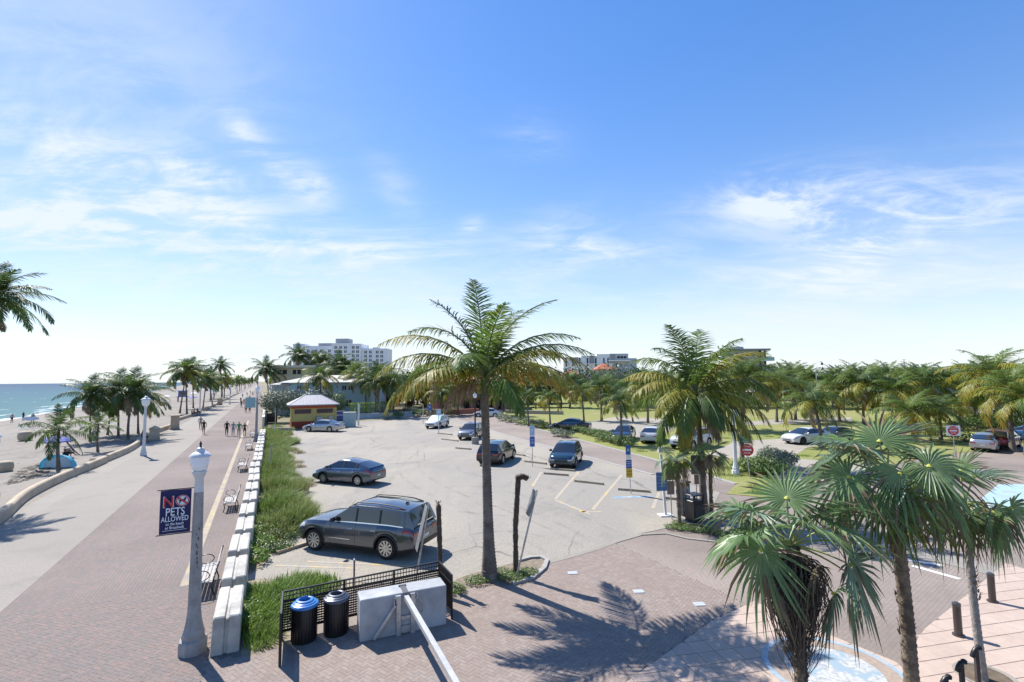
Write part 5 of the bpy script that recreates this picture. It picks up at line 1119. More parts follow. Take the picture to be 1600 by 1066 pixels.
def flat_disc(name, c, ro, ri, m, par, n=28, y=0.):
    q = MB(); o_ = [(c[0] + ro * math.cos(2 * math.pi * i / n), y, c[1] + ro * .93 * math.sin(2 * math.pi * i / n)) for i in range(n)]
    if ri: i_ = [(c[0] + ri * math.cos(2 * math.pi * i / n), y, c[1] + ri * .93 * math.sin(2 * math.pi * i / n)) for i in range(n)]; q.add(o_ + i_, [(i, (i + 1) % n, n + (i + 1) % n, n + i) for i in range(n)])
    else: q.add(o_, [tuple(range(n))])
    return q.build(name, m, par)
cz_ = zt_ - .25 * hh; cx_ = bx + .135
flat_disc('emblem', (cx_, cz_), .135, 0, M_bw, bn, y=yo); flat_disc('emblem', (cx_, cz_), .128, .108, M_br, bn, y=yo - .004)
dg = MB(); dog = [(x * .76, z * .8) for x, z in [(-.10, .015), (-.115, .07), (-.10, .075), (-.085, .02), (.03, .035), (.055, .085), (.075, .09), (.11, .065), (.085, .045), (.07, .0), (.075, -.085), (.055, -.085), (.045, -.03), (-.04, -.02), (-.07, -.085), (-.09, -.085), (-.075, -.02)]]
dg.add([(cx_ + x, yo - .006, cz_ + z) for x, z in dog], [tuple(range(len(dog)))]); dg.build('dog_figure', M_blk, bn)
sl_ = MB(); sl_.add([(cx_ - .105 + a, yo - .009, cz_ + .09 + b_) for a, b_ in ((-.012, -.012), (.012, .012))] + [(cx_ + .105 + a, yo - .009, cz_ - .09 + b_) for a, b_ in ((.012, .012), (-.012, -.012))], [(0, 1, 2, 3)]); sl_.build('slash', M_br, bn)
letters('PETS', .25, bx, zt_ - .50 * hh, yo, M_bw, 1.05); letters('ALLOWED', .16, bx, zt_ - .66 * hh, yo, M_bw, 1.0); letters('on the beach', .095, bx, zt_ - .77 * hh, yo, M_bw); letters('or Broadwalk', .095, bx, zt_ - .855 * hh, yo, M_bw)
ln_ = MB(); ln_.box((bx, yo, zt_ - .915 * hh), (w_ * .78, .002, .008)); ln_.build('rule', M_bw, bn)
# white concrete barriers: block with a groove down the top and end faces
def barrier_mesh(L_, w=.6, h=.81):
    c = .035; gw, gd = .055, .05
    prof = [(-w / 2, 0), (-w / 2 + .012, h - c), (-w / 2 + c + .012, h), (-gw, h), (-gw * .4, h - gd), (gw * .4, h - gd), (gw, h), (w / 2 - c - .012, h), (w / 2 - .012, h - c), (w / 2, 0)]
    m = MB(); n = len(prof); rows = []
    for x, e in ((-L_ / 2, .97), (-L_ / 2 + .03, 1), (L_ / 2 - .03, 1), (L_ / 2, .97)): rows.append([(x, y * e, z * (e if z > .3 else 1)) for y, z in prof])
    m.grid(rows)
    for r_, rev in ((rows[0], 0), (rows[-1], 1)):
        x = r_[0][0]; dx = .05 if not rev else -.05
        L1 = [r_[0], r_[1], r_[2], r_[3], (x, -gw, 0)]; R1 = [(x, gw, 0), r_[6], r_[7], r_[8], r_[9]]
        gm = [r_[4], r_[5]]; gi = [(x + dx, -gw * .4, 0), (x + dx, -gw * .4, h - gd), (x + dx, gw * .4, h - gd), (x + dx, gw * .4, 0)]
        f = [(L1, 1), (R1, 1), ([(x, -gw, 0), r_[3], gi[1], gi[0]], 1), (gi, 1), ([gi[3], gi[2], r_[6], (x, gw, 0)], 1), ([r_[3], r_[4], gi[1]], 1), ([r_[5], r_[6], gi[2]], 1), ([r_[4], r_[5], gi[2], gi[1]], 1)]
        for P, _ in f: m.add(P if rev == 0 else P[::-1], [tuple(range(len(P)))])
    return m.mesh('concrete_barrier', M_bar, 30)
BMESH = barrier_mesh(1.9); s0 = 13.54
BL = ['white concrete barrier beside the nearest lamp post, first of its row', 'second white barrier from the lamp post, beside the near bench back', 'third white barrier from the lamp post', 'fourth white barrier from the lamp post', 'fifth white barrier, just past the bright creeper', 'sixth white barrier, beside the second bench', 'seventh white barrier, just past the second bench', 'eighth white barrier along the walk', 'ninth white barrier along the walk', 'tenth white barrier, beside the third bench', 'eleventh white barrier along the walk', 'twelfth white barrier along the walk', 'thirteenth white barrier, beside the fourth bench', 'fourteenth white barrier along the walk', 'fifteenth white barrier along the walk', 'sixteenth white barrier of the row', 'seventeenth white barrier of the row', 'eighteenth white barrier, before the last bench', 'second last white barrier, before the green banner lamp', 'last white barrier at the foot of the far lamp post']
for i in range(20):
    o = link('concrete_barrier', BMESH, None, W(s0 + .95 + i * 2.53, -.62 + gg.uniform(-.04, .04) + i * .035), WROT + gg.gauss(0, .012)); o.scale = (1, gg.uniform(.97, 1.03), gg.uniform(.96, 1.04)); o.rotation_euler[0] = gg.gauss(0, .012); tag(o, BL[i], 'barrier', 'white concrete barriers along the walk')
M_slat = MAT('bench_slat', (.36, .345, .33), .7, var=.2, sc=6)
def bench():
    root = thing('bench', 'x', 'bench'); L_ = 1.75
    for i in range(5):
        m = MB(); m.box((-.20 + i * .1, 0, .44 - .012 * abs(i - 2)), (.085, L_, .03)); m.build('slat', M_slat, root, bevel=.006)
    for i in range(4):
        m = MB(); m.box((.27 + i * .028, 0, .55 + i * .105), (.025, L_, .085), M=Matrix.Rotation(.25, 3, 'Y')); m.build('slat', M_slat, root, bevel=.006)
    for s in (-1, 1):
        y = s * (L_ / 2 - .08); m = MB()
        m.tube([(-.27, y, 0), (-.20, y, .2), (-.25, y, .42)], .02, 6); m.tube([(.30, y, 0), (.22, y, .25), (.27, y, .5), (.40, y, .95)], .02, 6); m.tube([(-.25, y, .42), (.27, y, .42)], .02, 6)
        m.build('leg_frame', M_blk, root, smooth=60)
        a = MB(); a.tube([(-.05 + .21 * math.cos(q), y, .60 + .14 * math.sin(q)) for q in np.linspace(0, 2 * math.pi, 15)], .014, 6, False); a.build('armrest', M_blk, root, smooth=60)
    return root
bpos = [(312, 925, 'bench with looped black arms beside the second barrier behind the nearest lamp post'), (352, 797, 'second bench from the camera, black looped arms, against the barriers'), (377, 736, 'third bench along the barrier row'), (390, 703, 'fourth bench along the barrier row'), (397, 683, 'farthest bench, near the group of four walkers')]
for i, (x, y, l) in enumerate(bpos):
    s, t = ST(G(x, y)); B0 = bench() if i == 0 else copy_tree(B0); B0['label'] = l; B0['group'] = 'benches along the barriers'; B0.location = W(s + .3, -1.42 + i * .12); B0.rotation_euler = (0, 0, TROT)
# black lattice screen round the gate and cans
M_scr = flat('black_screen', (.014, .014, .015), .45)
A0, A1, A2, A3 = G(437, 1042), G(440, 1000), G(686, 942), G(706, 968); SH_ = 1.1
scr = thing('lattice_screen', 'black lattice screen standing around the trash cans and the gate block', 'screen', A1)
def lattice(p, q, z0, z1, cell, w, name='lattice_panel'):
    m = MB(); d = q - p; L_ = d.length; u_ = d.normalized(); n = max(2, round(L_ / cell)); k = max(1, round((z1 - z0) / cell))
    for i in range(n + 1): c = p + u_ * (L_ * i / n) - A1; m.bar((c.x, c.y, z0), (c.x, c.y, z1), w, .012, up=(u_.x, u_.y, 0))
    for j in range(k + 1): z = lerp(z0, z1, j / k); a, b_ = p - A1, q - A1; m.bar((a.x, a.y, z), (b_.x, b_.y, z), .010, w)
    return tag(m.build(name, M_scr, scr))
for p, q in ((A1, A2), (A2, A3), (A0, A1)):
    lattice(p, q, SH_ - .19, SH_, .078, .024); lattice(p, q, .22, SH_ - .23, .060, .036)
    d = (q - p).normalized(); m = MB(); nr = Vector((-d.y, d.x, 0)) * 0
    for z in (SH_ + .012, SH_ - .21, .19): a, b_ = p - A1, q - A1; m.bar((a.x, a.y, z), (b_.x, b_.y, z), .035, .035)
    m.build('rail', M_scr, scr)
for p in (A0, A1, A2, A3, A1 + (A2 - A1) * .36, A1 + (A2 - A1) * .68): m = MB(); c = p - A1; m.box((c.x, c.y, SH_ / 2), (.05, .05, SH_ + .05)); m.build('post', M_scr, scr, bevel=.006)
def trash_can(label, loc, lm, rm):
    root = thing('trash_can', label, 'trash can', loc)
    octo([(.27, 0), (.28, .02), (.285, .80), (.27, .82)], 22).build('body', M_blk, root, smooth=40)
    m = MB()
    for i in range(26): a = 2 * math.pi * i / 26; m.bar((.292 * math.cos(a), .292 * math.sin(a), .05), (.292 * math.cos(a), .292 * math.sin(a), .78), .022, .010, up=(math.cos(a), math.sin(a), 0))
    m.build('slat_cage', M_blk, root)
    octo([(.315, .80), (.32, .84), (.30, .87), (.26, .885), (.255, .90), (.21, .92), (.20, .945), (.155, .955), (.135, .945), (.125, .86)], 24).build('lid', lm, root, smooth=35)
    octo([(.128, .85), (.126, .87)], 20).build('opening', rm, root); m = MB()
    m = TEXT('TRASH' if lm is not M_bluel else 'RECYCLE', .05); 
    return root
M_bluel = MAT('blue_plastic_lid', (.06, .22, .52), .35, var=.1); M_greyl = MAT('grey_metal_lid', (.11, .12, .15), .35, .5, var=.15)
trash_can('black slatted trash can with a bright blue ring lid', G(475, 1000), M_bluel, flat('blue_opening', (.01, .03, .10), .7)); trash_can('black slatted trash can with a dark grey lid beside the gate block', G(525, 989), M_greyl, M_under)
# gate: concrete block, steel posts, brace, long arm
g0, g1 = G(562, 1005), G(697.5, 976); gu = (g1 - g0).normalized(); gn = Vector((-gu.y, gu.x, 0)); GL = (g1 - g0).length; ga = math.atan2(gu.y, gu.x); gm_ = (g0 + g1) / 2 + gn * .29
gt = thing('barrier_gate', 'galvanised gate arm bolted to a grey concrete block inside the screen', 'gate', gm_, ga); BH = .97
m = MB(); m.box((0, 0, BH / 2), (GL, .58, BH)); m.build('counterweight_block', MAT('grey_block_paint', (.31, .325, .34), .65, var=.14, sc=4, bump=.004, bsc=25, var2=((.41, .425, .44), 1.6, .45, .65)), gt, bevel=.018)
for x in (-.16, .19): m = MB(); m.box((x, -.33, .47), (.115, .07, .94)); m.build('steel_channel', M_steel, gt, bevel=.008)
m = MB(); m.bar((-.24, -.335, .74), (-.74, -.335, .04), .10, .07); m.build('brace', M_steel, gt, bevel=.006)
m = MB(); m.box((.015, -.325, .40), (.22, .05, .08)); m.box((.015, -.325, .14), (.22, .05, .14)); m.build('hinge_plate', M_steel, gt)
for x, z in ((-.24, .90), (.29, .86), (-.27, .78)): m = MB(); m.tube([(x, -.30, z), (x, -.37, z)], .018, 6); m.tube([(x, -.36, z), (x, -.36, z + .07)], .012, 6); m.build('bolt', M_steel, gt)
m = MB(); m.box((.02, -.10, BH + .012), (.13, .5, .018)); m.box((.02, .13, BH + .02), (.19, .06, .02)); m.build('top_strap', flat('dark_strap', (.10, .10, .11), .5, .4), gt)
m = MB(); m.tube([(.36 + .1 * math.cos(a), -.31, .62 + .16 * math.sin(a) - .12 * math.cos(a)) for a in np.linspace(0, 6.28, 13)], .012, 6, False); m.build('steel_loop', M_steel, gt)
pe = G(728, 1095, .86); p_ = gm_ + Matrix.Rotation(ga, 3, 'Z') @ Vector((.02, -.38, 0)); c_, s_ = math.cos(-ga), math.sin(-ga)
dl = pe - gm_; le = Vector((dl.x * c_ - dl.y * s_, dl.x * s_ + dl.y * c_, .86)); m = MB(); m.bar((.02, -.36, .885), le, .11, .11); m.build('gate_arm', MAT('pale_steel_arm', (.48, .48, .475), .42, .35, var=.14, sc=6), gt, bevel=.008)
# posts and dead palms round the screen
def post(name, label, cat, loc, h, r, m_, cap=None, lean=(0, 0)):
    root = thing(name, label, cat, loc); q = MB(); q.tube([(0, 0, -.03), (lean[0], lean[1], h)], r, 10); q.build('pole', m_, root, smooth=60)
    if cap: q = MB(); q.lathe([(r * 1.3, h - .01), (r * 1.35, h + .02), (r * .7, h + .045), (.004, h + .05)], 10, (lean[0], lean[1], 0)); q.build('cap', cap, root, smooth=60)
    return root
pz = G(553, 922); post('fence_post', 'thin metal post with a round cap behind the black screen', 'post', pz, hz(553, 876, pz), .028, flat('old_post', (.16, .15, .14), .6, .3), M_steel)
def spiky(label, base, tops, r, m_, name='dead_palm_trunk'):
    root = thing(name, label, 'dead palm', base); path = [Vector((0, 0, -.03))] + [Vector(t) for t in tops]; g = random.Random(3); P, Rr = [], []
    for a, c in zip(path, path[1:]):
        for k in range(9): P.append(a.lerp(c, k / 9)); Rr.append(r * g.uniform(.86, 1.14))
    P.append(path[-1]); Rr.append(r * .35); q = MB(); q.tube(P, Rr, 9); q.build('trunk', m_, root, smooth=70); q = MB()
    for k in range(len(P) * 7):
        i = g.randrange(len(P)); a = g.uniform(0, 6.28); o = Vector((math.cos(a), math.sin(a), g.uniform(-.2, .5))); p = P[i] + o * r * .9; e = p + o * g.uniform(.02, .07) + Vector((0, 0, g.uniform(.02, .09))); s = o.cross(Vector((0, 0, 1))) * .02; q.add([p - s, p + s, e], [(0, 1, 2)])
    tag(q.build('leaf_base', m_, root), kind='stuff'); return root
M_dead = MAT('dead_palm_bark', (.085, .065, .05), .95, var=.4, sc=9, bump=.02, bsc=20)
d0 = G(689, 915); spiky('short pointed dead palm trunk at the right corner of the black screen', d0, [(AT(687, 850, d0.y).x - d0.x, 0, hz(687, 850, d0)), (AT(685, 786, d0.y).x - d0.x, 0, hz(685, 786, d0))], .075, M_dead)
d1 = G(806, 899); z1 = hz(811, 748, d1); spiky('bent dead palm trunk with its top snapped over, beside the leaning sign', d1, [(.0, 0, z1 * .5), (.10, 0, z1 - .05), (.14, 0, z1 + .04), (.28, 0, z1 + .06), (.42, 0, z1 - .02)], .085, M_dead)
def leaning_sign(label, b0, tpx, p0, p1, w, m_, back, n_=(0, 1, 0), poleR=.03, name='road_sign'):
    root = thing(name, label, 'sign', b0); top = AT(*tpx, b0.y) - b0; q = MB(); q.tube([(0, 0, -.03), top], poleR, 8); q.build('pole', M_steel, root, smooth=60)
    a, c = AT(*p0, b0.y) - b0, AT(*p1, b0.y) - b0; d = (c - a).normalized(); nr = Vector(n_).normalized(); sd_ = d.cross(nr).normalized(); nr = sd_.cross(d)
    M = Matrix((sd_, nr, d)).transposed(); q = MB(); q.box((a + c) / 2 + nr * -.035, (w, .006, (c - a).length), M=M); q.build('sign_panel', m_, root); return root, (a + c) / 2, M
b_ = G(806, 905); leaning_sign('leaning grey sign seen almost edge on above the kerb island bush', b_, (839, 766), (826, 806), (838, 767), .45, MAT('grey_sign', (.24, .25, .26), .4, .4, var=.35, sc=5), None, (.96, .28, 0))
b_ = G(648, 915); leaning_sign('leaning silver sign post seen edge on behind the black screen', b_, (670, 786), (652, 860), (668, 790), .34, flat('silver_sign', (.42, .42, .42), .35, .6), None, (.93, .36, 0))
# bollards, bike posts, planter at the right
M_bol = MAT('bollard_paint', (.045, .035, .032), .35, var=.1, coat=.4)
for (x, y, l) in ((1498, 994, 'dark brown bollard nearest the camera on the tiled corner'), (1551, 941, 'dark brown bollard farther from the camera on the tiled corner')):
    root = thing('bollard', l, 'bollard', G(x, y), 0, 'bollards on the tiled corner'); octo([(.125, .011), (.125, .045), (.085, .05)], 16).build('foot_plate', M_bol, root, smooth=40); octo([(.083, .05), (.083, .70)], 18).build('shaft', M_bol, root, smooth=40); octo([(.083, .70), (.087, .705), (.087, .76), (.03, .79)], 18).build('cap', flat('bollard_cap', (.09, .095, .10), .3, .5), root, smooth=40)
for (x, y, tx, ty, l) in ((1531, 1095, 1521, 1016, 'dark hooked post nearest the palm planter'), (1507, 1110, 1500, 1038, 'dark hooked post in the middle of the three'), (1482, 1125, 1480, 1062, 'lowest of the three dark hooked posts at the bottom edge')):
    q0 = G(x, y); h = hz(tx, ty, q0); root = thing('hooked_post', l, 'post', q0, 0, 'hooked posts by the planter'); m = MB(); m.box((0, 0, h / 2), (.07, .07, h)); m.build('shaft', M_bol, root, bevel=.008)
    m = MB(); m.tube([(.06, 0, h + .05), (0, 0, h + .02), (-.05, 0, h - .05), (-.09, 0, h - .13)], [.035, .045, .045, .035], 8); m.lathe([(.05, 0), (.05, .05), (.02, .07)], 8, (.06, 0, h + .02)); m.build('hook_head', M_blk, root, smooth=50)
pl = thing('tree_planter', 'round flush planter ring at the foot of the slender fan palm', 'planter', G(1540, 1058)); octo([(.52, .0), (.52, .03), (.45, .03), (.44, .015)], 28).build('ring', M_conc, pl, smooth=30); octo([(.44, .016), (.05, .05)], 20).build('soil', flat('planter_soil', (.12, .09, .06), .95, var=.4), pl)
# ------------------------------------------------------------------ signs and poles of the lot
M_sblue = flat('sign_blue', (.025, .10, .36), .45); M_swh = flat('sign_white', (.72, .72, .70), .45); M_sred = flat('sign_red', (.50, .025, .03), .45); M_syel = flat('sign_yellow', (.55, .36, .03), .45); M_sgrn = flat('sign_green', (.01, .22, .16), .45); M_brown = flat('sign_back_brown', (.20, .165, .145), .6, .2); M_paleb = flat('sign_pale_blue', (.33, .45, .60), .45)
def plate(root, name, x, z, w, h, m_, y=-.035, t=.006, txt=(), tm=None, rot=0.):
    q = MB(); q.box((0, 0, 0), (w, t, h)); o = q.build(name, m_, root, (x, y, z))
    for s, sz, dz, sx in txt:
        l = link('lettering', TEXT(s, sz), o, (0, -t / 2 - .003, dz)); l.data.materials.append(tm); l.rotation_euler = (math.pi / 2, 0, 0); l.scale = (sx, 1, 1)
    return o
def signpost(label, base, h, rz=0., r=.026, lean=(0, 0), pm=None, name='sign_post', cat='sign'):
    root = thing(name, label, cat, base, rz); q = MB(); q.tube([(0, 0, -.03), (lean[0], lean[1], h)], r, 8); q.build('pole', pm or M_steel, root, smooth=60); return root
b_ = G(986, 772); z_ = lambda y: hz(982, y, b_); rt = signpost('post with two blue disabled parking signs above a yellow one', b_, z_(696), .1, lean=(-.12, 0))
plate(rt, 'wheelchair_sign', -.11, z_(703), .27, z_(696) - z_(711), M_sblue, txt=(('P', .16, 0, 1.),), tm=M_swh); plate(rt, 'white_sign', -.10, z_(714), .27, z_(710.5) - z_(718), M_swh); plate(rt, 'permit_sign', -.09, z_(725), .32, z_(718.5) - z_(732), M_sblue, txt=(('PARKING', .07, .12, 1), ('BY PERMIT', .06, .02, 1), ('ONLY', .07, -.1, 1)), tm=M_swh); plate(rt, 'fine_sign', -.08, z_(739), .34, z_(732.5) - z_(747), M_syel, txt=(('TOW', .1, .08, 1), ('AWAY', .1, -.08, 1)), tm=M_blk)
def wc(o_par, x, z, k, y, m_):
    q = MB(); q.tube([(x + k * .5 * math.cos(a), y, z - k * .25 + k * .5 * math.sin(a)) for a in np.linspace(2.6, 6.6, 10)], k * .09, 5); q.tube([(x - k * .05, y, z + k * .55), (x - k * .05, y, z - k * .1), (x + k * .38, y, z - k * .12), (x + k * .55, y, z - k * .6)], k * .1, 5); q.lathe([(.001, -k * .14), (k * .14, 0), (.001, k * .14)], 8, (x - k * .05, y, z + k * .78)); q.build('wheelchair_symbol', m_, o_par)
wc(rt, -.11, z_(703), .09, -.045, M_swh)
b_ = G(832, 741 - 12); z_ = lambda y: hz(832, y, b_); rt = signpost('post with pale blue and blue parking rule signs left of the teal crossover', b_, z_(664), .1)
plate(rt, 'pale_sign', 0, z_(673), .36, z_(665) - z_(681), M_paleb, txt=(('P', .25, 0, 1),), tm=M_swh); plate(rt, 'rule_sign', 0, z_(690), .36, z_(682) - z_(698), M_sblue, txt=(('PAY', .1, .14, 1), ('TO', .08, .03, 1), ('PARK', .1, -.1, 1)), tm=M_swh)
b_ = G(1040, 806); z_ = lambda y: hz(1035, y, b_); rt = thing('white_pole', 'white square pole on a flat plate carrying the blue parking rates board', 'pole', b_, .1); q = MB(); q.box((0, 0, .03), (.62, .5, .06)); q.build('foot_plate', M_lampw, rt, bevel=.01); q = MB(); q.bar((0, 0, .06), (-.14, 0, z_(710)), .10); q.build('shaft', M_lampw, rt, bevel=.008); q = MB(); q.box((-.16, 0, z_(703)), (.2, .16, .22)); q.lathe([(.07, 0), (.03, .14)], 8, (-.18, 0, z_(700))); q.build('camera_head', M_lampw, rt, bevel=.02)
o = plate(rt, 'rates_board', -.16, z_(752), .52, z_(737) - z_(766), flat('board_blue', (.05, .15, .36), .45), y=-.08, txt=(('PAY TO PARK', .075, .22, 1), ('ALL DAY', .075, .08, 1), ('NO REFUNDS', .07, -.06, 1), ('24 HOURS', .07, -.2, 1)), tm=M_paleb)
b_ = G(1050, 812); z_ = lambda y: hz(1047, y, b_); rt = signpost('thin post with two brown sign backs, beside the blue rates board', b_, z_(724), .15, lean=(-.05, 0)); plate(rt, 'sign_back', -.05, z_(737), .46, z_(724) - z_(750), M_brown); plate(rt, 'sign_back', -.03, z_(762), .34, z_(752) - z_(773), M_brown)
b_ = G(1090, 812); z_ = lambda y: hz(1088, y, b_); rt = signpost('thin post with tall brown sign backs left of the drooping palm trunk', b_, z_(712), .15); plate(rt, 'sign_back', -.02, z_(726), .44, z_(712) - z_(742), M_brown); plate(rt, 'sign_back', 0, z_(749), .22, z_(742) - z_(757), M_brown)
b_ = G(1172, 748); z_ = lambda y: hz(1168, y, b_); rt = signpost('street name post with green plates above a round red do not enter sign', b_, z_(678), -.35, lean=(-.2, 0))
plate(rt, 'street_name', -.22, z_(684), .40, .22, M_sgrn, txt=(('Surf Rd', .11, 0, 1),), tm=M_swh); plate(rt, 'street_name', -.17, z_(690), .66, .22, M_sgrn, txt=(('Johnson St', .12, 0, 1),), tm=M_swh)
def round_plate(rt, x, z, r, y=-.04):
    q = MB(); q.lathe([(r, -.004), (r, .004)], 26, M=Matrix.Rotation(math.pi / 2, 3, 'X')); o = q.build('do_not_enter_disc', M_sred, rt, (x, y, z)); q = MB(); q.box((0, 0, 0), (r * 1.35, .004, r * .3)); q.build('white_bar', M_swh, o, (0, -.008, 0))
    for s, dz in (('DO NOT', .55), ('ENTER', -.52)): l = link('lettering', TEXT(s, r * .34), o, (0, -.009, r * dz)); l.data.materials.append(M_swh); l.rotation_euler = (math.pi / 2, 0, 0)
    return o
round_plate(rt, -.10, z_(703), .37)
b_ = G(1492, 712); z_ = lambda y: hz(1492, y, b_); rt = signpost('square white sign with a red do not enter disc at the right', b_, z_(664), -.25); zz = z_(673); o = plate(rt, 'white_panel', 0, zz, (z_(665) - z_(681)) * 1.2, z_(665) - z_(681), M_swh); q = z_(665) - z_(681); round_plate(rt, 0, zz, q * .45, -.045)
# pay station, black bin, wheel stops, lamp poles
b_ = G(1071, 806); rt = thing('pay_station', 'dark blue parking pay station with a light screen panel, beside the black bin', 'parking meter', b_, .35); q = MB(); q.box((0, 0, .72), (.40, .30, 1.44)); q.build('cabinet', flat('meter_dark', (.025, .03, .04), .35), rt, bevel=.03); q = MB(); q.box((0, -.02, 1.50), (.46, .36, .07)); q.build('roof', M_blk, rt, bevel=.02); q = MB(); q.box((-.03, -.157, 1.06), (.28, .012, .5)); q.build('front_panel', flat('meter_face', (.30, .42, .52), .3), rt); flat_disc('emblem', (-.03, 1.12), .10, 0, M_sblue, rt, y=-.166); q = MB(); q.box((-.03, -.157, .52), (.28, .012, .5)); q.build('lower_panel', flat('meter_face2', (.20, .26, .31), .4), rt); l = link('lettering', TEXT('PAY', .09), rt, (-.03, -.17, 1.3)); l.data.materials.append(M_swh); l.rotation_euler = (math.pi / 2, 0, 0)
b_ = G(1086, 814); rt = thing('litter_bin', 'black boxy litter bin with slatted doors right of the pay station', 'bin', b_, .45); q = MB(); q.box((0, 0, .45), (.62, .56, .9)); q.build('cabinet', M_blk, rt, bevel=.02); q = MB(); q.box((0, -.285, .42), (.5, .012, .6)); q.build('door', flat('bin_door', (.035, .037, .04), .4), rt)
for x in (-.27, .27):
    for y in (-.24, .24): q = MB(); q.box((x, y, 1.0), (.05, .05, .22)); q.build('roof_post', M_blk, rt)
q = MB(); q.box((0, 0, 1.13), (.66, .6, .05)); q.build('roof', M_blk, rt, bevel=.015)
M_stop = MAT('wheel_stop_concrete', (.27, .23, .17), .85, var=.2, sc=4)
for i, (x0, y0, x1, y1, l) in enumerate(((898, 753, 943, 758, 'tan wheel stop right of the teal crossover'), (966, 766, 1016, 770, 'tan wheel stop behind the blue painted line'), (850, 741, 888, 744, 'front tan wheel stop below the teal crossover'), (860, 734, 898, 737, 'tan wheel stop right under the teal crossover nose'), (820, 722, 854, 726, 'tan wheel stop at the pale blue sign post'), (806, 711, 820, 713, 'tan wheel stop right of the black SUV nose'), (1040, 780, 1062, 782, 'tan wheel stop beside the white square pole'), (690, 687, 716, 690, 'tan wheel stop in front of the white SUV'), (684, 678, 706, 680, 'far tan wheel stop beside the white SUV'), (712, 701, 736, 703, 'tan wheel stop in front of the grey SUV'))):
    a, c = G(x0, y0), G(x1, y1); d = c - a; q = MB(); L_ = d.length; q.add([(x, y, z) for x in (-L_ / 2, L_ / 2) for y, z in ((-.09, 0), (-.065, .12), (.065, .12), (.09, 0))], [(0, 1, 2, 3), (7, 6, 5, 4), (0, 4, 5, 1), (1, 5, 6, 2), (2, 6, 7, 3)]); o = q.build('wheel_stop', M_stop, None, (a + c) / 2 + Vector((0, 0, .01)), math.atan2(d.y, d.x), bevel=.008); tag(o, l, 'wheel stop', 'concrete wheel stops in the lot')
o = G(462, 857); q = MB(); q.box((0, 0, .06), (1.5, .16, .12)); tag(q.build('wheel_stop', M_yel, None, o, 1.0, bevel=.02), 'yellow painted wheel stop in front of the slate SUV', 'wheel stop')
b_ = G(742.5, 694); z_ = lambda y: hz(742.5, y, b_); rt = thing('lot_lamp_pole', 'thin black lamp pole on a concrete footing by the grey SUV', 'lamp post', b_); octo([(.36, 0), (.34, .62), (.30, .66)], 14).build('footing', M_conc, rt, smooth=30); q = MB(); q.tube([(0, 0, .6), (0, 0, z_(622))], .075, 8); q.build('pole', M_blk, rt, smooth=60); octo([(.08, z_(622)), (.17, z_(620.5)), (.19, z_(617)), (.05, z_(614))], 12).build('lamp_globe', M_globe, rt, smooth=50)
lamp_post('white globe lamp at the beach wall beside the palm cluster', G(224, 712), TROT, 4.9, False, white=True); lamp_post('second white globe lamp farther along the beach wall', G(312, 645), TROT, 5.3, False, white=True); lamp_post('third white globe lamp near the walkers in the distance', G(359, 632), TROT, 5.2, False, white=True)
lamp_post('tall white lamp post behind the right frond of the drooping palm', G(1150, 742), 0, hz(1146, 640, G(1150, 742)), False, white=True)
LF = G(400, 690); lf = lamp_post('grey lamp post with a pale green banner at the far end of the barriers', LF, TROT, hz(402, 603, LF) + .2, False); bz = thing('banner', 'pale green banner on the lamp post at the end of the barriers', 'banner', LF, TROT); q = MB(); z0_, z1_ = hz(395, 637, LF), hz(395, 621, LF); q.box((-.62, 0, (z0_ + z1_) / 2), (.95, .02, z1_ - z0_)); q.build('cloth', flat('pale_green_cloth', (.25, .40, .42), .7), bz)
for i, (x, y, ty, l) in enumerate(((430, 668, 640, 'thin grey fence post beside the sea grape tree'), (428, 682, 664, 'short white post in the dune grass'), (423, 740, 694, 'tall thin grey post in the middle of the dune grass'), (560, 665, 632, 'white post beside the grey utility cabinet'))):
    b_ = G(x, y); post('fence_post', l, 'post', b_, hz(x, ty, b_), .05 if i != 3 else .13, (M_steel, M_lampw, flat('old_post2', (.3, .3, .29), .6), M_lampw)[i])
# ------------------------------------------------------------------ buildings
M_win = MAT('window_glass', (.03, .04, .055), .08, var=.1, spec=.8); M_dark = flat('dark_opening', (.02, .02, .022), .8)
def wallm(name, c, var=.07): return MAT(name, tuple(v * .8 for v in c), .8, var=var, sc=.8)
def bldg(name, label, cat, loc, rz=0.): return thing(name, label, cat, loc, rz)
def bx(m, x0, x1, y0, y1, z0, z1): return m.box(((x0 + x1) / 2, (y0 + y1) / 2, (z0 + z1) / 2), (x1 - x0, y1 - y0, z1 - z0))
class Face:
    """a building front standing at depth Y; pixel columns become metres along it"""
    def __init__(s, root, Y): s.r, s.Y = root, Y; s.o = root.location
    def xz(s, px, py): p = AT(px, py, s.Y); return p.x - s.o.x, p.z - s.o.z
    def block(s, name, m, px0, py0, px1, py1=None, d=14., y=0., parent=None, z0=None):
        x0, z1 = s.xz(px0, py0); x1, _ = s.xz(px1, py0); zb = s.xz(px0, py1)[1] if py1 else (z0 or 0.); q = MB(); bx(q, x0, x1, y, y + d, zb, z1); return q.build(name, m, parent or s.r)
    def win(s, px, py, w, h, m=None, frame=None, y=0., name='window', sill=True):
        x, z = s.xz(px, py); k = s.Y / F; w, h = w * k, h * k; q = MB()
        bx(q, x - w / 2, x + w / 2, y - .04, y + .05, z - h / 2, z + h / 2); o = q.build(name, m or M_win, s.r)
        if frame:
            q = MB(); t = .1 * w
            for a in (x - w / 2 - t / 2, x + w / 2 + t / 2, x): bx(q, a - t / 2, a + t / 2, y - .09, y + .0, z - h / 2 - t, z + h / 2 + t)
            for a in (z - h / 2 - t / 2, z + h / 2 + t / 2): bx(q, x - w / 2, x + w / 2, y - .085, y - .0, a - t / 2, a + t / 2)
            q.build('frame', frame, o)
        return o
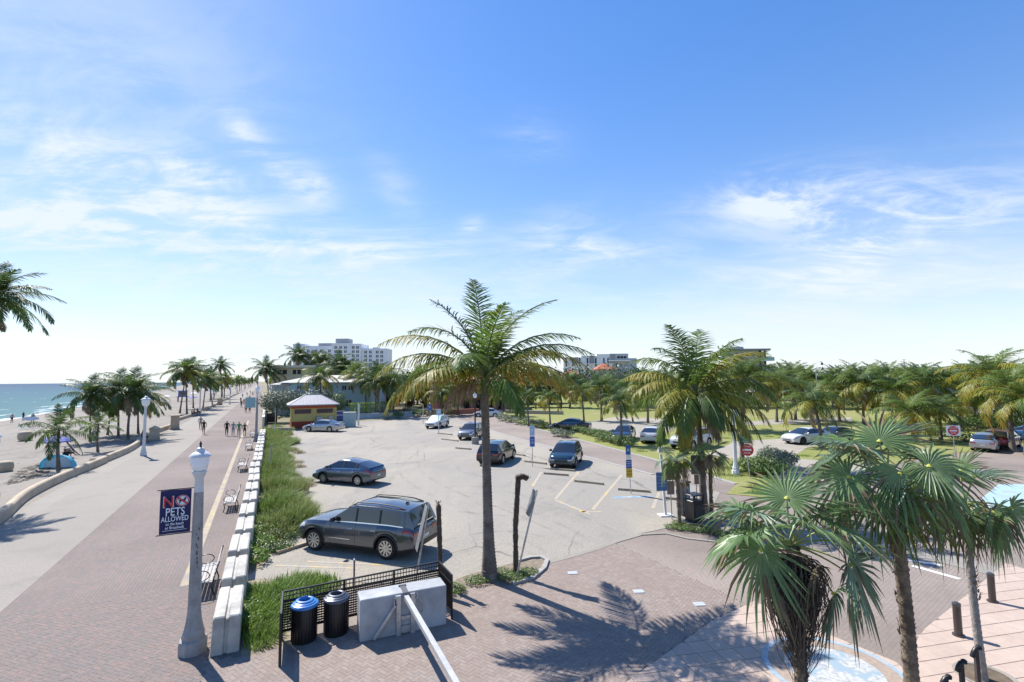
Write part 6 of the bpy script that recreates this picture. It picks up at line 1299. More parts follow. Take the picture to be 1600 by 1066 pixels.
W_h = wallm('hotel_white', (1., 1., 1.)); W_hg = wallm('hotel_grey', (.40, .40, .42))
Y = 360.; r = bldg('hotel', 'tall white hotel block with pairs of dark windows above the flat roof', 'building', (AT(530, 600, Y).x, Y, 0)); f = Face(r, Y)
f.block('wall', W_h, 458, 541, 521, d=16); f.block('wall', W_h, 457.5, 537.5, 476, 541, d=10, y=.3); f.block('wall', W_h, 521, 538, 566, d=20, y=-3); f.block('wall', W_h, 566, 545, 605, d=16, y=-1); f.block('parapet', W_h, 583, 543, 592, 546, d=6, y=-.8)
f.block('roof_plant', W_hg, 495, 536, 517, 541.2, d=8, y=3); f.block('roof_tower', W_hg, 523, 529, 543, 538.2, d=10, y=2); f.block('roof_ledge', W_h, 521, 537, 552, 539.5, d=8, y=-3.4)
for i, px in enumerate((481.6, 494, 502, 514.8)):
    for k in range(7): f.win(px, 548.5 + k * 6.4, 4.2, 4.2, frame=W_h)
for px in (470, 464):
    for k in range(7): f.win(px, 548.5 + k * 6.4, 2.6, 4.2, frame=W_h)
for px in (527, 534.4, 541.9, 554, 560.7):
    for k in range(8): f.win(px, 543.5 + k * 6.4, 4.2, 4.2, frame=W_h, y=-3)
for px in (572, 579.4, 590, 597):
    for k in range(7): f.win(px, 550.5 + k * 6.4, 4.2, 4.2, frame=W_h, y=-1)
W_c = wallm('cream_render', (.58, .54, .38)); Y = 112.; r = bldg('cream_house', 'cream flat roofed apartment house behind the pale blue house', 'building', (AT(480, 600, Y).x, Y, 0)); f = Face(r, Y)
f.block('wall', W_c, 426, 575, 540, d=12); f.block('roof', wallm('cream_roof', (.62, .59, .47)), 422, 571.5, 545, 575, d=13.5, y=-1)
for px, w in ((441, 15), (464, 13), (504, 15), (528, 12)): f.win(px, 581.5, w, 7, M_dark, W_c)
for px in (434, 452, 474, 497, 520): f.win(px, 600, 9, 8, M_win, W_c)
q = f.block('stair_tower', W_c, 512, 572.8, 517, d=1., y=-.9)
W_b = wallm('pale_blue_render', (.40, .56, .62)); W_rf = wallm('pale_roof', (.58, .56, .52)); Y = 92.; r = bldg('blue_house', 'pale blue house with a low pale hip roof behind the booth', 'house', (AT(505, 620, Y).x, Y, 0)); f = Face(r, Y)
f.block('wall', W_b, 452, 598, 580, d=11); f.block('wall', wallm('white_render', (.62, .64, .62)), 425, 601, 451.8, d=9, y=.5)
def hip(root, x0, x1, y0, y1, z0, z1, ins, m, name='roof', ov=.5):
    q = MB(); a = [(x0 - ov, y0 - ov, z0), (x1 + ov, y0 - ov, z0), (x1 + ov, y1 + ov, z0), (x0 - ov, y1 + ov, z0)]; ym = (y0 + y1) / 2; b_ = [(x0 + ins, ym, z1), (x1 - ins, ym, z1)]
    lo = [(x, y, z - .14) for x, y, z in a]; q.add(a + b_ + lo, [(0, 1, 5, 4), (1, 2, 5), (2, 3, 4, 5), (3, 0, 4), (0, 6, 7, 1), (1, 7, 8, 2), (2, 8, 9, 3), (3, 9, 6, 0), (6, 9, 8, 7)]); return q.build(name, m, root)
x0, z0 = f.xz(440, 598); x1, z1 = f.xz(580, 588); hip(r, x0, x1, 0, 11, z0, z1 + .3, 3.5, W_rf); x0, z0 = f.xz(425, 601); x1, z1 = f.xz(451, 594); hip(r, x0, x1, .5, 9.5, z0, z1, 1.4, W_rf)
for px, py in ((508, 604.5), (516, 605), (548, 606), (468, 606), (566, 606), (538, 606)): f.win(px, py, 6.5, 6.5, M_win, W_rf)
for px in (470, 512, 545): f.win(px, 630, 9, 10, M_win, W_rf)
for px in (430, 440): f.win(px, 607, 4, 9, flat('blue_grey_shutter', (.25, .33, .33), .7), W_rf)
# booth with louvres and metal hip roof
M_by = wallm('booth_yellow', (.60, .47, .16), .08); M_bo = wallm('booth_orange', (.46, .10, .035)); M_bred = wallm('booth_red', (.30, .045, .025)); M_mr = MAT('metal_roof', (.30, .30, .32), .55, .0, var=.1, sc=2)
P0 = G(455, 671); r = bldg('booth', 'yellow and red booth with louvred windows and a grey metal hip roof', 'booth', P0, TROT); LW, LD, EH = 5.4, 4.6, 2.95
q = MB(); bx(q, 0, LW, 0, LD, 0, .95); q.build('red_plinth', M_bred, r); q = MB(); bx(q, .02, LW - .02, .02, LD - .02, .95, 2.62); q.build('wall', M_by, r); q = MB(); bx(q, -.04, LW + .04, -.04, LD + .04, 2.62, EH); q.build('frieze', M_bo, r)
for x in (0, LW / 2, LW): q = MB(); bx(q, x - .12, x + .12, -.05, .1, .95, 2.62); q.build('pilaster', M_by, r)
for i in (0, 1):
    x0 = .35 + i * LW / 2; q = MB(); bx(q, x0, x0 + 2.0, -.02, .06, 1.95, 2.52); o = q.build('louvre_window', M_dark, r); q = MB()
    for k in range(7): z = 1.98 + k * .08; q.add([(x0, -.075, z), (x0 + 2., -.075, z), (x0 + 2., -.02, z + .06), (x0, -.02, z + .06)], [(0, 1, 2, 3)])
    q.build('louvre_slat', flat('louvre_brown', (.20, .12, .11), .6), o)
for x, w in ((3.0, .75), (4.5, .6)): q = MB(); bx(q, x, x + w, -.42, -.06, .85, 1.5); q.build('wall_unit', flat('wall_unit_grey', (.33, .34, .34), .5), r, bevel=.02)
hip(r, 0, LW, 0, LD, EH + .16, 4.35, 1.75, M_mr, ov=.45); q = MB()
for k in range(15):
    x = -.45 + k * (LW + .9) / 14; t = max(0, min(1, min((x + .45) / 2.2, (LW + .45 - x) / 2.2))); q.bar((x, -.45, EH + .17), (x, lerp(-.45, LD / 2, t), lerp(EH + .17, 4.36, t)), .03, .035)
q.bar((-.45, -.45, EH + .17), (1.75, LD / 2, 4.37), .09, .05); q.bar((LW + .45, -.45, EH + .17), (LW - 1.75, LD / 2, 4.37), .09, .05); q.bar((1.75, LD / 2, 4.37), (LW - 1.75, LD / 2, 4.37), .12, .06); q.build('roof_rib', M_mr, r)
for k, (x, rz) in enumerate(((-.5, 0),)): pass
b_ = G(546, 667); r = thing('utility_cabinet', 'grey green utility cabinet between the booth and a white post', 'cabinet', b_, TROT * .3); q = MB(); q.box((0, 0, .95), (1.55, .9, 1.9)); q.build('body', flat('cabinet_grey_green', (.30, .38, .38), .5), r, bevel=.02)
for x in (-.38, .38): q = MB(); q.box((x, -.46, .95), (.70, .02, 1.7)); q.build('door', flat('cabinet_door', (.32, .41, .41), .5), r)
q = MB(); q.box((0, 0, 1.93), (1.65, 1.0, .06)); q.build('lid', M_steel, r)
b_ = G(530, 660); r = thing('blue_bin', 'dark blue dumpster with white lettering right of the booth', 'bin', b_, TROT); q = MB(); q.box((0, 0, .85), (1.5, 1.2, 1.4), top=1.06); q.build('body', flat('dumpster_blue', (.02, .05, .22), .5), r, bevel=.03); q = MB(); q.box((0, .05, 1.6), (1.6, 1.3, .1)); q.build('lid', M_nav, r); l = link('lettering', TEXT('RECYCLE', .26), r, (0, -.64, 1.1)); l.data.materials.append(M_swh); l.rotation_euler = (math.pi / 2, 0, 0)
for x in (-.6, .6): q = MB(); q.lathe([(.1, -.05), (.1, .05)], 10, (x, -.4, .1), M=Matrix.Rotation(math.pi / 2, 3, 'Y')); q.build('wheel', M_tyre, r)
def hedge_wall(label, p, q_, h, w, m, name='hedge', lsz=.1, z0=0.):
    p, q_ = Vector(p), Vector(q_); d = q_ - p; L_ = d.length; g = np.random.default_rng(int(L_ * 100)); n = int(L_ * h * 170); V, Fc = [], []
    for i in range(n):
        s = g.integers(0, 3); x = g.uniform(0, L_); y = g.uniform(-w / 2, w / 2); z = g.uniform(0, h)
        if s == 0: y = -w / 2 + g.normal(0, .05)
        elif s == 1: z = h + g.normal(0, .05)
        P = np.array([x, y, z + z0]); nn = np.array([0, -1 if s == 0 else 0, 1 if s == 1 else .2]) + g.normal(0, .6, 3); nn /= np.linalg.norm(nn); a = np.cross(nn, g.normal(0, 1, 3)); a /= np.linalg.norm(a); b_ = np.cross(nn, a); sz = lsz * g.uniform(.6, 1.3); o = len(V); V += [tuple(P - a * sz), tuple(P + b_ * sz * .6), tuple(P + a * sz), tuple(P - b_ * sz * .6)]; Fc.append((o, o + 1, o + 2, o + 3))
    root = thing(name, label, 'hedge', p, math.atan2(d.y, d.x)); k = MB(); k.add(V, Fc); tag(k.build('leaves', m, root), kind='stuff'); k = MB()
    for i in range(int(L_) + 1): k.tube([(i + .3, 0, 0), (i + .5, .05, z0 + h * .9)], [.05, .02], 5)
    k.build('stems', M_twig, root)
hedge_wall('long clipped bright hedge on top of the wall right of the booth', G(545, 655), G(612, 650), 1.5, .9, M_lf[2], z0=.95)
def low_wall(label, p, q_, h, w, m, cat='wall', name='garden_wall', cap=None):
    p, q_ = Vector(p), Vector(q_); d = q_ - p; root = thing(name, label, cat, p, math.atan2(d.y, d.x)); k = MB(); bx(k, 0, d.length, -w / 2, w / 2, -.05, h); k.build('wall', m, root, bevel=.02); k = MB(); bx(k, -.04, d.length + .04, -w / 2 - .05, w / 2 + .05, h, h + .08); k.build('coping', cap or m, root, bevel=.02); return root
low_wall('low pale blue garden wall under the clipped hedge', G(556, 655), G(648, 651), .75, .25, wallm('pale_blue_wall', (.46, .55, .60)))
pf = thing('picket_fence', 'dark picket fence on the pale blue garden wall', 'fence', G(560, 653.6), 0); e = G(640, 650.4) - G(560, 653.6)
for k in range(40): q = MB(); c = e * (k / 39); q.box((c.x, c.y, 1.25), (.08, .05, 1.0)); q.build('picket', flat('fence_dark', (.10, .095, .085), .7), pf)
low_wall('low pink garden wall behind the white SUV', G(694, 648), G(748, 646), .8, .3, wallm('pink_wall', (.52, .22, .18))); low_wall('low pale yellow garden wall left of the pink one', G(668, 648.6), G(692, 647.8), .9, .3, wallm('pale_yellow_wall', (.62, .52, .38)))
W_p = wallm('pink_render', (.50, .25, .22)); Y = 98.; r = bldg('pink_house', 'pink house with a white balustrade behind the gold left fronds of the tall palm', 'house', (AT(730, 620, Y).x, Y, 0)); f = Face(r, Y)
f.block('wall', W_p, 672, 596, 800, d=12); hip(r, f.xz(672, 596)[0], f.xz(800, 596)[0], 0, 12, f.xz(672, 596)[1], f.xz(700, 586)[1], 4, wallm('rose_roof', (.36, .16, .12)))
f.block('balustrade', wallm('balustrade_white', (.66, .65, .62)), 682, 611, 792, 618, d=.3, y=-1.3); f.block('balcony_slab', W_p, 680, 618, 794, 620.5, d=1.6, y=-1.5)
for px in (684, 702, 720, 738, 756, 774, 790): f.block('column', W_p, px - 1.2, 620.5, px + 1.2, d=.35, y=-1.4)
for px in (693, 711, 729, 747, 765, 783): f.win(px, 605, 8, 9, M_win, W_rf); f.win(px, 632, 9, 14, M_dark)
W_m = wallm('modern_white', (1., 1., 1.)); W_mg = wallm('modern_grey', (.34, .35, .37)); W_mp = wallm('modern_pale', (.56, .60, .63)); Y = 300.; r = bldg('modern_block', 'white modern block with tall dark slit windows beyond the red tiled roofs', 'building', (AT(935, 600, Y).x, Y, 0)); f = Face(r, Y)
f.block('wall', W_m, 880, 558.5, 908, d=14); f.block('wall', W_m, 908, 556, 932, d=14, y=.4); f.block('wall', W_m, 932, 553.5, 956, d=14, y=-.3); f.block('wall', W_mp, 956, 560, 995, d=14, y=.5); f.block('top_storey', W_mp, 952, 553, 981, 563, d=9, y=-1); f.block('floor_slab', W_m, 950, 563, 984, 564.6, d=11, y=-2)
for px, y in ((884.5, 0), (895, 0), (906, 0), (918, .4), (931, .4), (943.5, -.3), (950, -.3)): f.win(px, 566, 2.1, 13, M_dark, y=y); f.win(px, 581, 2.1, 11, M_dark, y=y)
for a, b_, c in ((897.4, 903.6, 558.4), (921, 928, 555.8), (952.6, 960, 553.2)): f.block('grey_panel', W_mg if a < 950 else wallm('modern_grey2', (.38, .39, .41)), a, c, b_, 568, d=.6, y=-.5 if a < 950 else -1.4)
for px in (966, 971, 976): f.win(px, 558.5, 4, 3.4, M_dark, y=-1)
for px in (962, 970, 978, 986):
    for k in range(3): f.win(px, 570 + k * 7, 3, 4, M_win, W_m, y=.5)
f.block('balcony_slab', W_m, 881, 568.6, 958, 569.6, d=.8, y=-1.2)
M_tile_r = MAT('clay_roof', (.42, .12, .05), .8, var=.2, sc=1.5)
for (a, b_, e, t, Y, l) in ((931, 962, 577.5, 567, 190., 'house with a red tiled pyramid roof in front of the white modern block'), (882, 906, 585, 577, 185., 'house with a low red tiled roof left of the pyramid roof')):
    r = bldg('tiled_house', l, 'house', (AT((a + b_) / 2, 600, Y).x, Y, 0)); f = Face(r, Y); f.block('wall', W_c, a + 1, e, b_ - 1, d=8); x0, z0 = f.xz(a, e); x1, z1 = f.xz(b_, t); hip(r, x0, x1, -.3, 8, z0, z1, (x1 - x0) / 2.1, M_tile_r)
    for k in range(3): f.win(lerp(a + 4, b_ - 4, k / 2), e + 4, 4, 4, M_win, W_rf)
M_teal = MAT('teal_glass', (.25, .42, .42), .15, var=.1); Y = 250.; r = bldg('glass_tower', 'grey tower with dark columns and teal glass balconies behind the drooping palm', 'building', (AT(1178, 600, Y).x, Y, 0)); f = Face(r, Y)
f.block('wall', wallm('tower_grey', (.50, .51, .53)), 1145, 548, 1186, d=14); f.block('core', W_m, 1186, 549, 1197, d=10, y=1); f.block('roof', wallm('tower_roof', (.30, .31, .33)), 1138, 545.5, 1201, 548, d=17, y=-2); f.block('roof_plant', W_mp, 1144, 541.5, 1166, 545.5, d=6, y=3)
for px in (1187, 1194.5): f.block('column', M_dark, px - 1, 548, px + 1.2, d=.8, y=-.6)
for k in range(4): f.block('balcony', M_teal, 1186, 558.5 + k * 15, 1206, 563.5 + k * 15, d=3, y=-2.5); f.block('balcony_slab', W_m, 1186, 563.5 + k * 15, 1206, 564.4 + k * 15, d=3.2, y=-2.6)
for k in range(6):
    for px in (1152, 1160, 1168, 1176): f.win(px, 554 + k * 8, 5, 5, M_win, W_mg)
M_grf = MAT('grey_sheet_roof', (.36, .35, .35), .6, var=.18, sc=.8)
for i, (a, b_, e, Y, l) in enumerate(((1175, 1240, 612, 128., 'low grey roofed shelter behind the leaning lawn palm, left one'), (1252, 1318, 612, 132., 'low grey roofed shelter between the lawn palms, middle one'), (1326, 1392, 612, 128., 'low grey roofed shelter behind the left fan palm'), (1452, 1520, 614, 135., 'low grey roofed shelter behind the square red and white sign'))):
    r = bldg('shelter', l, 'shelter', (AT((a + b_) / 2, 620, Y).x, Y, 0)); f = Face(r, Y); x0, z0 = f.xz(a, e); x1, z1 = f.xz(b_, e - 7); hip(r, x0, x1, 0, 9, z0, z1, 2., M_grf)
    for k in range(6): x = lerp(x0 + .3, x1 - .3, k / 5); q = MB(); bx(q, x - .15, x + .15, .1, .4, 0, z0 - .1); q.build('post', W_mp, r)
    q = MB(); bx(q, x0 + .5, x1 - .5, 5, 8.6, 0, z0 - .2); q.build('back_wall', wallm('shelter_wall', (.20, .18, .165)), r)
Y = 210.; b_ = AT(1415, 600, Y); b_.z = 0; r = thing('radio_mast', 'thin grey radio mast rising above the far palms', 'mast', b_); h = AT(1415, 562, Y).z; q = MB(); q.tube([(0, 0, 0), (0, 0, h)], [.35, .16], 6); q.build('pole', M_steel, r); q = MB(); [q.bar((-.9, 0, h - k * 2.2), (.9, 0, h - k * 2.2), .12) for k in range(3)]; q.build('cross_arm', M_steel, r)
Y = 88.; b_ = AT(1276, 600, Y); b_.z = 0; r = thing('street_lamp', 'dark street lamp with two curved arms above the leaning lawn palm', 'lamp post', b_); h = AT(1283, 565, Y).z; q = MB(); q.tube([(0, 0, 0), (0, 0, h - 1.6), (.25, 0, h - .7), (.7, 0, h - .1), (1.1, 0, h)], .06, 6); q.build('pole', M_steel, r, smooth=60)
for x, z in ((1.15, h - .35), (1.2, h - 1.2)): q = MB(); q.lathe([(.22, -.25), (.18, 0), (.05, .25)], 8, (x, 0, z)); q.build('lamp_head', M_blk, r, smooth=40)
q = MB(); q.tube([(0, 0, h - 2.6), (.7, 0, h - 1.5), (1.2, 0, h - 1.0)], .05, 6); q.build('arm', M_steel, r)
low_wall('long pale retaining wall at the back of the lawn', G(790, 646), G(880, 648), .55, .4, wallm('stone_wall', (.46, .41, .35))); low_wall('low pale wall by the ochre palm at the back of the lawn', G(1440, 645), G(1530, 645), .5, .4, wallm('pale_stone_wall', (.52, .48, .40)))
for (x, y, ty, l, m_) in ((661, 662, 632, 'white post at the shrubs left of the white SUV', M_lampw), (685.5, 677, 640, 'post with a pale parking sign in front of the white SUV', M_paleb), (672, 654, 632, 'post with a blue no parking sign behind the shrubs', M_sblue)):
    b_ = G(x, y); z_ = lambda q: hz(x, q, b_); rt = signpost(l, b_, z_(ty), 0, .05); 
    if m_ is not M_lampw: plate(rt, 'sign_panel', 0, (z_(ty) + z_(ty + 9)) / 2, .55, z_(ty) - z_(ty + 9), m_, y=-.06, txt=(('P', .4, 0, 1),), tm=M_swh)
low_wall('grey retaining wall between the dune grass and the booth', G(412, 676), G(455, 677), .55, .3, M_conc)
q = G(424, 660); r = thing('dark_bin', 'dark box bin under the sea grape tree', 'bin', q, TROT); k = MB(); k.box((0, 0, .65), (1.3, .8, 1.25), top=1.04); k.build('body', M_blk, r, bevel=.04); k = MB(); k.box((0, 0, 1.31), (1.4, .9, .08)); k.build('lid', M_trim, r, bevel=.02)
low_wall('white boundary wall along the building side of the walk', W(76, 0.1), W(120, .4), 1.3, .25, wallm('boundary_white', (.62, .61, .58)))
for i, s in enumerate((150, 200, 260, 330, 420)):
    r = bldg('beach_house', ('pale house', 'cream house', 'white house', 'grey house', 'white block')[i] + ' on the building side of the walk beyond the cream house, number %s away' % ('one', 'two', 'three', 'four', 'five')[i] if 0 else ('pale two storey house far along the walk', 'cream house farther along the walk', 'white house far along the walk past the cream one', 'grey house near the vanishing point of the walk', 'small white block at the very end of the walk')[i], 'house', W(s, 3.5), WROT); q = MB(); hh = 6.5 + (i % 3) * 1.5; bx(q, 0, 30, -14, 0, 0, hh); q.build('wall', (W_c, W_h, W_rf, W_mp, W_h)[i], r); q = MB(); bx(q, -.4, 30.4, -14.4, .4, hh, hh + .35); q.build('roof', W_rf, r)
    for a in range(6):
        for z in (1.8, 4.8): q = MB(); bx(q, 2 + a * 4.6, 4.2 + a * 4.6, .0, .06, z - .7, z + .8); q.build('window', M_win, r)
    for a in range(3):
        for z in (1.8, 4.8): q = MB(); bx(q, -.06, .0, -12 + a * 4, -10 + a * 4, z - .7, z + .8); q.build('window', M_win, r)
# ------------------------------------------------------------------ beach wall, pillars
M_bw2 = MAT('cream_wall_render', (.45, .365, .26), .85, var=.12, sc=2.5, var2=((.34, .28, .21), .8, .5, .75))
def beach_wall(label, pts, h=.52, w=.34):
    P = []
    for i in range(len(pts) - 1):
        a = pts[max(i - 1, 0)]; b_, c = pts[i], pts[i + 1]; d = pts[min(i + 2, len(pts) - 1)]
        for k in range(8):
            t = k / 8; P.append(tuple(.5 * (2 * b_[j] + (c[j] - a[j]) * t + (2 * a[j] - 5 * b_[j] + 4 * c[j] - d[j]) * t * t + (3 * b_[j] - a[j] - 3 * c[j] + d[j]) * t ** 3) for j in (0, 1)))
    P.append(pts[-1]); P = [W(*p) for p in P]; o = P[0]; rows = []
    prof = [(-w / 2, -.05), (-w / 2, h - .1), (-w * .38, h - .02), (-w * .15, h + .02), (w * .15, h + .02), (w * .38, h - .02), (w / 2, h - .1), (w / 2, -.05)]
    for i, p in enumerate(P):
        d = (P[min(i + 1, len(P) - 1)] - P[max(i - 1, 0)]).normalized(); n = Vector((d.y, -d.x, 0)); rows.append([p - o + n * a + Vector((0, 0, z)) for a, z in prof])
    m = MB(); m.grid(rows); n = len(prof); m.f += [tuple(range(n))[::-1], tuple(range(len(m.v) - n, len(m.v)))]; m.m += [0, 0]; q = m.build('beach_wall', M_bw2, None, o, smooth=50); return tag(q, label, 'wall', 'curved cream walls along the beach')
beach_wall('curved cream beach wall nearest the camera at the left edge', [(22, -10.7), (27, -10.35), (31, -10.5), (36, -11.25), (41, -11.35), (46, -11.05), (49.3, -10.9)])
beach_wall('short cream beach wall between the small palm and the white globe lamp', [(49.9, -10.95), (55, -10.7), (60, -10.85), (64, -11.4), (66, -11.5)])
beach_wall('cream beach wall past the square pillar, curving to the seated people', [(74.5, -11.6), (84, -11.2), (92, -12.2), (100, -11.9), (112, -11.2), (122, -11.6)])
beach_wall('far cream beach wall shrinking away along the walk', [(128, -11.6), (150, -11.2), (175, -11.9), (205, -11.3), (240, -11.8), (300, -11.5)])
def pillar(label, loc, w, h, cap):
    r = thing('wall_pillar', label, 'pillar', loc, TROT + .15, 'square pillars of the beach wall'); q = MB(); q.box((0, 0, h / 2), (w, w, h), top=.94); q.build('shaft', M_bw2, r, bevel=.03); q = MB(); q.box((0, 0, .12), (w * 1.08, w * 1.08, .24)); q.build('foot', M_bw2, r, bevel=.02); q = MB(); q.box((0, 0, h + .06), (w * 1.06, w * 1.06, .12)); 
    if cap: q.add([(-w / 2, -w / 2, h + .12), (w / 2, -w / 2, h + .12), (w / 2, w / 2, h + .12), (-w / 2, w / 2, h + .12), (0, 0, h + .42)], [(0, 1, 4), (1, 2, 4), (2, 3, 4), (3, 0, 4)])
    q.build('cap', M_bw2, r)
pillar('cream pillar with a pointed cap behind the white globe lamp', G(241, 688), .95, 1.15, True); pillar('tall tan pillar standing at the beach opening', G(273, 671), 1.0, 1.75, False); pillar('small far tan pillar beside the seated people', G(343, 633), 1.2, 1.7, False)
# ------------------------------------------------------------------ people
def person_mesh(key, J, E_):
    me = bpy.data.meshes.new('person'); names = list(J); me.from_pydata([J[n][0] for n in names], [(names.index(a), names.index(b_)) for a, b_ in E_], [])
    o = bpy.data.objects.new('person', me); COL.objects.link(o); sm_ = o.modifiers.new('s', 'SKIN'); sm_.use_smooth_shade = True
    for n, v in zip(names, me.skin_vertices[0].data): v.radius = J[n][1]; v.use_root = n == 'pelvis'
    ss = o.modifiers.new('u', 'SUBSURF'); ss.levels = 1; bpy.context.view_layer.update(); out = bpy.data.meshes.new_from_object(o.evaluated_get(bpy.context.evaluated_depsgraph_get())); bpy.data.objects.remove(o)
    segs = [(Vector(J[a][0]), Vector(J[b_][0]), a, b_) for a, b_ in E_]; tg = []
    for p in out.polygons:
        c = p.center; best = None
        for a, b_, na, nb_ in segs:
            d = b_ - a; t = max(0, min(1, (c - a).dot(d) / max(1e-6, d.length_squared))); ds = (c - (a + d * t)).length - lerp(J[na][1][0], J[nb_][1][0], t)
            if best is None or ds < best[0]: best = (ds, (J[na][2] if t < .5 else J[nb_][2]))
        tg.append(best[1])
    out.polygons.foreach_set('use_smooth', [True] * len(out.polygons)); return out, tg
def pose(kind):
    H_ = {'pelvis': ((0, 0, .95), (.12, .15), 2), 'spine': ((.01, 0, 1.13), (.11, .14), 1), 'chest': ((.02, 0, 1.33), (.115, .165), 1), 'neck': ((.03, 0, 1.49), (.05, .05), 0), 'head': ((.05, 0, 1.60), (.085, .075), 0), 'crown': ((.035, 0, 1.69), (.082, .078), 3)}
    E_ = [('pelvis', 'spine'), ('spine', 'chest'), ('chest', 'neck'), ('neck', 'head'), ('head', 'crown')]
    def limb(s, sh, el, wr, hp, kn, an, to):
        n = 'LR'[s < 0]
        for k, p, r_, t in (('sh', sh, .058, 1), ('el', el, .042, 0), ('wr', wr, .03, 0), ('ha', (wr[0] + (wr[0] - el[0]) * .3, wr[1], wr[2] + (wr[2] - el[2]) * .35), .034, 0), ('hp', hp, .095, 2), ('kn', kn, .06, 4), ('an', an, .04, 0), ('to', to, .036, 5)): H_[k + n] = ((p[0], abs(p[1]) * s, p[2]), (r_, r_), t)
        E_.extend([('chest', 'sh' + n), ('sh' + n, 'el' + n), ('el' + n, 'wr' + n), ('wr' + n, 'ha' + n), ('pelvis', 'hp' + n), ('hp' + n, 'kn' + n), ('kn' + n, 'an' + n), ('an' + n, 'to' + n)])
    if kind == 'walk':
        limb(1, (.02, .19, 1.40), (-.07, .25, 1.15), (.04, .26, .93), (0, .09, .88), (.16, .10, .50), (.12, .10, .09), (.26, .11, .04)); limb(-1, (.02, .19, 1.40), (.05, .25, 1.15), (.18, .23, .98), (0, .09, .88), (.0, .09, .48), (-.24, .09, .15), (-.14, .10, .05))
    elif kind == 'stand':
        limb(1, (.02, .19, 1.40), (-.02, .25, 1.14), (.06, .25, .90), (0, .09, .88), (.03, .10, .49), (-.01, .10, .08), (.13, .12, .04)); limb(-1, (.02, .19, 1.40), (.0, .25, 1.14), (.10, .23, .92), (0, .09, .88), (.02, .10, .49), (-.02, .10, .08), (.12, .12, .04))
    elif kind == 'sit':
        for k, v in list(H_.items()): H_[k] = ((v[0][0], v[0][1], v[0][2] - .42), v[1], v[2])
        for s in (1, -1): limb(s, (.02, .19, .98), (.08, .25, .74), (.30, .18, .62), (.05, .10, .50), (.46, .12, .54), (.44, .12, .09), (.58, .13, .05))
    else:   # reclining
        for k, v in list(H_.items()): z = v[0][2] - .95; H_[k] = ((-z * .72, 0, .30 + z * .62), v[1], v[2])
        for s in (1, -1): limb(s, (-.33, .19, .60), (-.14, .26, .42), (.08, .22, .36), (.06, .10, .28), (.46, .12, .42), (.85, .12, .16), (.93, .13, .24))
    return person_mesh(kind, H_, E_)
POSE = {k: pose(k) for k in ('walk', 'stand', 'sit', 'recline')}
SK = [flat('skin_tan', (.36, .20, .13), .6), flat('skin_light', (.50, .32, .24), .6), flat('skin_brown', (.16, .085, .055), .6)]
CL = {k: flat('cloth_' + k, c, .85) for k, c in dict(black=(.015, .015, .017), grey=(.26, .26, .28), green=(.02, .24, .10), white=(.66, .66, .66), navy=(.02, .03, .10), red=(.40, .03, .04), khaki=(.30, .25, .17), blue=(.06, .16, .40), pink=(.55, .25, .28), brown=(.12, .08, .05), yellow=(.55, .42, .08)).items()}
HR = [flat('hair_dark', (.018, .013, .010), .6), flat('hair_brown', (.10, .055, .03), .6), flat('hair_fair', (.34, .24, .12), .6)]
def person(label, loc, head, kind, shirt, low, sk=0, hr=0, sc=1., legs=True, grp=None):
    me0, tg = POSE[kind]; me = me0.copy(); me.materials.clear()
    for m in (SK[sk], CL[shirt], CL[low], HR[hr], CL[low] if legs else SK[sk], CL['black']): me.materials.append(m)
    me.polygons.foreach_set('material_index', tg); o = link('person', me, None, loc, math.atan2(head[1], head[0])); o.scale = (sc,) * 3; return tag(o, label, 'person', grp)
UP, DN = (WS.x, WS.y), (-WS.x, -WS.y)
person('man in black T-shirt and black shorts walking away, left of the group of four', G(354, 681.5), UP, 'walk', 'black', 'black', 0, 0, 1.02, grp='four people walking away together')
person('person in pale grey shirt walking away, second in the group of four', G(364, 681.5), UP, 'stand', 'grey', 'grey', 1, 1, .96, grp='four people walking away together')
person('man in green T-shirt and khaki shorts walking away in the group of four', G(373, 683.5), UP, 'walk', 'green', 'khaki', 1, 1, 1.03, grp='four people walking away together')
person('woman in a dark top and short skirt walking away, right of the group of four', G(382, 682.5), UP, 'walk', 'brown', 'black', 0, 0, .93, False, grp='four people walking away together')
person('person in black top and bare legs walking on the pale strip near the wall', G(318, 679), DN, 'walk', 'black', 'brown', 0, 0, 1., False)
person('person in grey standing on the pale strip just behind the one in black', G(313, 671), UP, 'stand', 'grey', 'khaki', 1, 1, 1.)
for i, (x, y, d, sh, lo, l) in enumerate(((384, 645.5, UP, 'pink', 'navy', 'person in pink top next to the pale green banner'), (390, 645.5, UP, 'red', 'black', 'person in red top beside the pale green banner post'), (377, 637, DN, 'black', 'navy', 'person in dark clothes in the knot of walkers beyond the group of four'), (381, 633, UP, 'red', 'grey', 'person in red in the knot of walkers beyond the group of four'), (384, 638, DN, 'brown', 'khaki', 'person in brown in the knot of walkers beyond the group of four'), (387, 630, UP, 'navy', 'black', 'person in navy walking farther off by the pale green banner'), (390, 627, UP, 'black', 'grey', 'person in black walking farther off by the pale green banner'), (376, 630, UP, 'navy', 'black', 'person in navy at the left of the far knot of walkers'), (395, 618, DN, 'white', 'black', 'lone person in white far down the walk'), (379, 622, DN, 'blue', 'navy', 'person in blue far down the walk near the wall'), (386, 619, UP, 'grey', 'black', 'person in grey far down the walk'), (391, 615, UP, 'red', 'black', 'tiny person in red near the vanishing point'))):
    person(l, G(x, y), d, 'walk' if i % 2 else 'stand', sh, lo, i % 3, i % 3, 1., i % 3 != 0, 'walkers far along the walk')
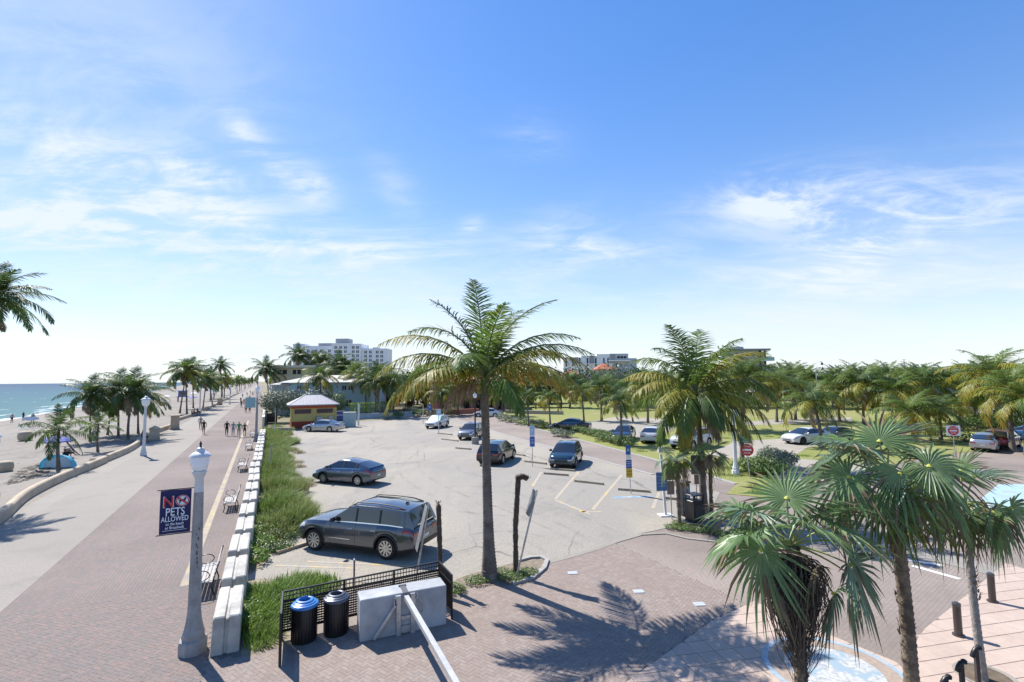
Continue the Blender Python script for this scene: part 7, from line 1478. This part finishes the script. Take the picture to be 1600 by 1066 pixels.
for i, (s, t, l, sh) in enumerate(((63.0, -11.0, 'person in dark clothes sitting on the beach wall by the white globe lamp', 'black'), (106, -11.4, 'person in red sitting on the far beach wall', 'red'), (108, -11.3, 'person in brown sitting on the far beach wall', 'brown'), (111, -11.1, 'person in black sitting on the far beach wall', 'black'))): o = person(l, W(s, t, .08), (WT.x, WT.y), 'sit', sh, 'black', i % 3, 0, 1.)
M_par = {k: flat('parasol_' + k, c, .7) for k, c in dict(blue=(.02, .04, .34), white=(.68, .68, .68), red=(.45, .03, .04), teal=(.03, .34, .36), green=(.03, .22, .12), navy=(.015, .02, .10), yellow=(.6, .45, .08)).items()}
def parasol(label, loc, r_, h, c, grp=None, n=10):
    rt = thing('beach_umbrella', label, 'umbrella', loc, .3, grp); q = MB(); q.tube([(0, 0, -.1), (.02, 0, h)], .022, 6); q.build('pole', M_steel, rt); q = MB(); rows = []
    for fr, z in ((.02, h + .05), (.4, h - .02), (.75, h - .14), (1., h - .30), (1.0, h - .38)): rows.append([(r_ * fr * math.cos(2 * math.pi * i / (2 * n)) * (1 if i % 2 == 0 else .965), r_ * fr * math.sin(2 * math.pi * i / (2 * n)) * (1 if i % 2 == 0 else .965), z + (.03 if i % 2 == 0 else 0)) for i in range(2 * n)])
    q.grid(rows, True); q.build('canopy', c, rt); return rt
parasol('deep blue beach umbrella under the shaggy low palm', G(86, 723), 1.16, 1.98, M_par['blue'])
b_ = G(88, 732); rt = thing('beach_tent', 'turquoise pop-up beach tent beside the blue umbrella', 'tent', b_, .25); q = MB(); rows = []
for i in range(9):
    a = math.pi * i / 8; rows.append([(-1.1 * math.cos(a) * k_, .95 * (k_ - 1) * -.0 + y_, 1.02 * math.sin(a) ** .8 * z_) for k_, y_, z_ in ((.92, -.15, 1.), (1., .25, .92), (.85, .7, .62), (.35, 1.0, .12))])
q.grid(rows); q.build('shell', MAT('tent_fabric', (.04, .33, .55), .6, var=.15, var2=((.10, .45, .66), 1.6, .45, .55), tr=.2), rt, smooth=60); q = MB(); q.add([(-1.05, -.15, .02), (1.05, -.15, .02), (.8, -.75, .02), (-1.9, -.7, .02)], [(3, 2, 1, 0)]); q.build('floor_flap', flat('tent_flap', (.06, .42, .48), .6), rt); q = MB(); q.add([(-.9, .2, .03), (.9, .2, .03), (.9, .3, .75), (-.9, .3, .75)], [(0, 1, 2, 3)]); q.build('back_panel', flat('tent_white', (.55, .62, .68), .6), rt)
person('person in black reclining in the shade behind the blue umbrella', G(108, 716) + Vector((0, 0, .12)), (.9, -.2), 'recline', 'black', 'black', 2, 0, 1.0); person('person sitting up in black beside the turquoise tent', G(103, 722) - Vector((0, 0, .22)), (.8, -.4), 'sit', 'black', 'black', 0, 0, 1.0)
def beach_chair(label, loc, c, rz):
    rt = thing('beach_chair', label, 'chair', loc, rz, 'low folding beach chairs'); q = MB(); q.add([(-.05, -.28, .26), (.5, -.28, .34), (.5, .28, .34), (-.05, .28, .26)], [(0, 1, 2, 3)]); q.build('seat', c, rt); q = MB(); q.add([(-.05, -.28, .27), (-.05, .28, .27), (-.42, .28, .95), (-.42, -.28, .95)], [(0, 1, 2, 3)]); q.build('backrest', c, rt)
    for s in (-1, 1): q = MB(); q.tube([(.5, s * .3, 0), (-.1, s * .3, .45), (-.42, s * .3, .95)], .016, 5); q.tube([(-.35, s * .3, 0), (.5, s * .3, .36)], .016, 5); q.build('frame', M_steel, rt)
    return rt
for x, y, c, l in ((35, 673, 'teal', 'teal low beach chair near the water, beside the tan drum'), (47, 672, 'navy', 'dark low beach chair right of the teal one'), (67, 671, 'navy', 'navy beach chair behind the two people lying on the sand'), (112, 678, 'navy', 'dark beach chair behind the shaggy palm'), (128, 672, 'blue', 'blue beach chair left of the thin palms'), (136, 671, 'white', 'white beach chair left of the thin palms')): beach_chair(l, G(x, y), M_par[c], .6)
person('person lying on the sand in front of the navy beach chair', G(72, 680) - Vector((0, 0, .05)), (1, .2), 'recline', 'brown', 'black', 0, 0, 1.); person('second person lying on the sand, right of the first', G(81, 680) - Vector((0, 0, .05)), (1, .1), 'recline', 'navy', 'navy', 1, 1, 1.)
pb = G(51, 664); person('person carrying a white board along the wet sand', pb, (-.9, .3), 'walk', 'grey', 'black', 0, 0, 1.05, False); q = MB(); q.lathe([(.01, -.02), (.6, -.02), (.6, .03), (.01, .03)], 18, M=Matrix.Diagonal((1.9, .5, 1))); o = q.build('surfboard', M_lampw, None, pb + Vector((0, -.35, .95)), .15); o.rotation_euler = (1.2, 0, .15); tag(o, 'white board held under the arm of the person on the wet sand', 'surfboard')
M_tan2 = flat('tan_drum', (.42, .34, .24), .8)
for x, y, s, l in ((39, 688, 1.0, 'tan rounded trash drum on the sand near the water'), (7, 737, .75, 'grey drum on the sand at the left edge'), (254, 634, 1.1, 'small tan drum far out on the sand past the palm cluster')):
    rt = thing('beach_drum', l, 'trash drum', G(x, y), .2, 'trash drums on the sand'); rt.scale = (s,) * 3; octo([(.52, 0), (.62, .22), (.64, .5), (.60, .78), (.50, .92), (.40, .95)], 14).build('body', M_tan2, rt, smooth=50); octo([(.38, .93), (.36, .97), (.05, .98)], 14).build('lid', M_bw2, rt, smooth=40)
lt = G(285, 627); rt = thing('lifeguard_tower', 'small purple and blue lifeguard tower on stilts far out on the sand', 'lifeguard tower', lt, .5)
for x in (-1.2, 1.2):
    for y in (-1.2, 1.2): q = MB(); q.box((x, y, .7), (.18, .18, 1.4)); q.build('leg', flat('tower_navy', (.06, .06, .20), .6), rt)
q = MB(); q.box((0, 0, 1.45), (3.4, 3.4, .14)); q.build('deck', flat('tower_navy', (.06, .06, .20), .6), rt); q = MB(); q.box((0, .2, 2.4), (2.4, 2.2, 1.8)); q.build('cabin', flat('tower_purple', (.24, .22, .44), .6), rt); q = MB(); q.box((0, .1, 3.4), (3.2, 3.0, .16)); q.build('roof', flat('tower_blue', (.10, .16, .42), .6), rt); q = MB(); q.box((0, -.93, 2.55), (1.5, .06, .8)); q.build('window', M_win, rt)
gg2 = random.Random(31)
CN = list(M_par)
for i in range(22):
    s = 150 + i * 22 + gg2.uniform(-6, 6); c = CN[gg2.randrange(len(CN))]; t = -16 - gg2.uniform(0, 16) - (s > 260) * 6
    parasol('%s beach umbrella far along the sand' % c, W(s, t, -.1), 1.3, 2.1, M_par[c], 'beach umbrellas far along the sand', 6)
for i in range(14):
    s = 112 + i * 9 + gg2.uniform(-3, 3); c = list(CL)[gg2.randrange(len(CL))]; person('tiny person in %s standing near the water line far along the beach' % c, W(s, -30 - gg2.uniform(0, 9), -.5), (1, gg2.uniform(-1, 1)), 'stand', c, 'navy', i % 3, 0, 1., False, 'people by the water line')
for i in range(8):
    s = 30 + i; 
lamp_post('white globe lamp cut by the left edge of the picture', G(-36, 905), TROT, 4.65, False, white=True)
# seaweed and wheel ruts on the near sand
def seaweed():
    g = np.random.default_rng(12); V, Fc = [], []
    for i in range(2600):
        s = g.uniform(24, 52); t = -11.6 - abs(g.normal(0, 2.2)); ph = math.sin(s * .55 + t * .8) + math.sin(t * 2.3 + s * .2)
        if ph < .25: continue
        p = np.array(W(s, t, .045)); sz = g.uniform(.04, .17); a = g.uniform(0, 6.28); o = len(V); st = g.uniform(.25, .6)
        for k in range(6): q = 2 * math.pi * k / 6; x, y = sz * math.cos(q) * 1.6, sz * st * math.sin(q); V.append((p[0] + x * math.cos(a) - y * math.sin(a), p[1] + x * math.sin(a) + y * math.cos(a), p[2] + g.uniform(0, .02)))
        V.append((p[0], p[1], p[2] + .035)); Fc += [(o + k, o + (k + 1) % 6, o + 6) for k in range(6)]
    m = MB(); m.add(V, Fc); tag(m.build('seaweed', M_wet), 'dark dry seaweed strewn on the sand behind the nearest beach wall', 'seaweed', kind='stuff')
seaweed()
# ------------------------------------------------------------------ labels of look-alikes: told apart by their order from left to right
def order_labels():
    dd = {}
    for o in COL.objects:
        if o.parent is None and o.get('label'): dd.setdefault(o['label'], []).append(o)
    for l, os_ in dd.items():
        if 1 < len(os_) <= 24 and len(l.split()) <= 12:
            os_.sort(key=lambda o: px_of(o.location)[0])
            for i, o in enumerate(os_): o['label'] = ORD[i] + ' from the left, ' + l
order_labels()
